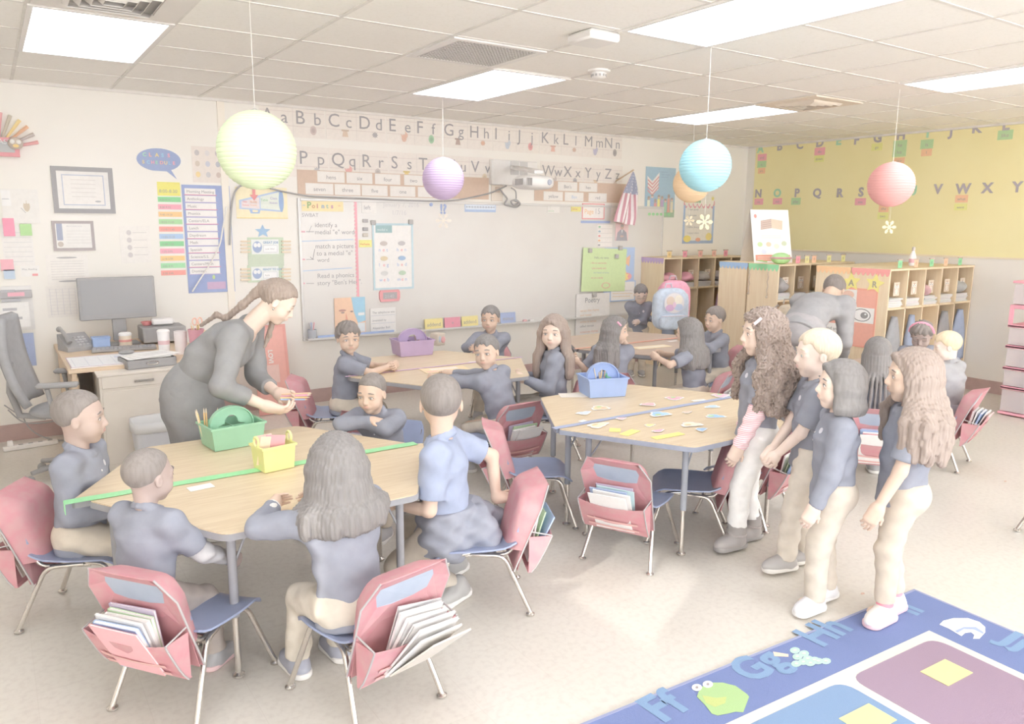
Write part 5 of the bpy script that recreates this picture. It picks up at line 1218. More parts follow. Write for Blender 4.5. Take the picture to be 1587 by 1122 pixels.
def trayth(u, w, h, rgb, lb, s=None, nm='word_card', d=.003):
    p = at_y(u, 505, -.06); pl = Plane((p.x, -.055, bz0-.003), (1, 0, 0), (0, .12, 1)); return sheet_thing(nm, lb, 'card', pl, -w/2, w/2, 0, h, rgb, [('t', s, .5, .28, .5, (176, 168, 168), 'c')] if s else [], t=d)
trayth(673, .21, .11, (248, 232, 160), 'left yellow card reading addend on the tray', 'addend'); trayth(702, .19, .11, (240, 160, 176), 'pink card with a plus sign on the tray', '+'); trayth(729, .20, .11, (248, 232, 160), 'right yellow card reading addend on the tray', 'addend')
trayth(788, .20, .12, (176, 190, 226), 'blue card standing on the tray right of the boy', 'minus')
for u, w, c, l in ((642, .16, (184, 180, 180), 'grey board eraser on the marker tray'), (813, .05, (240, 190, 190), 'small red marker cap on the tray'), (823, .06, (240, 236, 234), 'white marker on the tray')):
    p = at_y(u, 508, -.05); mb = MB(); mb.box((p.x, -.055, bz0+.010), (w, .035, .025), plastic(c), ch=.006); o = mb.build('board_eraser' if w > .1 else 'marker'); tag(o, l, 'eraser' if w > .1 else 'marker')
t = thing('marker_cup', 'clear cup of markers at the left end of the tray', 'cup', (at_y(484, 515, -.06).x, -.055, bz0-.004)); b = MB(); b.lathe([(.035, 0), (.042, .09), (.039, .09), (.032, .004)], mat('clear_cup', (214, 220, 230), .2, alpha=.6), n=18); b.build('cup_body', t)
for i, c in enumerate(((236, 170, 180), (170, 190, 226), (186, 184, 186), (230, 228, 230))):
    b = MB(); b.tube([(0, 0, 0), (.012*math.cos(i*1.6)*2, .012*math.sin(i*1.6), .15)], .006, plastic(c), n=8); o = b.build('marker'); o.location = (t.location.x, -.055, bz0+.002); tag(o, '%s marker in the tray cup' % ('pink', 'blue', 'grey', 'white')[i], 'marker', 'markers in the tray cup')
bsheet('goal_note', 'green scribbled smiley note on the upper right of the board', 'note', (848, 317, 867, 330), (238, 234, 229), [('t', ': )', .1, .6, .4, (190, 206, 186)), ('t', 'smile', .05, .1, .45, (196, 214, 190))])
bsheet('name_tag', 'yellow tag reading Solve near the page number sign', 'tag', (885, 318, 900, 328), (238, 228, 140), [('t', 'Solve', .1, .25, .5, (206, 150, 140))])
bsheet('page_sign', 'white sheet reading Page 15 with a red wavy edge', 'sign', (902, 315, 936, 340), (248, 242, 236), [('t', 'Page', .1, .35, .42, (246, 200, 150)), ('t', '15', .55, .35, .5, (206, 202, 202))], border=(236, 160, 160), bt=.012)
bsheet('blue_border_strip', 'short blue wavy strip below the page sign', 'border trim', (900, 342, 945, 346), (166, 182, 220))
bsheet('class_list', 'white list with five coloured dots on the board', 'chart', (926, 348, 948, 383), (244, 238, 232), [('l', .02, .2*i+.02, .98, .2*i+.02, .015, (214, 208, 206)) for i in range(5)]+[('e', .12, .1+.2*i, .08, .04, [(170, 166, 170), (240, 190, 150), (230, 150, 150), (170, 190, 200), (160, 206, 170)][i]) for i in range(5)])
bsheet('portrait_print', 'printed portrait of a person in a dark suit before flags', 'portrait', (954, 345, 973, 373), (240, 208, 208), [('p', [(.05, 0), (.95, 0), (.85, .45), (.6, .62), (.4, .62), (.15, .45)], (176, 174, 182)), ('e', .5, .76, .13, .13, (214, 186, 172)), ('e', .5, .84, .13, .07, (180, 172, 170)), ('p', [(.44, .6), (.56, .6), (.5, .38)], (240, 238, 238)), ('e', .5, .25, .14, .05, (214, 186, 172))])
# poster cluster by the right end of the board
bsheet('fish_poster', 'blue painted poster with coloured fish behind the green paper', 'poster', (936, 384, 980, 460), (184, 204, 236), [('e', .42, .72, .22, .12, (246, 190, 170)), ('p', [(.6, .74), (.85, .85), (.82, .62)], (246, 196, 160)), ('e', .25, .86, .15, .06, (176, 214, 170)), ('e', .72, .42, .20, .08, (240, 170, 170)), ('p', star(.72, .42, .12, 6), (246, 226, 150)), ('e', .3, .3, .2, .08, (206, 184, 220)), ('e', .7, .15, .2, .06, (166, 196, 220)), ('e', .5, .55, .15, .05, (190, 220, 190))], off=.012)
bsheet('reading_sheet', 'white sheet with a blue edge below the fish poster', 'poster', (944, 436, 982, 465), (246, 242, 238), [('t', 'KING', .35, .7, .16, DK), ('l', .1, .55, .9, .5, .03, (214, 210, 208)), ('l', .1, .4, .9, .35, .03, (240, 214, 180)), ('l', .1, .25, .8, .22, .03, (240, 214, 180))], border=(176, 200, 236), off=.018)
bsheet('poetry_chart', 'white flip chart page headed Poetry low on the right of the board', 'chart', (892, 456, 942, 520), (246, 242, 238), [('t', 'Poetry', .25, .80, .16, DK), ('t', 'verses that rhyme', .12, .60, .075, (240, 206, 176)), ('t', 'and repeat', .12, .50, .075, (240, 206, 176)), ('t', 'writes in verses', .12, .35, .075, (240, 206, 176)), ('t', 'called stanzas', .12, .25, .075, DK), ('t', 'sometimes rhymes', .12, .12, .07, (240, 190, 176))], off=.010, t=.006)
x0, x1, z0, z1 = fpx(897, 389, 961, 448)
sheet_thing('green_chart', 'large lime green paper with red handwriting clipped over the board', 'chart', Plane((0, -.012, 0), (1, 0, -.035), (.035, 0, 1)), x0-.02, x1-.0, z0+.2, z1+.24, (214, 234, 176), [('t', 'Hello, my name', .25, .76, .07, (160, 170, 150)), ('t', 'I like to read books', .18, .64, .06, (222, 160, 150)), ('t', 'I play outside with', .20, .52, .06, (222, 160, 150)), ('t', 'my friends at home', .25, .42, .06, (170, 190, 190)), ('t', 'we are a family', .2, .30, .06, (222, 160, 150)), ('e', .55, .14, .1, .07, (236, 190, 170)), ('e', .55, .14, .08, .055, (214, 234, 176))], off=.026)
for i, (u, v) in enumerate(((910, 388), (951, 397), (957, 384), (917, 456))):
    p = at_y(u, v); mb = MB(); mb.box((p.x, -.055, p.z), (.05, .03, .05), mat('clip_metal', (182, 178, 176), .5), ch=.004); o = mb.build('binder_clip'); tag(o, ['grey clip at the left top of the lime green paper', 'grey clip at the right top of the lime green paper', 'tan clip above the fish poster', 'tan clip above the poetry page'][i], 'clip')
# flag on a slanted staff
t = thing('flag', 'striped flag with a starred corner hanging by the right end of the board', 'flag', (0, 0, 0)); F0 = at_y(979, 266, -.25); STR = paper((206, 150, 160)); WHS = paper((240, 232, 230)); BLU = paper((166, 170, 190))
def fp(a, c):   # a: 0..1 across, c: 0..1 down
    w0 = .02+.56*min(1, c*1.15)**.8; u_ = a; x = (-.30*c+w0*(u_-.30)*.88+.06*c)*.62; z = (-c*.86-.08*u_*c)*.66; y = .035*math.sin(u_*11+c*2)*min(1, c*3); return (F0.x+x+.02, F0.y+y, F0.z+z)
b = MB(); bst = MB(); nC = 13; K_ = 26
for st in range(nC):
    G = [[fp((st+k/3)/nC, .0+i/K_) for k in range(4)] for i in range(K_+1)]; b.sheet([[q for q in r] for r in G], .002, STR if st % 2 == 0 else WHS)
b.build('stripes', t, smooth=.8); b = MB(); G = [[tuple(Vector(fp(k/14, i/K_))+Vector((0, -.004, 0))) for k in range(15)] for i in range(int(K_*.48))]; b.sheet(G, .002, BLU); b.build('starred_field', t, smooth=.8)
b = MB()
for i in range(7):
    for j in range(5):
        c = .08+.055*i; a = .12+.18*j+.05*(i % 2)
        if a < .98: q = Vector(fp(a, c)); b.prism(star(0, 0, .009*(.5+c)), q+Vector((0, -.0095, 0)), (1, 0, 0), (0, 0, 1), (0, -1, 0), .001, WHS)
b.build('stars', t, smooth=False)
b = MB(); b.tube([(F0.x+.02, F0.y-.01, F0.z+.02), (F0.x-.02, -.0, F0.z-.10)], .009, mat('staff_wood', (214, 190, 160), .5), n=8); b.build('staff', t)
# posters right of the board
its = [('r', 0, 0, 1, .16, (172, 196, 168)), ('p', [(.05, .82), (.22, .72), (.45, .90), (.42, .55), (.22, .46), (.08, .60)], (244, 236, 234))]
for k in range(4): its.append(('p', [(.07, .76-.07*k), (.23, .67-.07*k), (.44, .83-.07*k), (.44, .80-.07*k), (.23, .64-.07*k), (.07, .73-.07*k)], (226, 160, 164)))
its += [('t', 'If I have a dream', .45, .90, .035, (140, 160, 190)), ('t', 'I want to become', .5, .85, .035, (140, 160, 190)), ('t', 'a helper for all', .5, .80, .035, (140, 160, 190))]
for i in range(8):
    xx = .12+.11*i; hh = .36+.05*math.sin(i*2.3); its += [('r', xx-.045, .10, xx+.045, hh-.02, [(240, 240, 220), (170, 190, 220), (232, 170, 170), (240, 230, 150), (200, 176, 206), (176, 216, 190), (226, 176, 160), (236, 226, 200)][i]), ('e', xx, hh+.02, .042, .035, [(206, 176, 160), (236, 206, 190), (186, 160, 150), (226, 196, 176)][i % 4]), ('p', [(xx-.045, hh+.02), (xx+.045, hh+.02), (xx+.03, hh+.06), (xx-.03, hh+.06)], (176, 164, 158))]
its += [('e', .15+.13*i, .06, .05, .03, (160, 216, 160)) for i in range(6)]
wsheet('children_poster', 'blue poster of children under a striped flag', 'poster', (1001, 258, 1044, 337), (170, 198, 216), its)
its = [('p', scallop(.0, 1., .80, .16, 7), (232, 170, 180)), ('p', scallop(.03, .97, .83, .14, 7), (244, 238, 226)), ('t', 'Class Rules', .12, .84, .085, (160, 200, 150), 'l', True), ('r', .0, .0, .06, .78, (176, 196, 226)), ('r', .94, .0, 1, .78, (176, 196, 226)), ('r', 0, 0, 1, .06, (166, 186, 216))]
for k, s_ in enumerate(('I listen quietly', 'I obey rules', 'I do my work', 'I follow directions', 'I respect others')): its.append(('t', s_, .14, .68-.12*k, .055, DK))
its += [('e', .15, .10, .12, .07, (244, 226, 130)), ('e', .85, .14, .10, .08, (240, 220, 140)), ('e', .5, .08, .08, .04, (236, 176, 150)), ('p', star(.06, .88, .07), (240, 228, 140)), ('p', star(.92, .93, .06), (240, 228, 140))]
wsheet('rules_poster', 'class rules poster with a scroll border below the orange lantern', 'poster', (1060, 301, 1104, 377), (240, 234, 224), its)
# bracket, projector, cables
a_ = at_y(758, 247); c_ = at_y(829, 289); x0, x1, z0, z1 = a_.x, c_.x, c_.z, a_.z
t = thing('projector', 'white short throw projector on a wall arm above the board', 'projector', ((x0+x1)/2, 0, (z0+z1)/2)); o0 = t.location
PW = mat('projector_white', (240, 237, 234), .4, kind='noise', scale=6)
b = MB(); b.box2((x0-o0.x, -.05, z0-o0.z), (x1-o0.x, 0, z1-o0.z), PW, ch=.008); b.build('wall_plate', t); b = MB()
b.box((-.0+.05, -.052, .05), (.22, .006, .14), mat('plate_recess', (206, 203, 202), .5)); b.box((.05, -.056, .05), (.012, .006, .14), PW); b.build('cover_window', t)
H_ = at_y(826, 283, -.75); hx_, hz_ = H_.x-o0.x, H_.z-o0.z
b = MB(); b.box((hx_*.5, -.36, .045), (.10, .76, .055), PW, R=Matrix.Rotation(-math.atan2(hx_, .72)*-1*0, 3, 'Z'), ch=.01); 
b = MB(); P0, P1 = Vector((.0, -.03, .06)), Vector((hx_+.02, -.82, hz_+.10)); d = (P1-P0); R = d.to_track_quat('Y', 'Z').to_matrix(); b.box(tuple((P0+P1)/2), (.10, d.length, .04), PW, R=R, ch=.008); b.build('support_arm', t)
b = MB(); b.ball((hx_, -.75, hz_), (.185, .155, .068), PW, n=28, h=14); V = []
for p in b.v:
    q = [(p[0]-hx_)/.185, (p[1]+.75)/.155, (p[2]-hz_)/.068]; V.append((hx_+math.copysign(abs(q[0])**.5, q[0])*.185, -.75+math.copysign(abs(q[1])**.5, q[1])*.155, hz_+math.copysign(abs(q[2])**.7, q[2])*.068))
b.v = V; pb = b.build('projector_body', t, smooth=True); b = MB()
for k in range(6): b.box((hx_-.178+.012*k*.9, -.905+.0*k, hz_), (.005, .01, .07), GRY)
for k in range(7): b.box((hx_-.187, -.84+.02*k, hz_), (.006, .008, .06), GRY)
b.build('air_slots', pb); b = MB(); b.lathe([(.028, 0), (.024, .012), (.01, .014)], mat('lens', (170, 176, 190), .1), R=Matrix.Rotation(math.pi/2, 3, 'X'), c=(hx_+.09, -.90, hz_)); b.build('lens', pb)
p = at_y(770, 297); t = thing('wall_outlet', 'beige wall outlet below the projector plate', 'outlet', (p.x, 0, p.z)); b = MB(); b.box((0, -.004, 0), (.15, .008, .20), plastic((226, 214, 200)), ch=.004); b.build('cover', t); b = MB(); b.box((0, -.012, .02), (.05, .014, .06), mat('socket_brown', (206, 186, 170), .5)); b.build('socket', t)
def wcable(pts, r, lb, y=-.02, nm='wall_cable', c=None):
    P = [at_y(u, v, y) for u, v in pts]; Q = []
    for k in range(len(P)-1):
        for s_ in range(5):
            u_ = s_/5; p0, p1, p2, p3 = P[max(k-1, 0)], P[k], P[k+1], P[min(k+2, len(P)-1)]; Q.append(.5*((2*p1)+(p2-p0)*u_+(2*p0-5*p1+4*p2-p3)*u_*u_+(3*p1-p0-3*p2+p3)*u_**3))
    Q.append(P[-1]); b = MB(); b.tube(Q, r, c or mat('cable_dark', (166, 163, 163), .5), n=6); o = b.build(nm, smooth=1.2); tag(o, lb, 'cable')
wcable([(356, 380), (358, 330), (362, 303), (370, 290), (382, 286), (400, 287), (440, 297), (480, 304), (520, 306), (570, 308), (640, 311), (700, 311), (745, 303), (768, 296), (785, 288)], .008, 'long dark cable running from the schedule over the board to the projector', y=-.03)
wcable([(775, 293), (780, 300), (786, 308), (782, 316), (790, 319), (800, 321), (806, 316), (800, 310), (792, 312), (797, 318), (804, 314), (798, 311)], .009, 'coiled dark cable hanging under the projector', y=-.05)
wcable([(792, 291), (799, 296), (800, 308)], .007, 'short dark cable between projector and coil', y=-.05)
# ---------------------------------------------------------------- left part of the front wall
pl_it = [('r', .06, .08, .94, .92, (236, 233, 230)), ('r', .16, .17, .84, .83, (190, 196, 212)), ('r', .175, .19, .825, .81, (240, 236, 232))]+[('l', .3, .72-.09*k, .7, .72-.09*k, .012, (222, 216, 212)) for k in range(5)]+[('e', .72, .26, .05, .02, (186, 184, 186))]
wsheet('framed_certificate', 'larger black framed certificate upper left on the wall', 'framed certificate', (77, 257, 179, 331), (236, 234, 231), pl_it, border=(164, 162, 164), bt=.035, t=.02)
wsheet('framed_certificate', 'smaller dark framed certificate with a navy ribbon', 'framed certificate', (79, 342, 148, 388), (240, 237, 233), [('r', .10, .35, .24, .92, (170, 176, 196)), ('e', .17, .22, .07, .09, (206, 196, 186)), ('t', 'PROCLAMATION', .34, .80, .06, (196, 196, 200))]+[('l', .34, .66-.1*k, .9, .66-.1*k, .012, (222, 218, 214)) for k in range(5)], border=(180, 170, 170), bt=.022, t=.018)
wsheet('instruction_sheet', 'white sheet of small pictures between certificates and schedule', 'paper', (184, 350, 236, 407), (242, 237, 231), [('e', .3, .82-.2*k, .08, .07, (214, 208, 206)) for k in range(4)]+[('l', .42, .82-.2*k, .88, .82-.2*k, .012, (212, 206, 204)) for k in range(4)])
wsheet('notice_sheet', 'white notice with curly ornaments above the monitor', 'paper', (70, 395, 139, 440), (243, 238, 232), [('e', .5, .90, .25, .03, (186, 182, 182)), ('e', .5, .12, .25, .03, (186, 182, 182))]+[('l', .1, .78-.085*k, .9, .78-.085*k, .012, (216, 210, 208)) for k in range(8)])
wsheet('table_sheet', 'white sheet printed with columns left of the monitor', 'paper', (70, 444, 124, 490), (240, 235, 229), [('l', .12+.2*k, .08, .12+.2*k, .92, .012, (218, 214, 216)) for k in range(5)]+[('l', .08, .1+.1*k, .92, .1+.1*k, .008, (220, 216, 216)) for k in range(9)])
bub = [(.5+.5*math.cos(a), .62+.38*math.sin(a)) for a in [2*math.pi*k/30 for k in range(22)]]+[(.66, .25), (.88, .0), (.76, .3)]+[(.5+.5*math.cos(a), .62+.38*math.sin(a)) for a in [2*math.pi*k/30 for k in range(26, 30)]]
LC = [(170, 220, 190), (246, 180, 170), (240, 220, 160), (160, 206, 226), (244, 176, 190)]
wsheet('speech_bubble_sign', 'blue speech bubble sign reading CLASS SCHEDULE', 'sign', (210, 228, 282, 278), (158, 172, 210), [('t', c, .14+.14*i, .72, .17, LC[i % 5], 'l', True) for i, c in enumerate('CLASS')]+[('t', c, .12+.098*i, .48, .15, LC[(i+2) % 5], 'l', True) for i, c in enumerate('SCHEDULE')], shape=bub)
x0, x1, z0, z1 = fpx(281, 286, 352, 452); x1 = at_y(352, 300).x
t = sheet_thing('schedule_chart', 'tall blue pocket chart of the day schedule', 'pocket chart', FW, x0, x1+.02, z0, z1, (158, 172, 214), [('r', .40, .03, .80, .10, (206, 176, 206)), ('e', .55, .145, .03, .02, (200, 220, 150))], t=.006)
rows = ['Morning Meeting', 'Anthology', 'Music', 'Phonics', 'Centers/ELA', 'Lunch', 'Daydream', 'Math', 'Spanish', 'Science/S.S.', 'Centers/Math', 'Dismissal']
tc = [(240, 232, 130), (150, 220, 160), (246, 176, 190), (250, 206, 150), (180, 226, 170), (248, 170, 160), (180, 206, 236), (150, 216, 160), (246, 180, 196), (250, 212, 150), (170, 226, 176), (248, 170, 160)]
tl = ['8:00 8:30', '8:30 8:50', '8:50 9:35', '9:40 10:20', '10:25 11:05', '11:10 11:40', '11:55 12:35', '12:40 1:20', '1:25 2:05', '2:10 2:50', '2:55 3:35', '3:35 3:45']
H_r = (z1-z0)*.80/12
for i, s_ in enumerate(rows):
    zt = z1-.025-H_r*i; sheet_thing('schedule_card', 'white schedule card reading '+s_, 'schedule card', FW, x0+.02, x1-.10, zt-H_r*.92, zt-H_r*.06, (244, 241, 238), [('t', s_, .06, .28, .62, INK)], off=.008, t=.0015, border=None, group='schedule cards in the blue pocket chart')
    mb = MB(); mb.box2((x0+.012, -.011, zt-H_r), (x1-.09, -.008, zt-H_r*.90), paper((226, 150, 176) if i % 2 == 0 else (196, 180, 214))); o = mb.build('pocket_band', t, smooth=False); o.location = -Vector(t.location)
    sheet_thing('time_card', '%s time card reading %s' % (('yellow', 'green', 'pink', 'orange', 'light green', 'red', 'blue', 'deep green', 'rose', 'amber', 'mint', 'coral')[i], tl[i].replace(' ', ' to ')), 'time card', FW, x0-.19-.004*i+.012*i*.2, x0-.012, zt-H_r*(.98 if i else 1.15), zt-H_r*.30+(.06 if i == 0 else 0), tc[i], [('t', tl[i].replace(' ', '-'), .06, .22, .55 if i else .34, (172, 172, 160))], group='time cards beside the schedule')
wcable([(351, 320), (345, 355), (340, 380), (325, 410), (312, 430), (298, 452)], .006, 'thin white cord hanging across the schedule', y=-.05, nm='white_cord', c=mat('white_string', (240, 236, 230), .8))
# left edge papers
wsheet('owl_drawing', 'white paper with an owl drawing at the left edge', 'paper', (0, 292, 63, 346), (240, 236, 231), [('e', .66, .5, .09, .16, (214, 200, 180)), ('e', .62, .62, .035, .05, (240, 236, 230)), ('e', .70, .62, .035, .05, (240, 236, 230)), ('l', .5, .45, .62, .3, .02, (200, 196, 194)), ('r', .0, .5, .25, .95, (244, 242, 240)), ('l', .02, .7, .2, .7, .02, (196, 196, 200))], off=.006)
wsheet('weekly_sheet', 'white table sheet below the owl drawing', 'paper', (0, 349, 55, 411), (241, 237, 233), [('l', .05, .1+.12*k, .95, .1+.12*k, .01, (216, 214, 214)) for k in range(7)])
wsheet('sticky_note', 'bright pink sticky note at the left edge', 'sticky note', (3, 338, 24, 366), (246, 160, 184), off=.012); wsheet('sticky_note', 'green sticky note right of the pink one', 'sticky note', (30, 347, 50, 365), (186, 226, 160), off=.012)
wsheet('sticky_note', 'folded pink note low at the left edge', 'sticky note', (0, 402, 22, 419), (246, 186, 196), off=.012); wsheet('sticky_note', 'pale blue note below the folded pink one', 'sticky note', (5, 418, 24, 432), (196, 212, 230), off=.012)
wsheet('small_card', 'small white card with handwriting and a red clip', 'card', (31, 412, 62, 428), (242, 239, 235), [('t', 'Miss, Reading', .08, .6, .22, DK), ('r', .6, .05, .9, .25, (236, 160, 160))])
t = thing('paper_organizer', 'wall organizer full of white forms at the left edge', 'wall organizer', (0, 0, 0)); x0, x1, z0, z1 = fpx(0, 444, 55, 510); x0 -= .3
b = MB(); b.box2((x0, -.02, z0), (x1, -.001, z1), paper((236, 233, 230))); b.build('backing', t, smooth=False); b = MB(); b.box2((x0, -.05, z1-.09), (x1, -.02, z1-.03), plastic((178, 174, 176)), ch=.004); b.build('top_rail', t); b = MB(); b.box2((x1-.16, -.055, z1-.075), (x1-.05, -.05, z1-.045), plastic((240, 176, 190))); b.build('pink_eraser', t)
b = MB(); b.box2((x0, -.06, z0+.03), (x1-.03, -.05, z1-.12), paper((244, 242, 240))); 
b.build('form_sheet', t, smooth=False); b = MB()
for k in range(4): b.box2((x0+.3, -.062, z0+.09+.07*k), (x1-.08-.03*(k % 2), -.0602, z0+.11+.07*k), paper((190, 188, 192)))
b.build('printed_lines', t, smooth=False)
wsheet('blue_folder', 'blue folder pinned low at the left edge', 'folder', (-5, 519, 57, 566), (168, 182, 220), [('l', .2, .5, .8, .55, .03, (150, 166, 206)), ('l', .3, .35, .7, .4, .03, (150, 166, 206))], off=.004)
# feathered wreath with a small framed sign
t = thing('feather_decoration', 'fan of coloured clothespins above a small red framed sign at the left edge', 'decoration', (0, 0, 0)); c = at_y(2, 232); 
for k in range(13):
    a = math.pi*(.98-k*.075); col_ = [(236, 186, 150), (200, 190, 186), (236, 170, 170), (206, 196, 180), (240, 214, 150)][k % 5]; b = MB(); d_ = Vector((math.cos(a), 0, math.sin(a)))
    b.tube([tuple(Vector((c.x-.02, -.02, c.z))+d_*.08), tuple(Vector((c.x-.02, -.02, c.z))+d_*.27)], [.008, .014], plastic(col_), n=6); b.build('feather', t)
x0, x1, z0, z1 = fpx(-20, 212, 31, 244); b = MB(); b.box2((x0, -.045, z0), (x1, -.025, z1), paper((232, 160, 166))); b.box2((x0+.03, -.048, z0+.03), (x1-.03, -.044, z1-.03), paper((190, 190, 190))); b.build('framed_sign', t, smooth=False)
b = MB(); put_text(b, Plane((0, -.048, 0), (1, 0, 0), (0, 0, 1)), 'CLASS', x1-.19, z0+.09, .05, paper((236, 232, 230)), off=.002); b.build('lettering', t, smooth=False)
q = at_y(24, 222, -.06); b = MB(); b.ball(tuple(q), (.05, .02, .045), plastic((196, 180, 168))); b.ball((q.x-.02, q.y-.015, q.z+.01), (.017, .01, .017), plastic((238, 234, 228))); b.ball((q.x+.02, q.y-.015, q.z+.01), (.017, .01, .017), plastic((238, 234, 228))); b.ball((q.x, q.y-.018, q.z-.02), (.02, .008, .012), plastic((244, 214, 140))); b.build('owl_face', t)
# megaphone poster, arrow, star, owl pocket strips
it = [('p', [(.06, .30), (.06, .58), (.86, .92), (.90, .22)], (190, 208, 236)), ('p', [(.10, .34), (.10, .54), (.45, .68), (.45, .30)], (238, 226, 226)), ('p', [(.47, .32), (.47, .70), (.84, .86), (.86, .27)], (232, 238, 228)), ('e', .88, .57, .05, .35, (160, 186, 226)), ('p', [(.25, .28), (.27, .16), (.44, .16), (.46, .28), (.42, .28), (.41, .20), (.31, .20), (.30, .28)], (170, 194, 230)),
      ('t', 'No', .13, .50, .10, (240, 160, 160)), ('t', 'Voices', .12, .40, .08, (240, 160, 160)), ('t', 'Buddy', .27, .50, .09, (246, 190, 150)), ('t', 'Voices', .27, .40, .08, (246, 190, 150)), ('t', 'Table', .47, .56, .11, (160, 200, 160)), ('t', 'Class', .66, .62, .11, (170, 160, 200)), ('t', 'Voices', .64, .48, .10, (170, 160, 200)), ('r', 0, .0, 1, .03, (246, 226, 160))]
wsheet('megaphone_poster', 'yellow poster with a blue megaphone under the green lantern', 'poster', (364, 289, 446, 339), (248, 236, 200), it)
wsheet('arrow_marker', 'red paper arrow pointing down on the megaphone poster', 'arrow', (386, 291, 400, 311), (244, 160, 160), shape=[(.33, 1), (.33, .45), (0, .45), (.5, 0), (1, .45), (.67, .45), (.67, 1)], off=.010)
wsheet('paper_star', 'blue paper star below the megaphone poster', 'star', (394, 348, 420, 369), (164, 196, 226), shape=[((p[0]+1)/2, (p[1]+1)/2) for p in star(0, 0, 1)])
for i, (v0, v1, s_, n_, c) in enumerate(((368, 397, 'GREAT JOB', 'Look Who\'s Moving Up', (226, 232, 220)), (411, 436, 'READY TO LEARN', 'Ready', (226, 232, 220)))):
    wsheet('behaviour_strip', 'green pocket strip with an owl card reading '+s_, 'pocket strip', (383, v0, 440, v1), (206, 220, 196), [('r', .10, .12, .86, .90, (240, 243, 240)), ('e', .26, .50, .13, .30, (166, 182, 214)), ('e', .21, .60, .05, .12, (246, 246, 246)), ('e', .31, .60, .05, .12, (246, 246, 246)), ('t', s_, .42, .68, .16, (160, 182, 206), 'l', True), ('r', .42, .2, .82, .6, (226, 228, 230)), ('r', .44, .24, .80, .56, (250, 250, 250)), ('t', n_[:9], .47, .36, .11, DK)])
    for k in range(8):
        p = at_y(380 if k < 4 else 443, v0+6+(k % 4)*5.5); mb = MB(); mb.box((p.x, -.012, p.z), (.085, .012, .014), mat('clothespin', (232, 214, 188), .6)); o = mb.build('clothespin', smooth=False)
        tag(o, 'wooden clothespin %s on the %s side of the %s owl strip' % (('topmost', 'second', 'third', 'lowest')[k % 4], 'left' if k < 4 else 'right', ('upper', 'lower')[i]), 'clothespin', 'clothespins on the owl strips')
mb = MB(); x0, x1, z0, z1 = fpx(384, 396, 440, 412); mb.box2((x0, -.006, z0), (x1, -.001, z1), paper((206, 218, 196))); o = mb.build('behaviour_strip', smooth=False); tag(o, 'plain green middle strip between the two owl cards', 'pocket strip')

# ---------------------------------------------------------------- yellow board on the right wall
YM = mat('yellow_paper', (245, 234, 178), .85, kind='noise', scale=2, rgb2=(243, 231, 172))
zb = at_x(1400, 393).z; t = thing('bulletin_board', 'large yellow paper covered bulletin board on the right wall', 'bulletin board', (XR, -3.4, 0)); b = MB(); b.box2((-.012, 3.4-6.6, zb), (0, 3.4-.14, CH-.024), YM); b.build('paper_backing', t, smooth=False)
b = MB(); b.box2((-.016, 3.4-6.6, zb-.018), (0, 3.4-.14, zb), mat('board_edge', (240, 226, 200), .6)); b.build('edge_strip', t)
YP = Plane((XR-.012, 0, 0), (0, -1, 0), (0, 0, 1))
def ylet(ch, cu, cv, green=False):
    u, v = 1100+cu/3.259, 150+cv/3.259; p = at_x(u, v); h = .135; b = MB(); m = paper((172, 218, 186) if green else (176, 168, 176))
    put_text(b, YP, ch, -p.y, p.z-h*.36, h*1.05, m, off=.002, align='c', bold=True); put_text(b, YP, ch, -p.y, p.z-h*.36, h*1.05, m, off=.005, align='c', bold=True)
    o_ = Vector((XR-.014, p.y, p.z)); b.v = [tuple(Vector(q)-o_) for q in b.v]; o = b.build('cutout_letter', smooth=False); o.location = o_
    tag(o, '%s cut-out letter %s on the yellow board' % ('green dotted' if green else 'dark grey', ch), 'letter', 'cut-out letters on the yellow board')
for ch, u, v in (('A', 260, 262), ('B', 357, 250), ('C', 459, 242), ('D', 560, 231), ('E', 655, 221), ('F', 745, 218), ('G', 852, 207), ('H', 970, 193), ('I', 1105, 182), ('J', 1224, 171), ('K', 1352, 157), ('L', 1500, 142),
                 ('N', 249, 488), ('O', 345, 486), ('P', 444, 485), ('Q', 546, 485), ('R', 660, 485), ('S', 768, 481), ('T', 885, 478), ('U', 1027, 473), ('V', 1157, 466), ('W', 1283, 464), ('X', 1406, 460), ('Y', 1557, 455)): ylet(ch, u, v, ch in 'AEIOU')
PK, GR, YL, OR = (246, 176, 186), (186, 218, 166), (238, 236, 150), (248, 200, 160)
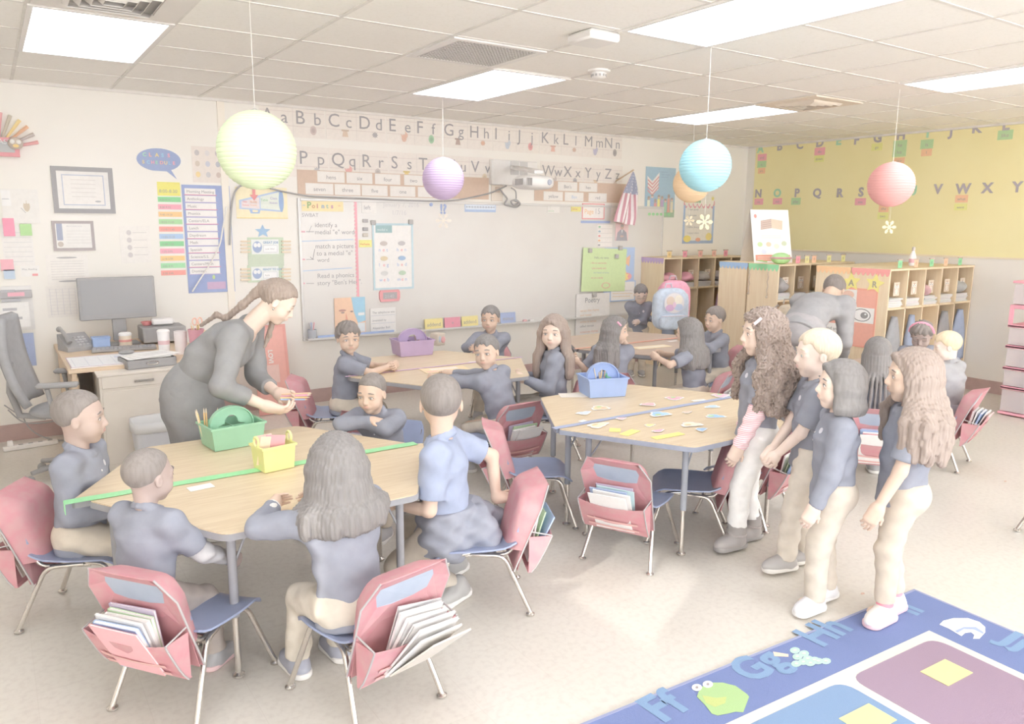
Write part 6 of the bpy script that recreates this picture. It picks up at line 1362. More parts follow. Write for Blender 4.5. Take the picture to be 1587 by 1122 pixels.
for u, v, w, h, c, s_ in ((268, 306, 42, 30, PK, 'and'), (266, 341, 42, 30, GR, 'a'), (265, 374, 34, 26, OR, 'are'), (559, 276, 50, 34, PK, 'do'), (556, 313, 46, 30, YL, 'down'), (848, 254, 52, 32, YL, 'go'), (963, 262, 60, 78, GR, 'he his'), (961, 323, 50, 26, OR, 'hear'),
        (1100, 240, 60, 42, GR, 'is'), (1098, 281, 50, 34, OR, 'I'), (1496, 193, 72, 42, GR, 'like'), (251, 530, 42, 30, PK, 'no'), (345, 528, 44, 30, PK, 'out'), (438, 528, 44, 34, GR, 'play'), (764, 530, 52, 34, PK, 'see'), (882, 564, 46, 36, OR, 'the'), (877, 602, 50, 34, YL, 'two'), (1275, 515, 60, 36, OR, 'what'), (1270, 557, 62, 32, YL, 'went')):
    a_ = at_x(1100+(u-w/2)/3.259, 150+(v-h/2)/3.259); c_ = at_x(1100+(u+w/2)/3.259, 150+(v+h/2)/3.259)
    sheet_thing('sight_word_card', '%s word card reading %s on the yellow board' % ({PK: 'pink', GR: 'green', YL: 'yellow', OR: 'orange'}[c], s_), 'word card', YP, -a_.y, -c_.y, c_.z, a_.z, c, [('t', w_, .5, (.28 if ' ' not in s_ else .60-.42*k), .55 if ' ' not in s_ else .30, (176, 166, 160), 'c') for k, w_ in enumerate(s_.split())], group='word cards on the yellow board', t=.0015)

# ---------------------------------------------------------------- the alphabet rug
RB = mat('rug_blue', (128, 141, 184), .95, spec=.02, kind='speck', scale=320, rgb2=(122, 135, 179), bump=.4)
def rug_m(n, c): return mat('rug_'+n, c, .95, spec=.02, kind='speck', scale=320, rgb2=tuple(v*.97 for v in c), bump=.4)
rc = at_z(1418, 918, 0); r1 = at_z(918, 1122, 0); r2 = at_z(1587, 972, 0); ux = nrm2 = Vector((r1.x-rc.x, r1.y-rc.y, 0)).normalized(); uy = Vector((-ux.y, ux.x, 0))
if uy.dot(Vector((r2.x-rc.x, r2.y-rc.y, 0))) < 0: uy = -uy
RL, RW2 = 3.2, 2.3
t = thing('alphabet_rug', 'blue alphabet rug with coloured squares in the lower right corner', 'rug', (rc.x, rc.y, 0))
def onrug(pts, z, h, m, b): b.prism(pts, (0, 0, z), tuple(ux), tuple(uy), (0, 0, 1), h, m)
b = MB(); onrug([(0, 0), (RL, 0), (RL, RW2), (0, RW2)], 0, .008, RB, b); b.build('pile', t, smooth=False)
b = MB()
for a, c in (((-.012, -.012), (RL+.012, .0)), ((-.012, 0), (0, RW2))): onrug([a, (c[0], a[1]), c, (a[0], c[1])], 0, .0095, rug_m('binding', (160, 166, 196)), b)
b.build('bound_edge', t, smooth=False)
def rp(u, v): q = at_z(u, v, .009)-Vector((rc.x, rc.y, 0)); return (q.dot(ux), q.dot(uy))
# squares: corner of the inner field
c00 = rp(1440, 977); sx = rp(1176, 1112)   # inner field corner, next square corner along the rug
ox, oy = c00; sq = .565; gap = .045
b = MB(); onrug([(ox, oy), (RL-ox, oy), (RL-ox, RW2-.1), (ox, RW2-.1)], .008, .001, rug_m('cream', (222, 218, 210)), b); b.build('cream_grid', t, smooth=False)
qc = {(0, 0): ('purple', (166, 146, 163)), (1, 0): ('sky', (138, 162, 194)), (0, 1): ('purple', (163, 144, 161)), (1, 1): ('green', (150, 186, 166)), (2, 0): ('green', (150, 186, 166)), (2, 1): ('purple', (163, 144, 161)), (0, 2): ('sky', (138, 162, 194)), (1, 2): ('purple', (166, 146, 163)), (3, 0): ('purple', (166, 146, 163)), (3, 1): ('sky', (138, 162, 194))}
for (i, j), (nm, c) in qc.items():
    x_, y_ = ox+gap+i*(sq+gap), oy+gap+j*(sq+gap); P = round_poly([(x_, y_), (x_+sq, y_), (x_+sq, y_+sq), (x_, y_+sq)], .07, 6); b = MB(); onrug(P, .009, .0008, rug_m(nm, c), b); b.build('square', t, smooth=False)
def rugtext(s_, u, v, h, ang=0, c=(140, 166, 198)):
    b = MB(); q = rp(u, v); X = -ux; Y = -uy
    pl = Plane((0, 0, .0085), tuple(X), tuple(Y)); 
    put_text(b, pl, s_, -q[0], -q[1], h, rug_m('letter_blue', c), off=.0012, align='c', bold=True, ang=ang); 
    if b.f: b.build('woven_letters', t, smooth=False)
rugtext('Ff', 1048, 1108, .20, .1); rugtext('Gg', 1196, 1042, .20, .1); rugtext('Hh', 1298, 988, .20, .1); rugtext('Ii', 1425, 950, .18, .1); rugtext('Jj', 1566, 1000, .20, -1.5)
def rugshape(pts_px, c, nm, z=.0092): b = MB(); onrug([rp(*p) for p in pts_px], z, .0006, rug_m(nm, c), b); return b
b = rugshape([(1085, 1066), (1100, 1058), (1120, 1058), (1140, 1063), (1158, 1076), (1161, 1080), (1152, 1104), (1140, 1103), (1128, 1106), (1112, 1109), (1103, 1106), (1092, 1092), (1080, 1080)], (176, 204, 150), 'frog_green'); b2 = rugshape([(1088, 1078), (1110, 1082), (1126, 1080), (1124, 1090), (1108, 1096), (1094, 1090)], (196, 206, 140), 'frog_belly', .0099)
for k, (u, v) in enumerate(((1080, 1066), (1097, 1061))):
    q = [(u+8*math.cos(a), v+5.5*math.sin(a)) for a in [2*math.pi*i/14 for i in range(14)]]; b3 = rugshape(q, (248, 246, 240), 'frog_eye', .0104); b2.add([p for p in b3.v], b3.f, b3.mats[0]); q = [(u+2.5*math.cos(a), v+2*math.sin(a)) for a in [2*math.pi*i/10 for i in range(10)]]; b3 = rugshape(q, (160, 150, 150), 'frog_pupil', .0110); b2.add(b3.v, b3.f, b3.mats[0])
o = b.build('woven_frog', t, smooth=False); b2.build('frog_markings', o, smooth=False)
b = MB()
for gi, (u, v) in enumerate(((1232, 1008), (1246, 1013), (1236, 1018), (1252, 1021), (1262, 1023), (1245, 1026), (1234, 1029), (1268, 1025), (1280, 1025), (1256, 1028))):
    b3 = rugshape([(u+8*math.cos(a), v+5*math.sin(a)) for a in [2*math.pi*i/12 for i in range(12)]], (176, 206, 196), 'grape_green', .0092+.00012*gi); b.add(b3.v, b3.f, b3.mats[0])
    b3 = rugshape([(u+3*math.cos(a), v+1.5*math.sin(a)) for a in [2*math.pi*i/8 for i in range(8)]], (212, 232, 206), 'grape_shine', .0106+.0001*gi); b.add(b3.v, b3.f, b3.mats[0])
b3 = rugshape([(1198, 1010), (1222, 1014), (1222, 1018), (1200, 1017)], (232, 206, 186), 'stem_tan'); b.add(b3.v, b3.f, b3.mats[0]); b.build('woven_grapes', t, smooth=False)
def arc(cx, cy, rx, ry, a0, a1, n=12): return [(cx+rx*math.cos(a0+(a1-a0)*i/n), cy+ry*math.sin(a0+(a1-a0)*i/n)) for i in range(n+1)]
b = rugshape([(1456, 968), (1462, 962), (1478, 958), (1500, 958), (1518, 964), (1527, 972), (1527, 980), (1518, 990), (1508, 990), (1510, 984), (1505, 980), (1496, 981), (1490, 986), (1480, 980), (1470, 974)], (244, 241, 232), 'igloo_white'); b3 = rugshape([(1480, 978), (1494, 972), (1512, 972), (1524, 980), (1524, 983), (1510, 976), (1494, 975), (1484, 981)], (160, 176, 220), 'igloo_line', .0100); b.add(b3.v, b3.f, b3.mats[0]); b.build('woven_igloo', t, smooth=False)
for u, v, lb in ((1467, 1042, 'yellow tape card on the purple rug square'), (1345, 1115, 'yellow tape card on the blue rug square')):
    q = at_z(u, v, .0105); pl = Plane((q.x, q.y, .0101), tuple(-ux), tuple(-uy)); sheet_thing('floor_card', lb, 'card', pl, -.085, .085, -.055, .055, (248, 240, 150), t=.0015, group='yellow cards on the rug squares')
# small litter on the floor
for u, v, lb in ((1558, 746, 'tiny brown scrap on the floor at the right'), (1337, 920, 'tiny scrap on the floor near the rug')):
    q = at_z(u, v, 0); b = MB(); b.prism(ell(0, 0, .012, .007, 7), (q.x, q.y, 0), (1, 0, 0), (0, 1, 0), (0, 0, 1), .002, paper((214, 180, 160))); o = b.build('paper_scrap', smooth=False); tag(o, lb, 'scrap')
# ---------------------------------------------------------------- people: smooth-blended volumes turned into surfaces
class Vol:
    def __init__(s, lo, hi, res):
        s.res = res; s.lo = np.array(lo, np.float64)-3*res; n = np.ceil((np.array(hi)+3*res-s.lo)/res).astype(int)+1
        s.ax = [s.lo[i]+res*np.arange(n[i]) for i in range(3)]; s.D = np.full(tuple(n), 1.0, np.float32)
    def sub(s, lo, hi):
        sl = []
        for i in range(3):
            a = int(np.clip(np.floor((lo[i]-s.lo[i])/s.res), 0, s.D.shape[i])); b = int(np.clip(np.ceil((hi[i]-s.lo[i])/s.res)+1, 0, s.D.shape[i]))
            if b <= a: return None, None
            sl.append(slice(a, b))
        X, Y, Z = np.meshgrid(s.ax[0][sl[0]], s.ax[1][sl[1]], s.ax[2][sl[2]], indexing='ij', sparse=True)
        return tuple(sl), (X.astype(np.float32), Y.astype(np.float32), Z.astype(np.float32))
    def put(s, sl, d, k, mode='u'):
        D = s.D[sl]
        if mode == 'u':
            if k > 0: h = np.maximum(k-np.abs(D-d), 0)/k; s.D[sl] = np.minimum(D, d)-h*h*k*.25
            else: s.D[sl] = np.minimum(D, d)
        else:
            d = -d
            if k > 0: h = np.maximum(k-np.abs(D-d), 0)/k; s.D[sl] = np.maximum(D, d)+h*h*k*.25
            else: s.D[sl] = np.maximum(D, d)
    def cap(s, a, b, r1, r2, k=.02, mode='u', wob=None):
        a = np.array(a, float); b = np.array(b, float); m = max(r1, r2)+k+3*s.res+.01; lo = np.minimum(a, b)-m; hi = np.maximum(a, b)+m
        sl, P = s.sub(lo, hi)
        if sl is None: return
        ba = b-a; L = max(float(ba@ba), 1e-10); px, py, pz = P[0]-a[0], P[1]-a[1], P[2]-a[2]
        h = np.clip((px*ba[0]+py*ba[1]+pz*ba[2])/L, 0, 1)
        d = np.sqrt((px-ba[0]*h)**2+(py-ba[1]*h)**2+(pz-ba[2]*h)**2)-(r1+(r2-r1)*h)
        if wob: d = d+wob(P[0], P[1], P[2])
        s.put(sl, d, k, mode)
    def ell(s, c, r, R=None, k=.02, mode='u', f=None):
        c = np.array(c, float); r = np.array(r, float); m = r.max()+k+3*s.res+.01; sl, P = s.sub(c-m, c+m)
        if sl is None: return
        q = [P[0]-c[0], P[1]-c[1], P[2]-c[2]]
        if R is not None: q = [q[0]*R[0][j]+q[1]*R[1][j]+q[2]*R[2][j] for j in range(3)]
        k0 = np.sqrt((q[0]/r[0])**2+(q[1]/r[1])**2+(q[2]/r[2])**2); k1 = np.sqrt((q[0]/r[0]**2)**2+(q[1]/r[1]**2)**2+(q[2]/r[2]**2)**2)+1e-6
        d = k0*(k0-1)/k1
        if f is not None: d = f(d, q)
        s.put(sl, d, k, mode)
    def ecap(s, a, b, r1, r2, lat, wide, k=.03, wob=None):
        """round cone whose section is widened along the direction lat"""
        a = np.array(a, float); b = np.array(b, float); lat = np.array(lat, float); lat = lat/np.linalg.norm(lat); m = max(r1, r2)*wide+k+.03
        sl, P = s.sub(np.minimum(a, b)-m, np.maximum(a, b)+m)
        if sl is None: return
        ba = b-a; L = max(float(ba@ba), 1e-10); px, py, pz = P[0]-a[0], P[1]-a[1], P[2]-a[2]
        h = np.clip((px*ba[0]+py*ba[1]+pz*ba[2])/L, 0, 1); x, y, z = px-ba[0]*h, py-ba[1]*h, pz-ba[2]*h
        l = x*lat[0]+y*lat[1]+z*lat[2]; g = l*(1/wide-1); x, y, z = x+lat[0]*g, y+lat[1]*g, z+lat[2]*g
        d = np.sqrt(x*x+y*y+z*z)-(r1+(r2-r1)*h)
        if wob: d = d+wob(P[0], P[1], P[2])
        s.put(sl, d, k)
    def cut(s, p, n, lo=None, hi=None):
        """remove what lies on the side n points to"""
        n = np.array(n, float); n = n/np.linalg.norm(n); lo = lo if lo is not None else s.lo-1; hi = hi if hi is not None else s.lo+99
        sl, P = s.sub(np.array(lo, float), np.array(hi, float))
        if sl is None: return
        d = (P[0]-p[0])*n[0]+(P[1]-p[1])*n[1]+(P[2]-p[2])*n[2]; s.D[sl] = np.maximum(s.D[sl], d)
    def mesh(s):
        D = s.D; I = D < 0; A = np.zeros(tuple(np.array(D.shape)-1), np.int8)
        for a in (0, 1):
            for b in (0, 1):
                for c in (0, 1): A += I[a:D.shape[0]-1+a, b:D.shape[1]-1+b, c:D.shape[2]-1+c]
        act = (A > 0) & (A < 8); idx = np.argwhere(act)
        if len(idx) == 0: return np.zeros((0, 3)), np.zeros((0, 4), int)
        C = {}
        for a in (0, 1):
            for b in (0, 1):
                for c in (0, 1): C[a, b, c] = D[idx[:, 0]+a, idx[:, 1]+b, idx[:, 2]+c]
        acc = np.zeros((len(idx), 3)); cnt = np.zeros(len(idx))
        for ax in range(3):
            for u in (0, 1):
                for v in (0, 1):
                    p = [0, 0, 0]; o = [i for i in range(3) if i != ax]; p[o[0]] = u; p[o[1]] = v; q = list(p); q[ax] = 1
                    a, b = C[tuple(p)], C[tuple(q)]; m = (a < 0) != (b < 0); t = np.where(m, a/np.where(m, a-b, 1), 0)
                    pos = np.tile(np.array(p, float), (len(idx), 1)); pos[:, ax] = t; acc[m] += pos[m]; cnt[m] += 1
        V = (idx+acc/cnt[:, None])*s.res+s.lo
        ID = np.full(A.shape, -1, np.int32); ID[act] = np.arange(len(idx)); F = []
        for ax in range(3):
            o = [(ax+1) % 3, (ax+2) % 3]; sl0 = [slice(None)]*3; sl1 = [slice(None)]*3; sl0[ax] = slice(0, -1); sl1[ax] = slice(1, None)
            a, b = I[tuple(sl0)], I[tuple(sl1)]; e = np.argwhere(a != b); e = e[(e[:, o[0]] > 0) & (e[:, o[1]] > 0) & (e[:, o[0]] < A.shape[o[0]]) & (e[:, o[1]] < A.shape[o[1]])]
            if len(e) == 0: continue
            fl = a[e[:, 0], e[:, 1], e[:, 2]]; q = []
            for du, dv in ((-1, -1), (0, -1), (0, 0), (-1, 0)):
                g = e.copy(); g[:, o[0]] += du; g[:, o[1]] += dv; q.append(ID[g[:, 0], g[:, 1], g[:, 2]])
            q = np.stack(q, 1); q[~fl] = q[~fl][:, ::-1]; F.append(q)
        F = np.concatenate(F); F = F[(F >= 0).all(1)]
        return V, F
def np_mesh(name, parts):
    """parts: list of (V, F (n,4) array or list, material)"""
    Vs = []; loops = []; starts = []; tot = []; mi = []; mats = []; o = 0; ls = 0
    me = bpy.data.meshes.new(name)
    for V, F, m in parts:
        if len(V) == 0: continue
        if m not in mats: mats.append(m)
        F = np.asarray(F) if not isinstance(F, list) else F; Vs.append(np.asarray(V, np.float32))
        if isinstance(F, list):
            for f in F: loops.append(np.array(f)+o); starts.append(np.array([ls])); tot.append(np.array([len(f)])); ls += len(f); mi.append(np.array([mats.index(m)]))
        else:
            n = len(F); loops.append((F+o).ravel()); starts.append(ls+4*np.arange(n)); tot.append(np.full(n, 4)); ls += 4*n; mi.append(np.full(n, mats.index(m)))
        o += len(V)
    V = np.concatenate(Vs); L = np.concatenate(loops).astype(np.int32); S = np.concatenate(starts).astype(np.int32); T = np.concatenate(tot).astype(np.int32)
    me.vertices.add(len(V)); me.vertices.foreach_set('co', V.ravel()); me.loops.add(len(L)); me.loops.foreach_set('vertex_index', L)
    me.polygons.add(len(S)); me.polygons.foreach_set('loop_start', S); me.polygons.foreach_set('loop_total', T)
    me.polygons.foreach_set('material_index', np.concatenate(mi).astype(np.int32)); me.polygons.foreach_set('use_smooth', np.ones(len(S), bool))
    for m in mats: me.materials.append(m)
    me.update(calc_edges=True); me.validate(); return me
def nrm(v): v = np.array(v, float); return v/max(np.linalg.norm(v), 1e-9)
def ik(S, T, L1, L2, hint):
    S, T = np.array(S, float), np.array(T, float); d = T-S; L = np.linalg.norm(d); u = d/max(L, 1e-9)
    if L > (L1+L2)*.995: T = S+u*(L1+L2)*.995; L = (L1+L2)*.995
    a = (L1*L1-L2*L2+L*L)/(2*L); h = math.sqrt(max(L1*L1-a*a, 0)); w = np.array(hint, float); w = w-u*(w@u); w = nrm(w)
    return S+u*a+w*h, T
def rotm(axis, a): return np.array(Matrix.Rotation(a, 3, Vector(axis)))
def hand(V, w, d, n, side, curl, L, spread=.0, thumb=.5):
    d = nrm(d); n = nrm(np.array(n, float)-d*(np.array(n, float)@d)); t = np.cross(d, n)*side; rf = .052*L; bones = []
    for i in range(4):
        o = (1.5-i)*.118*L; kn = w+d*.50*L*(1-.04*abs(i-1.2))+t*o; V.cap(w+d*.06*L+t*o*.45, kn, .085*L, .070*L, k=.03)
        dd = nrm(d+t*spread*(1.5-i)*.25); p = kn; ln = (.24, .27, .25, .19)[i]*L; seg = (1.0, .66, .52); ang = 0
        for j in range(3):
            ang += curl*(.75, .95, .6)[j]*(1+.12*(i-1)); dr = dd*math.cos(ang)+n*math.sin(ang); q = p+dr*ln*seg[j]
            V.cap(p, q, rf*(1.05-.1*j), rf*(.98-.12*j), k=.003); p = q
    b = w+d*.14*L+t*.13*L; d1 = nrm(d*.62+t*.70+n*.35*thumb); q = b+d1*.26*L; V.cap(w+d*.1*L+t*.05*L, b, .08*L, .075*L, k=.02); V.cap(b, q, .075*L, .058*L, k=.012)
    d2 = nrm(d*.9+t*.25+n*.5*thumb); V.cap(q, q+d2*.19*L, .056*L, .045*L, k=.004)

SKIN = dict(light=(236, 210, 192), fair=(238, 216, 202), med=(222, 192, 170), tan=(214, 182, 160), dark=(190, 166, 154), deep=(178, 158, 150))
HAIR = dict(black=(130, 125, 123), dark=(136, 127, 122), brown=(160, 142, 131), chestnut=(160, 142, 130), blond=(226, 208, 182), gold=(232, 210, 174))
def skin_mat(k): c = SKIN[k]; return mat('skin_'+k, c, .55, spec=.25, kind='noise', scale=14, rgb2=(c[0]-3, c[1]-5, c[2]-5))
def hair_mat(k): c = HAIR[k]; return mat('hair_'+k, c, .55, spec=.3, kind='noise', scale=9, stretch=(9, 9, 1.1), rgb2=(c[0]-12, c[1]-12, c[2]-12), bump=.5)
NAVY = (142, 145, 158); KHAKI = (214, 202, 185)
ICE = mat('eye_white', (238, 232, 230), .3); IRIS = mat('iris_brown', (148, 142, 140), .2); IRISB = mat('iris_blue', (166, 172, 178), .2)

def wrinkle(amp, fr, ph): return lambda x, y, z: amp*(np.sin(fr*(x*.8+z*1.1)+ph)*np.sin(fr*(y-.6*z)*.9+ph*2)+.5*np.sin(fr*1.9*(z+.5*y-.3*x)+ph*3))
PEOPLE = {}
def person(key, label, base, face, H=1.2, pose='stand', hip=None, lean=.0, bend=0.0, side=0.0, hd=None, hp=0.0, hroll=0.0, skin='med', hair='dark', style='short', shirt=NAVY, sleeve='long', pants=KHAKI,
           hands=None, feet=None, knees=None, shoe=(170, 168, 170), res=1.0, adult=False, cuff=None, eyes='open', hl=.35, female=False, extras=(), elbow=None, curl=(.5, .5), hdir=(None, None), pn=(None, None), collar=True, hscale=1.0, waist=0, iris=None, shoulder_w=1.0, skirt=None, shirt_name='polo_shirt', thick=1.0, neckv=False, sleevecol=None, pleg=1.0, ptrim=0.0, headpx=None, on=None, dy=-.01, dx=0.0):
    res = res*.85; s = H/1.2; hh = (.215*s if not adult else .165*s)*hscale     # head height
    rz = rotz_dir(face); Rz = np.array(Matrix.Rotation(rz, 3, 'Z')); base = np.array(base, float)
    def loc(w): return Rz.T @ (np.array(w, float)-base)          # world -> local
    sw = (.118 if not adult else .132)*s*shoulder_w; tl = (.335 if not adult else .345)*s; L1, L2, LH = .195*s, .172*s, .118*s
    if adult: L1, L2, LH = .205*s, .18*s, .122*s
    hz = (.575 if not adult else .612)*s if hip is None else hip[2]; P = np.array([0, 0, hz]) if hip is None else np.array(hip, float)
    up0 = np.array([math.sin(side)*1.0, math.sin(lean), math.cos(lean)*math.cos(side)]); up0 = nrm(up0); up1 = nrm([math.sin(side), math.sin(lean+bend), math.cos(lean+bend)])
    Wt = P+up0*tl*.40; N_ = Wt+up1*tl*.60; lat = np.array([1., 0, 0]); lat = nrm(lat-up1*(lat@up1)); fwd = np.cross(up1, lat)
    Ch = Wt+up1*tl*.33
    SH = {q: N_-up1*.028*s+lat*q*sw for q in (-1, 1)}
    # head
    hdir_ = np.array([0., 1, 0]) if hd is None else Rz.T @ nrm([hd[0], hd[1], 0]); hdir_[2] = 0; hf = nrm(hdir_)
    f_ = nrm([hf[0]*math.cos(hp), hf[1]*math.cos(hp), -math.sin(hp)]); r_ = nrm(np.cross(hf, [0, 0, 1])); u_ = np.cross(r_, f_)
    r2 = r_*math.cos(hroll)+u_*math.sin(hroll); u2 = -r_*math.sin(hroll)+u_*math.cos(hroll); HR = np.stack([r2, f_, u2], 1)
    nb = N_+up1*.015*s; HC = nb+up1*.032*s+u2*hh*.47+f_*hh*.06
    if adult: HC = nb+up1*.07*s+u2*hh*.47+f_*hh*.10
    def hx(x, y, z): return HC+HR @ (np.array([x, y, z])*hh)
    if on is not None:
        cx, cy, cf = CHP[on]; cf = nrm([cf[0], cf[1], 0]); base = np.array([cx+cf[0]*dy+cf[1]*dx, cy+cf[1]*dy-cf[0]*dx, 0.0])
        if headpx is not None:
            pass
    elif headpx is not None:
        hw_ = Rz @ HC; wpt = at_z(headpx[0], headpx[1], base[2]+HC[2]); base = np.array([wpt.x-hw_[0], wpt.y-hw_[1], base[2]])
    def rs(t):
        if t is None or t[0] != 'w': return t
        return tuple(loc(t[1:]))
    hands = None if hands is None else [rs(t) for t in hands]; feet = None if feet is None else [rs(t) for t in feet]
    # legs
    hw = .062*s; HJ = {q: P+np.array([q*hw, 0, -.005*s]) for q in (-1, 1)}; LT, LS = .255*s, .255*s
    if adult: LT, LS = .285*s, .275*s
    K, A = {}, {}
    for q in (-1, 1):
        ft = None if feet is None else feet[0 if q < 0 else 1]
        if ft is None: ft = (q*.07*s, 0, .055*s) if pose == 'stand' else (q*.085*s, .27*s, .055*s)
        kh = (0, 1, .15) if knees is None else knees[0 if q < 0 else 1]
        K[q], A[q] = ik(HJ[q], ft, LT, LS, kh)
    # arms
    E, W = {}, {}
    for q in (-1, 1):
        i = 0 if q < 0 else 1; T = None if hands is None else hands[i]
        if T is None: T = SH[q]+np.array([q*.035*s, .03*s, -(L1+L2)*.97]) if pose == 'stand' else K[q]+np.array([-q*.02, -.05*s, .06*s])
        eh = (q*.5, -1, -.3) if elbow is None or elbow[i] is None else elbow[i]
        E[q], W[q] = ik(SH[q], T, L1, L2, eh)
    root = thing('person', label, 'person', tuple(base), rz)
    sm = skin_mat(skin); hm = hair_mat(hair); hr = (.0042 if hh > .1 else .004)*res
    # ---------------- body
    allp = np.array([P, N_, HC]+list(E.values())+list(W.values())+list(K.values())+list(A.values())); lo, hi = allp.min(0)-.2*s, allp.max(0)+.2*s
    V = Vol(lo, hi, .010*res); br = .085*s*thick
    V.ecap(P, Wt, .068*s, .060*s, lat, 1.3); V.ecap(Wt, Ch, .060*s, .070*s, lat, 1.3); V.ecap(Ch, N_-up1*.04*s, .068*s, .04*s, lat, 1.35); V.cap(SH[-1], SH[1], .033*s, .033*s, k=.03)
    V.cap(N_-up1*.03*s, HC-HR[:, 2]*hh*.3-HR[:, 1]*hh*.1, .036*s if not adult else .037*s, .037*s, k=.03)
    for q in (-1, 1):
        V.cap(SH[q], E[q], .033*s, .027*s, k=.02); V.cap(E[q], W[q], .027*s, .019*s, k=.015); V.cap(HJ[q], K[q], .058*s, .040*s, k=.03); V.cap(K[q], A[q], .038*s, .026*s, k=.02)
        V.cap(A[q], A[q]+np.array([0, .05*s, -.02*s]), .026*s, .02*s, k=.02)
    parts = [(*V.mesh(), sm)]
    # forearms finely + hands
    for q in (-1, 1):
        i = 0 if q < 0 else 1; fd = nrm(W[q]-E[q]); hd_ = fd if hdir[i] is None else nrm(hdir[i]); hn = np.array([-q*1.0, 0, 0]) if pn[i] is None else np.array(pn[i], float)
        if abs(nrm(hn) @ hd_) > .9: hn = np.array([0, 0, -1.0]) if abs(hd_[2]) < .8 else np.array([0, 1.0, 0])
        c = W[q]+hd_*.06*s; m_ = LH*.85; V = Vol(np.minimum(c-m_, E[q]*.6+W[q]*.4-.03), np.maximum(c+m_, E[q]*.6+W[q]*.4+.03), .0028*res)
        V.cap(E[q]*.85+W[q]*.15, W[q], .0272*s, .0195*s, k=.01); V.cap(W[q], W[q]+hd_*LH*.12, .0195*s, .019*s, k=.01); hand(V, W[q], hd_, hn, -q*np.sign(1) if True else 1, curl[i], LH)
        parts.append((*V.mesh(), sm))
    # head
    V = Vol(HC-hh*.75, HC+hh*.75, hr); e = lambda c, r, k, mode='u', R=HR: V.ell(hx(*c), np.array(r)*hh, R=R, k=k*hh, mode=mode)
    e((0, -.06, .12), (.345, .42, .37), 0); e((0, .055, -.13), (.285 if not adult else .27, .30, .35), .12); e((0, .215, -.415), (.10, .09, .085), .14)
    ck = .135 if not adult else .10
    for q in (-1, 1):
        e((q*.150, .195, -.20), (ck, ck, ck*1.05), .12); e((q*.14, .305, .075), (.11, .05, .045), .08); V.ell(hx(q*.15, .415, -.01), np.array([.085, .085, .065])*hh, R=HR, k=.07*hh, mode='s')
        e((q*.352, -.035, -.045), (.035, .075, .115), .03); V.ell(hx(q*.385, -.01, -.035), np.array([.022, .040, .065])*hh, R=HR, k=.02*hh, mode='s')
        V.cap(hx(q*.040, .375, -.155), hx(q*.042, .36, -.155), .034*hh, .03*hh, k=.03*hh)
        e((q*.15, .262, -.01), (.105, .088, .078), .025)                      # lids
    V.cap(hx(0, .335, .03), hx(0, .415, -.13), .030*hh, .048*hh, k=.05*hh); e((0, .335, -.255), (.12, .055, .07), .06)
    V.cap(hx(0, -.12, -.20), nb-up1*.02*s, (.205 if not adult else .225)*hh, .040*s, k=.06*hh)
    V.cut(nb-up1*.035*s, -up1)
    parts.append((*V.mesh(), sm))
    # eyes, brows, lips
    def em(prims, m):
        b = MB()
        for c, r, Rl in prims: b.ball(tuple(hx(*c)), tuple(np.array(r)*hh), m, n=14, h=9, R=Matrix([[float(x) for x in row] for row in (HR if Rl is None else HR @ Rl)]))
        parts.append((np.array(b.v), b.f, m))
    if eyes == 'open':
        em([((q*.150, .298, -.012), (.074, .058, .040), None) for q in (-1, 1)], ICE)
        em([((q*.147, .334, -.010), (.036, .026, .037), None) for q in (-1, 1)], iris or IRIS)
        lidc = .030
    else: lidc = -.035
    b = MB()
    for q in (-1, 1):
        b.tube([tuple(hx(q*(.15+x), .349-.35*abs(x)*abs(x)*4-.012*(x > 0), -.008+lidc*(1-(x/.085)**2))) for x in (-.08, -.05, -.02, .015, .05, .085)], [.004*hh, .010*hh, .012*hh, .012*hh, .010*hh, .006*hh], hm, n=6)
        b.tube([tuple(hx(q*(.15+x), .352-1.2*x*x-.02*(x > .05), .105+.022*(1-(x/.10)**2))) for x in (-.095, -.05, 0, .05, .10)], [.012*hh, .018*hh, .018*hh, .014*hh, .006*hh], hm, n=6)
    parts.append((np.array(b.v), b.f, hm))
    lipm = mat('lips_'+skin, tuple(SKIN[skin][k]-(8, 26, 22)[k] for k in range(3)), .45)
    b = MB(); b.tube([tuple(hx(x, .388-2.2*x*x, -.240+.004*math.cos(x*40))) for x in (-.10, -.06, -.025, 0, .025, .06, .10)], [.005*hh, .014*hh, .019*hh, .017*hh, .019*hh, .014*hh, .005*hh], lipm, n=8)
    b.tube([tuple(hx(x, .385-2.2*x*x, -.268)) for x in (-.085, -.05, 0, .05, .085)], [.005*hh, .017*hh, .022*hh, .017*hh, .005*hh], lipm, n=8); parts.append((np.array(b.v), b.f, lipm))
    bo = bpy.data.objects.new('body', np_mesh('body', parts)); col.objects.link(bo); bo.parent = root
    def child(nm, vol, m, **tg):
        v, f = vol.mesh() if isinstance(vol, Vol) else vol
        if len(v) == 0: return None
        o = bpy.data.objects.new(nm, np_mesh(nm, [(v, f, m)])); col.objects.link(o); o.parent = root; return tag(o, **tg)
    # ---------------- shirt
    wb = wrinkle(.0035*s, 38/s, (base[0]*7+base[1]*3) % 6); off = .014*s
    lo2 = np.array([P, N_]+list(E.values())+list(W.values())).min(0)-.13*s*thick; hi2 = np.array([P, N_]+list(E.values())+list(W.values())).max(0)+.13*s*thick
    V = Vol(lo2, hi2, .0062*res); t_ = thick; hem = P-up0*(.055+waist+(.02 if pose == 'sit' else 0))*s
    V.ecap(P-up0*.07*s, Wt, (.092+(.006 if pose == 'stand' else .012))*s*t_, .084*s*t_, lat, 1.26, wob=wb); V.ecap(Wt, Ch, .084*s*t_, .086*s*t_, lat, 1.30, wob=wb, k=.04); V.ecap(Ch, N_-up1*.045*s, .086*s*t_, .052*s, lat, 1.45, wob=wb, k=.04)
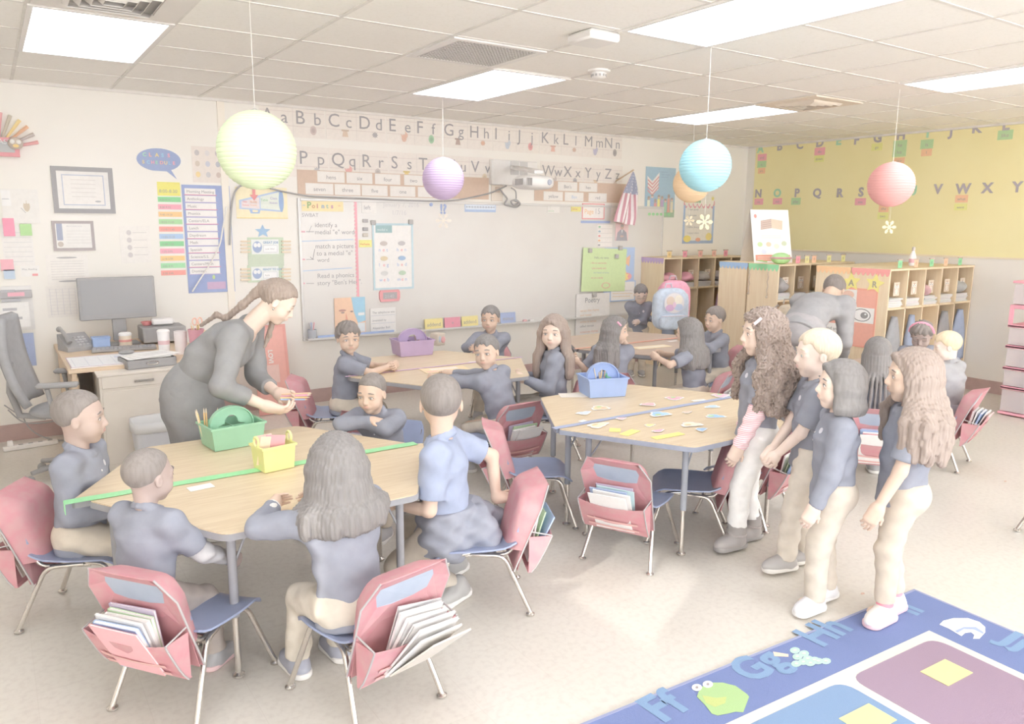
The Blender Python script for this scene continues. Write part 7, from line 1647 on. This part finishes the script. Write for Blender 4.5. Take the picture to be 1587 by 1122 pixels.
    if female and adult:
        for q in (-1, 1): V.ell(Ch+fwd*.05*s+lat*q*.05*s+up1*.0*s, (.055*s,)*3, k=.04)
    V.cap(SH[-1], SH[1], .050*s, .050*s, k=.05, wob=wb)
    V.cut(hem, -up0)
    for q in (-1, 1):
        V2 = Vol(lo2, hi2, .0062*res); m_ = .085*s
        V2.cap(SH[q], E[q], .052*s, (.043 if sleeve != 'short' else .052)*s, k=.0, wob=wb)
        if sleeve == 'long': V2.cap(E[q], W[q], .043*s, .032*s, k=.02, wob=wb)
        elif sleeve == '34': V2.cap(E[q], E[q]*.40+W[q]*.60, .043*s, .037*s, k=.02, wob=wb)
        ax = nrm(W[q]-E[q]) if sleeve != 'short' else nrm(E[q]-SH[q])
        p = W[q]-ax*.006*s if sleeve == 'long' else (E[q]*.42+W[q]*.58 if sleeve == '34' else SH[q]*.22+E[q]*.78)
        if sleeve == 'short': V2.cut(p, ax)
        else: V2.cut(p, ax, p+ax*.05*s-m_, p+ax*.05*s+m_)
        k_ = .03*s; D, d = V.D, V2.D; h = np.maximum(k_-np.abs(D-d), 0)/k_; V.D = (np.minimum(D, d)-h*h*k_*.25).astype(np.float32)
    if collar:
        for i in range(14):
            a0, a1 = 2*math.pi*i/14, 2*math.pi*(i+1)/14
            def cp(a): return nb+up1*(.012-.020*math.cos(a))*s+lat*math.sin(a)*.047*s+fwd*(math.cos(a)*.046+.006)*s
            V.cap(cp(a0), cp(a1), .011*s, .011*s, k=.006)
            def cq(a): return nb+up1*(.000-.022*math.cos(a))*s+lat*math.sin(a)*.056*s+fwd*(math.cos(a)*.055+.006)*s
            V.cap(cq(a0), cq(a1), .010*s, .010*s, k=.006)
    if neckv: V.cap(nb+fwd*.06*s-up1*.01*s, nb+fwd*.10*s-up1*.14*s, .045*s, .008*s, k=.01, mode='s')
    sh = child(shirt_name, V, cloth(shirt))
    if neckv:
        V = Vol(N_-.12*s, N_+.12*s, .006); V.ecap(Ch, N_-up1*.03*s, .082*s, .050*s, lat, 1.35, k=.04); V.cap(SH[-1]*.7+SH[1]*.3, SH[-1]*.3+SH[1]*.7, .042*s, .042*s, k=.04)
        parts.append((*V.mesh(), sm)); bo.data = np_mesh('body', parts)
    # ---------------- trousers
    if pants is not None:
        pm = cloth(pants); lo3 = np.array([P]+list(K.values())+list(A.values())).min(0)-.13*s; hi3 = np.array([P]+list(K.values())+list(A.values())).max(0)+.13*s
        V = Vol(lo3, hi3, .0068*res); wp = wrinkle(.0035*s, 44/s, base[1]*5 % 6)
        V.ecap(P-up0*.03*s, P+up0*.03*s, .083*s*t_, .080*s*t_, lat, 1.26, wob=wp); V.ell(P-fwd*.025*s-np.array([0, 0, .015*s]), np.array([.115, .088, .085])*s*t_, k=.03)
        for q in (-1, 1):
            V.cap(HJ[q], K[q], .076*s*t_*pleg, .055*s*pleg, k=.03, wob=wp); V.cap(K[q], A[q], .054*s*pleg, .045*s*pleg, k=.02, wob=wp)
            ax = nrm(A[q]-K[q]); p = A[q]+ax*((.0 if pose == 'stand' else -.015)-ptrim)*s; V.cut(p, ax, p+ax*.05*s-.080*s, p+ax*.05*s+.080*s)
        V.cut(P+up0*.05*s, up0); child('trousers', V, pm)
    if skirt: skirt(child, P, up0, lat, fwd, s, HJ, K, A, wb)
    # ---------------- shoes
    for q in (-1, 1):
        i = 0 if q < 0 else 1
        fd = np.array([0., 1, 0]) if not isinstance(shoe, dict) or 'dir' not in shoe else Rz.T @ nrm([shoe['dir'][0], shoe['dir'][1], 0])
        sc_ = shoe if isinstance(shoe, dict) else dict(c=shoe); a = A[q]; fl = np.array([a[0], a[1], 0]); z0 = max(a[2]-.055*s, 0)
        R = np.stack([np.cross(fd, [0, 0, 1]), fd, [0, 0, 1.]], 1); g = lambda x, y, z: np.array([a[0], a[1], z0])+R @ (np.array([x, y, z])*s)
        V = Vol(np.minimum(g(-.07, -.07, 0), g(.07, .16, .1))-.05, np.maximum(g(-.07, -.07, .0), g(.07, .16, .12))+.05, .0045*res)
        V.ell(g(0, .035, .030), np.array([.040, .095, .036])*s, R=R, k=.0); V.cap(g(0, -.015, .03), g(0, -.005, .062), .036*s, .034*s, k=.03); V.cap(g(0, .0, .05), g(0, .075, .03), .032*s, .028*s, k=.02)
        if sc_.get('boot'): V.cap(g(0, -.005, .05), g(0, -.005, .12), .040*s, .045*s, k=.015); V.cut(g(0, 0, .125), (0, 0, 1))
        V.cut(g(0, 0, .012), (0, 0, -1)); so = child('boot' if sc_.get('boot') else 'shoe', V, plastic(sc_['c']))
        V = Vol(np.minimum(g(-.07, -.07, 0), g(.07, .16, .03))-.05, np.maximum(g(-.07, -.07, .0), g(.07, .16, .03))+.05, .0045*res)
        V.ecap(g(0, -.030, .014), g(0, .085, .014), .040*s, .040*s, R[:, 0], 1.0); V.cut(g(0, 0, .024), (0, 0, 1)); V.cut(g(0, 0, .002), (0, 0, -1))
        v, f = V.mesh(); o = bpy.data.objects.new('sole', np_mesh('sole', [(v, f, plastic(sc_.get('sole', (236, 232, 228))))])); col.objects.link(o); o.parent = so
        if sc_.get('lace'):
            b = MB(); lm = plastic(sc_['lace'])
            for j in range(4):
                yy = .025+.020*j; zt = .070-.010*j
                b.tube([tuple(g(x_, yy, zt-abs(x_)*.35)) for x_ in (-.03, -.01, .01, .03)], .0035*s, lm, n=6)
            o = b.build('laces', so, smooth=1.0)
        if sc_.get('sock'):
            V = Vol(a-.06*s, a+.07*s, .0045*res); V.cap(a-np.array([0, 0, .02*s]), a+nrm(K[q]-A[q])*.06*s, .034*s, .034*s); child('sock', V, cloth(sc_['sock']))
        if sc_.get('strap'):
            b = MB(); b.tube([tuple(g(.044*math.cos(t), -.005+.044*math.sin(t), .075+.006*math.cos(t))) for t in [k*math.pi/8 for k in range(16)]], .006*s, plastic((168, 160, 158)), n=6, closed=True); b.box(tuple(g(.047, .0, .075)), (.008, .022*s, .022*s), CHROME); b.build('buckle_strap', so, smooth=1.0)
    # ---------------- hair
    tt = {'short': .042, 'buzz': .014, 'fade': .022, 'mop': .065}.get(style, .04)
    ext = np.array([.9, .9, .9])*hh; lo4, hi4 = HC-ext, HC+ext; down = np.array([0, 0, -1.0])
    chains = []
    bodyback = -fwd
    if style in ('long', 'curly', 'bob', 'braids', 'wavy'):
        nst = 20; 
        for j in range(nst):
            f = -1+2*j/(nst-1); th = f*(1.95 if style != 'bob' else 2.0)      # 0 = straight back
            sx, sy = math.sin(th), -math.cos(th); out = HR[:, 0]*sx+HR[:, 1]*sy; oh = nrm([out[0], out[1], 0]); 
            flare = {'long': .02, 'wavy': .16, 'curly': .20, 'bob': .08, 'braids': .03}[style]; ll = hl*s*(1-.12*abs(f)**2+.04*math.sin(j*2.7))
            p0 = hx(sx*.30, sy*.36-.06, .20); p1 = hx(sx*.385, sy*.40-.06, -.05); p2 = hx(sx*.39, sy*.40-.07, -.30); pts = [p0, p1, p2]; nn = 7 if style != 'bob' else 2
            for k in range(1, nn+1):
                q_ = k/nn; c = p2+down*ll*q_+oh*hh*flare*math.sin(q_*math.pi*.75)*1.4
                if style == 'bob': c = p2+down*hh*.22*q_+oh*hh*(.06*math.sin(q_*2.2))
                # keep clear of the torso: push out along back / sides
                rel = c-N_; ly = rel@up1
                if ly < .06*s and style != 'bob':
                    la, fo = rel@lat, rel@fwd; rr_ = math.hypot(la/1.35, fo); need = (.094+.008*(j % 3)+{'curly': .035, 'wavy': .03}.get(style, .008))*s*min(1, (.08*s-ly)/(.08*s))
                    if rr_ < need: m_ = need/max(rr_, 1e-4); c = c+lat*la*(m_-1)+fwd*fo*(m_-1)
                if style in ('curly', 'wavy'): c = c+HR[:, 0]*hh*(.045 if style == 'curly' else .02)*math.sin(k*2.1+j*1.7)+HR[:, 1]*hh*(.045 if style == 'curly' else .02)*math.cos(k*1.9+j*2.3)
                pts.append(c)
            r0 = {'long': .075, 'wavy': .105, 'curly': .125, 'bob': .10, 'braids': .06}[style]*hh; chains.append((pts, r0, r0*{'long': .82, 'curly': .8, 'wavy': .75}.get(style, .6)))
    if style == 'pony':
        bk = lambda p, o: p-fwd*o*s
        chains.append(([hx(0, -.36, .22), hx(0, -.50, .12), hx(-.02, -.56, -.12), bk(nb, .085)+up1*.03*s, bk(N_, .085)-up1*.05*s-lat*.03*s, bk(Ch, .120)+up1*.02*s-lat*.05*s, bk(Ch, .125)-up1*.06*s-lat*.06*s], .13*hh, .045*hh))
        chains.append(([hx(-.30, .0, -.1), hx(-.30, .12, -.45), hx(-.22, .25, -.85), hx(-.2, .3, -1.15)], .07*hh, .03*hh))
        chains.append(([hx(-.26, .0, -.2), hx(-.28, .10, -.5), hx(-.30, .2, -.8), hx(-.26, .25, -1.05)], .06*hh, .02*hh))
    if style == 'bun':
        chains.append(([hx(0, -.42, .25), hx(0, -.52, .25)], .16*hh, .15*hh))
    for pts, r0, r1 in chains:
        a = np.array(pts); lo4 = np.minimum(lo4, a.min(0)-r0*1.6); hi4 = np.maximum(hi4, a.max(0)+r0*1.6)
    V = Vol(lo4, hi4, .0052*res); am = {'curly': .02, 'mop': .03, 'buzz': .0, 'fade': .0, 'short': .006}.get(style, .007)*hh
    def strands(d, q):
        th = np.arctan2(q[0], -q[1]); d = d+(am*np.sin(th*44+2.2*np.sin(q[2]/hh*3.1))*.8 if style not in ('curly', 'mop') else am*np.sin(th*11+3*np.sin(q[2]/hh*9))*(.6+.4*np.sin(q[2]/hh*17+th*3)))
        y, z = q[1]/hh-.075+.0, q[2]/hh+.14
        x = np.abs(q[0])/hh
        hl_ = {'buzz': (.37, .20), 'fade': (.38, .24), 'short': (.31, .13), 'mop': (.25, .06), 'pony': (.37, .16)}.get(style, (.36, .10))
        zl = np.interp(y, [-.6, -.16, -.06, .10, .22, .45], [-.30, -.26, -.02, hl_[1]-.02, hl_[0]-.08, hl_[0]]); zl = zl+(.05*np.sin(x*30) if style in ('mop', 'short') else 0)
        d = d+tt*hh*.85*np.exp(-np.maximum(z-zl, 0)/.07)
        return np.maximum(d, (zl-z)*hh*.75)
    V.ell(hx(0, -.070, .145), np.array([.345+tt, .43+tt, .37+tt])*hh, R=HR, k=0, f=strands)
    for pts, r0, r1 in chains:
        n = len(pts)-1
        for k in range(n):
            ra = r0+(r1-r0)*k/n; rb = r0+(r1-r0)*(k+1)/n; V.cap(pts[k], pts[k+1], ra, rb, k={'long': .03, 'braids': .003}.get(style, .014)*s)
    if style in ('long', 'bob', 'wavy', 'curly', 'braids'):
        # clear the face
        V.ell(hx(0, .42, -.16), np.array([.27, .30, .42])*hh, R=HR, k=.03*hh, mode='s')
        if style != 'braids':
            for q in (-1, 1): V.cap(hx(q*.05, .29, .37), hx(q*.32, .12, .02), .07*hh, .07*hh, k=.05*hh)
    if style in ('curly',):
        X, Y, Z = np.meshgrid(*V.ax, indexing='ij', sparse=True); g = 2*math.pi/.023
        wx, wy, wz = X+.008*np.sin(90*Y+70*Z), Y+.008*np.sin(80*Z+60*X), Z+.012*np.sin(85*X+75*Y)
        V.D += (.0048*(np.sin(g*wx)*np.cos(g*wy)+np.sin(g*wy)*np.cos(g*.8*wz)+np.sin(g*.8*wz)*np.cos(g*wx))).astype(np.float32)
    elif style in ('long', 'wavy', 'pony'):
        X, Y, Z = np.meshgrid(*V.ax, indexing='ij', sparse=True); g = 2*math.pi/.016
        V.D += (.0014*(np.sin(g*(X+.4*Y)+1.5*np.sin(Z*18))+np.sin(g*(Y-.5*X)+1.1*np.sin(Z*15)))).astype(np.float32)
    if style == 'blondsweep': pass
    child('hair', V, hm)
    info = dict(root=root, P=P, N=N_, HC=HC, hh=hh, HR=HR, W=W, E=E, SH=SH, Ch=Ch, fwd=fwd, up=up1, lat=lat, s=s, hx=hx, child=child, K=K, A=A, loc=loc, Rz=Rz, base=base)
    PEOPLE[key] = info
    # ---------------- small things worn
    def dab(p, d, size, rgb, nm, lb=None):
        """small flat emblem lying on the shirt, found by casting a ray"""
        me = sh.data; from mathutils.bvhtree import BVHTree
        bv = BVHTree.FromPolygons([v.co for v in me.vertices], [tuple(q.vertices) for q in me.polygons]); h = bv.ray_cast(Vector(p), Vector(d))
        if h[0] is None: return
        n = h[1] if h[1].dot(Vector(d)) < 0 else -h[1]; x = n.cross(Vector((0, 0, 1))).normalized(); y = x.cross(n) ; b = MB()
        b.prism(ell(0, 0, size[0], size[1], 12), h[0]+n*.0005, x, y, n, .002, paper(rgb)); b.build(nm, sh)
    for ex in extras:
        if ex[0] == 'logo': dab(Ch+lat*(ex[1]*.045*s)+up1*.035*s+fwd*.3, -fwd, (.012, .014), (216, 214, 222), 'embroidered_logo')
        if ex[0] == 'button':
            for k in range(2): dab(N_-up1*(.075+.035*k)*s+fwd*.3, -fwd, (.0045, .0045), (226, 224, 226), 'button')
        if ex[0] == 'clip':
            c = hx(ex[1]*.36, ex[2], .30); b = MB(); d_ = HR @ np.array([0, .6, -.5]); b.tube([tuple(c-d_*.03), tuple(c+d_*.03)], .008, plastic(ex[3]), n=8); b.build('hair_clip', root)
        if ex[0] == 'band':
            b = MB(); b.tube([tuple(hx(.41*math.cos(t), -.02-.0*t, .14+.42*math.sin(t))) for t in [math.pi*k/14 for k in range(15)]], .012*s, plastic(ex[1]), n=8); b.build('headband', root)
        if ex[0] == 'glasses':
            b = MB(); gm = mat('glasses_frame', (206, 188, 170), .3)
            for q in (-1, 1):
                b.tube([tuple(hx(q*.15+.105*math.cos(t), .40, -.01+.075*math.sin(t))) for t in [k*math.pi/9 for k in range(18)]], .003, gm, n=6, closed=True); b.tube([tuple(hx(q*.255, .39, 0)), tuple(hx(q*.36, .05, 0.0))], .0025, gm, n=6)
            b.tube([tuple(hx(-.045, .40, 0)), tuple(hx(.045, .40, 0))], .0028, gm, n=6); b.build('glasses', root)
        if ex[0] == 'waist_jacket':
            V = Vol(P-.26*s, P+.26*s, .007); w3 = wrinkle(.006*s, 45, 2); V.ecap(P-up0*.03*s, P+up0*.06*s, .118*s, .108*s, lat, 1.28, wob=w3); V.cap(P-fwd*.09*s+lat*.10*s, P-fwd*.17*s+lat*.19*s-np.array([0, 0, .05*s]), .075*s, .055*s, k=.05, wob=w3); V.cap(P-fwd*.13*s, P-fwd*.16*s-np.array([0, 0, .06*s]), .07*s, .06*s, k=.05, wob=w3)
            V.cut(P+up0*.085*s, up0); child('waist_jacket', V, cloth(ex[1]))
        if ex[0] == 'wrist':
            q = ex[1]; V = Vol(W[q]-.06*s, W[q]+.06*s, .004); ax = nrm(W[q]-E[q]); V.cap(W[q]-ax*ex[3]*s, W[q]+ax*.004, .034*s, .031*s); V.cut(W[q]-ax*(ex[3]-.005)*s, -ax); V.cut(W[q]+ax*.004, ax); child('undershirt_cuff', V, cloth(ex[2]))
        if ex[0] == 'undersleeve':
            q = ex[1]; V = Vol(np.minimum(SH[q], W[q])-.08*s, np.maximum(SH[q], W[q])+.08*s, .005); w2 = wrinkle(.004*s, 60, 1); V.cap(SH[q]*.4+E[q]*.6, E[q], .042*s, .040*s, wob=w2, k=.01); V.cap(E[q], W[q], .040*s, .031*s, k=.01, wob=w2)
            ax = nrm(W[q]-E[q]); V.cut(W[q], ax, W[q]-.04*s, W[q]+.06*s); child('undershirt_sleeve', V, ex[2])
        if ex[0] == 'earring': b = MB(); b.ball(tuple(hx(ex[1]*.37, .0, -.18)), .006, CHROME); b.build('earring', root)
    return info
# ---------------------------------------------------------------- who is in the room
TOCAM = (-.56, -.83); LEFT = (-.83, .56); RIGHT = (.83, -.56); AWAY = (.56, .83)
SEAT = .383
BL = (146, 148, 158)
def table_hand(x, y, z=TZ+.035): return ('w', x, y, z)
# children at the near left table
person('A', 'boy in navy polo at the left end of the near table, looking right in profile', (0, 0, 0), (.87, -.5), 1.26, 'sit', hip=(0, .0, SEAT), lean=.05, hd=(.96, -.28), hp=.05, skin='dark', hair='dark', style='fade',
       on='A', dy=-.03, headpx=(120, 645), extras=[('logo', -1), ('button',)], hands=[(-.07, .20, .50), (.07, .20, .50)], shoe=(162, 160, 162))
person('B', 'boy with shaved dark hair seen from behind, lower left, grey undershirt cuff', (0, 0, 0), (.80, .60), 1.09, 'sit', hip=(0, -.02, SEAT), lean=.12, hd=(.93, .38), hp=.05, skin='deep', hair='dark', style='buzz', pants=(184, 172, 164),
       on='B', dy=-0.08, dx=-0.13, headpx=(243, 741), sleeve='short', hands=[(-.05, .22, .46), (.16, .24, .44)], extras=[('undersleeve', 1, cloth((206, 203, 204))), ('undersleeve', -1, cloth((206, 203, 204)))], shoe=dict(c=(160, 158, 160), sole=(226, 190, 190)), feet=[(-.09, .30, .05), (.10, .20, .05)])
person('C', 'girl with long straight black hair seen from behind at the bottom', (0, 0, 0), (-.12, .99), 1.23, 'sit', hip=(0, .0, SEAT), lean=.16, hd=(.1, 1.0), hp=.12, skin='med', hair='black', style='long', hl=.15, pants=(216, 206, 190),
       on='C', dx=-0.045, headpx=(517, 712), hands=[(-.13, .34, .665), (.10, .34, .665)], elbow=[(-1, -.6, -.1), (1, -.6, -.1)], extras=[('wrist', -1, (240, 236, 232), .07)], shoe=(160, 162, 176))
person('D', 'boy resting folded arms on the near table, facing the view', (0, 0, 0), (-.72, -.69), 1.15, 'sit', hip=(0, .0, SEAT), lean=.30, bend=.25, hd=(-.78, -.62), hp=.16, skin='med', hair='dark', style='buzz',
       on='D', headpx=(578, 606), hands=[(.03, .25, .652), (-.03, .28, .668)], elbow=[(-1, .3, -.1), (1, .3, -.1)], hdir=((1, .15, 0), (-1, .1, 0)), pn=((0, 0, -1), (0, 0, -1)), curl=(.3, .3), extras=[('button',)])
person('E', 'boy seen from behind twisting on his chair, jacket round his waist', (0, 0, 0), (-.75, .66), 1.40, 'sit', hip=(0, .0, SEAT-.01), lean=.04, hd=(.45, .89), hp=.0, skin='med', hair='dark', style='fade', shirt=(158, 168, 194), sleeve='short',
       on='E', dy=0.12, headpx=(682, 612), hands=[(-.10, .22, .50), (.20, -.20, .44)], hdir=(None, (.3, -.9, 0)), pn=(None, (0, 0, 1)), curl=(.5, .15), feet=[('w', 1.67, -4.17, .05), ('w', 1.80, -3.93, .055)], knees=[(-.2, 1, .3), (.1, 1, .3)],
       shoe=dict(c=(176, 174, 172), sole=(242, 240, 236), lace=(244, 242, 240), sock=(150, 150, 158), dir=(-.83, -.35)), pants=(206, 194, 178), extras=[('waist_jacket', (150, 153, 166))])
# middle table
person('F', 'curly haired boy with clasped hands at the left of the middle table', (0, 0, 0), (.87, -.5), 1.23, 'sit', hip=(0, .0, SEAT), lean=.10, hd=(-.15, -.98), hp=.06, skin='med', hair='dark', style='mop', sleeve='short',
       on='F', dy=0.08, headpx=(542, 514), hands=[(-.02, .34, .66), (.03, .35, .665)], elbow=[(-1, .3, -.6), (1, .3, -.6)], res=1.2, extras=[('button',)], curl=(.9, .9))
person('G', 'boy with straight dark hair beyond the middle table, hands clasped', (0, 0, 0), (-.62, -.78), 1.23, 'sit', hip=(0, .0, SEAT), lean=.14, hd=(-.72, -.69), hp=.06, skin='tan', hair='black', style='short',
       on='G', headpx=(759, 492), hands=[(.06, .36, .66), (.10, .36, .665)], elbow=[(-1, .2, -.6), (1, .2, -.6)], res=1.25, curl=(.9, .9), thick=1.0)
person('H', 'boy at the front of the middle table turning to the view', (0, 0, 0), (-.35, .94), 1.23, 'sit', hip=(0, .02, SEAT), lean=.28, side=-.10, hd=(-.80, -.60), hp=.04, hroll=-.12, skin='med', hair='black', style='short',
       on='H', dx=0.09, headpx=(764, 538), hands=[('w', 2.50, -2.44, TZ+.035), ('w', 2.63, -2.36, TZ+.035)], elbow=[(-1, .2, -.3), (.6, .2, -.6)], res=1.15, extras=[('wrist', -1, (186, 176, 170), .16)], curl=(.5, .5))
person('I', 'girl with long brown hair sitting right of the middle table', (0, 0, 0), (-.85, .50), 1.35, 'sit', hip=(0, .02, SEAT), lean=.0, hd=(-.78, -.60), hp=.08, skin='light', hair='brown', style='long', hl=.26,
       on='I', dy=-0.05, dx=0.06, headpx=(869, 500), hands=[(-.10, .24, .58), (.08, .24, .58)], res=1.2, pants=(196, 184, 170))
# back brown table
person('J', 'girl with a pink hair clip at the back table, fist at her chin', (0, 0, 0), (.60, .80), 1.21, 'sit', hip=(0, .02, SEAT), lean=.14, hd=(.64, -.77), hp=.10, skin='med', hair='black', style='long', hl=.24, sleeve='short',
       on='J', headpx=(957, 502), hands=[(-.30, -.02, .62), (.06, .26, .82)], elbow=[(-1, -.3, -.6), (.6, .4, -1)], res=1.25, extras=[('clip', 1, .12, (240, 170, 196))], curl=(.6, 1.2))
person('K', 'boy with thin glasses standing behind the back table, looking down', (0, 0, 0), (-.60, -.80), 1.12, 'stand', lean=.22, bend=.15, hd=(-.55, -.83), hp=.50, skin='fair', hair='black', style='short', eyes='down',
       headpx=(993, 456), hands=[(.03, .26, .655), (-.16, .10, .66)], res=1.3, extras=[('glasses',), ('logo', -1), ('button',)], curl=(.2, .3))
person('L', 'girl with long straight black hair, back turned, right of the back table', (0, 0, 0), (-.62, .78), 1.21, 'sit', hip=(0, .02, SEAT), lean=.16, hd=(-.45, .89), hp=.10, skin='med', hair='black', style='long', hl=.22, sleeve='short',
       on='L', dx=0.09, headpx=(1083, 508), hands=[(-.12, .33, .66), (.08, .32, .66)], elbow=[(-1, 0, -.4), (1, 0, -.4)], res=1.25)
person('M', 'boy at the far right of the back table, mostly hidden, looking left', (0, 0, 0), (-.90, .30), 1.21, 'sit', hip=(0, .02, SEAT), lean=.12, hd=(-.80, .10), hp=.12, skin='med', hair='dark', style='short', on='M', headpx=(1113, 490),
       hands=[(-.06, .33, .66), (.06, .33, .66)], elbow=[(-1, 0, -.4), (1, 0, -.4)], res=1.3)
# behind the standing line
person('N', 'child with long dark braids seen from behind, between the standing children', (0, 0, 0), (.75, .66), 1.23, 'sit', hip=(0, .02, SEAT), lean=.10, hd=(.75, .66), hp=.08, skin='deep', hair='black', style='braids', hl=.34,
       on='N', headpx=(1360, 545), hands=[(-.08, .33, .66), (.08, .33, .66)], res=1.2)
person('O', 'child with a pink headband and braided dark hair near the right cubby', (0, 0, 0), (-.50, -.86), 1.21, 'sit', hip=(0, .02, SEAT), lean=.30, bend=.2, hd=(-.80, -.30), hp=.45, skin='deep', hair='dark', style='mop',
       headpx=(1428, 520), hands=[(-.08, .30, .66), (.08, .30, .66)], elbow=[(-1, 0, -.4), (1, 0, -.4)], res=1.25, extras=[('band', (246, 160, 186))], eyes='down')
person('P', 'blond child in a dark hooded jacket seated at the right', (0, 0, 0), (.0, 1.0), 1.16, 'sit', hip=(0, .02, SEAT), lean=.0, hd=(-.62, .78), hp=.22, skin='fair', hair='gold', style='short', shirt=(162, 161, 164), shirt_name='hooded_jacket', thick=1.22,
       on='P', dy=-.06, dx=.17, headpx=(1488, 553), hands=[(-.12, .22, .62), (.10, .26, .60)], res=1.15, shoulder_w=1.1, eyes='down', pants=(158, 158, 166))
# the standing line
g1 = person('girl1', 'standing girl with long curly hair, striped pink sleeves and white trousers', (0, 0, 0), (-.74, .67), 1.33, 'stand', lean=-.03, hd=(-.82, .54), hp=.05, hroll=0, skin='light', hair='brown', style='curly', hl=.30, sleeve='short', pants=(252, 251, 250),
       headpx=(1180, 515), hands=[(-.16, .12, .56), (.17, .06, .52)], shoe=dict(c=(158, 152, 150), sole=(150, 146, 144), boot=True, strap=True, dir=(-.93, .1)), feet=[(-.09, .09, .06), (.07, -.02, .06)],
       extras=[('undersleeve', -1, mat('pink_stripes', (240, 178, 190), .9, kind='zig', scale=32, rgb2=(248, 236, 236))), ('undersleeve', 1, mat('pink_stripes', (240, 178, 190))), ('clip', -1, .20, (246, 222, 232)), ('logo', -1)], pleg=.95, ptrim=.055)
person('boy2', 'standing blond boy in navy polo with clasped hands', (0, 0, 0), (-.72, .69), 1.26, 'stand', hd=(-.80, .57), hp=.04, skin='fair', hair='blond', style='short', sleeve='short', pants=(226, 216, 202), headpx=(1264, 548),
       hands=[(-.05, .18, .60), (.0, .19, .61)], elbow=[(-1, -.8, -.3), (1, -.8, -.3)], feet=[(-.06, .10, .055), (.07, -.02, .055)], shoe=dict(c=(172, 168, 166), sole=(232, 228, 222), lace=(230, 226, 222), dir=(-.93, .25)), extras=[('logo', -1)], iris=IRISB, curl=(1.1, 1.1))
person('kid3', 'standing child with a short dark bob and long navy sleeves', (0, 0, 0), (-.68, .73), 1.18, 'stand', hd=(-.76, .62), hp=-.03, skin='light', hair='black', style='bob', pants=(212, 200, 184), headpx=(1300, 596),
       hands=[(-.15, .10, .50), (.15, -.02, .50)], feet=[(-.07, .05, .055), (.08, -.03, .055)], shoe=dict(c=(226, 226, 230), sole=(240, 238, 238), lace=(246, 160, 170), dir=(-.95, .05)), extras=[('logo', -1), ('button',)])
person('girl4', 'standing girl with long wavy brown hair on the rug edge', (0, 0, 0), (-.62, .78), 1.25, 'stand', lean=-.02, hd=(-.66, .72), hp=.03, skin='med', hair='brown', style='wavy', hl=.26, sleeve='short', pants=(212, 198, 180), headpx=(1412, 582),
       hands=[(-.17, .12, .54), (.17, .0, .50)], feet=[(-.06, .03, .06), (.06, -.03, .06)], shoe=dict(c=(240, 236, 232), sole=(238, 196, 200), lace=(244, 240, 238), sock=(244, 150, 166), dir=(-.95, .0)), pleg=.88, ptrim=.035)
# adults
def dress(child, P, up, lat, fwd, s, HJ, K, A, wob):
    V = Vol(np.array([P, K[-1], K[1]]).min(0)-.26*s, np.array([P, K[-1], K[1]]).max(0)+.26*s, .009); bt = (K[-1]+K[1])/2-np.array([0, 0, .05*s])
    V.ecap(P+up*.04*s, P-np.array([0, 0, .08*s]), .094*s, .105*s, lat, 1.30, wob=wob, k=.05); V.ell(P-fwd*.03*s-np.array([0, 0, .04*s]), np.array([.13, .10, .11])*s, k=.06)
    V.ecap(P-np.array([0, 0, .08*s]), bt, .105*s, .118*s, lat, 1.22, wob=wob, k=.05); V.cut(bt, (0, 0, -1)); child('skirt', V, cloth((144, 143, 143)))
T_ = person('T', 'woman in a black dress bending over the near table, sorting pencils', (0, 0, 0), (.88, -.48), 1.61, 'stand', adult=True, lean=.50, bend=.42, hd=(.92, -.40), hp=.60, hroll=.05, skin='light', hair='chestnut', style='pony', eyes='down', female=True,
       headpx=(432, 468), shirt=(144, 143, 143), sleeve='34', collar=False, neckv=True, pants=(144, 143, 143), hands=[('w', 1.24, -2.98, .80), ('w', 1.12, -3.14, .78)], elbow=[(-.7, -.6, -.6), (.8, -.5, -.6)], hdir=((.5, .8, -.15), (-.2, .9, -.35)), pn=((.8, -.3, .5), (-.6, 0, .8)), curl=(.55, .6),
       skirt=dress, shirt_name='dress_bodice', shoe=(152, 151, 152), extras=[('earring', 1)], thick=1.0, waist=.03)
person('W', 'woman with dark hair bending down near the cubbies, back turned', (0, 0, 0), (.86, .20), 1.74, 'stand', adult=True, lean=1.0, bend=.30, hd=(.9, .3), hp=.9, skin='med', hair='dark', style='short', eyes='down', female=False,
       headpx=(1292, 450), shirt=(164, 163, 165), collar=False, pants=(176, 172, 174), hands=[(-.10, .62, .62), (.14, .60, .60)], res=1.3, shirt_name='sweater', shoe=(156, 154, 156))
# things the bending woman holds
hp_ = PEOPLE['T']; wv = [hp_['base']+hp_['Rz'] @ w for w in hp_['W'].values()]; hc = sum(wv)/2
for i, (c, a, lb) in enumerate((((170, 196, 236), .5, 'blue pencil held by the bending woman'), ((246, 216, 150), .25, 'yellow pencil held by the bending woman'), ((240, 170, 196), -.1, 'pink pencil held by the bending woman'), ((246, 200, 160), .05, 'orange pencil held by the bending woman'))):
    b = MB(); b.tube([(-.07, 0, 0), (.07, 0, 0)], .0045, plastic(c), n=6); o = b.build('pencil', smooth=1.0); o.location = (hc[0]+.10+.006*i, hc[1]-.035+.004*i, hc[2]-.005+.009*i); o.rotation_euler = (0, .3*a, -.35+a); q = MB(); q.lathe([(.0045, 0), (.0005, .018)], mat('pencil_wood', (236, 214, 184), .7), n=6, R=Matrix.Rotation(math.pi/2, 3, 'Y'), c=(.07, 0, 0)); q.build('tip', o); tag(o, lb, 'pencil')
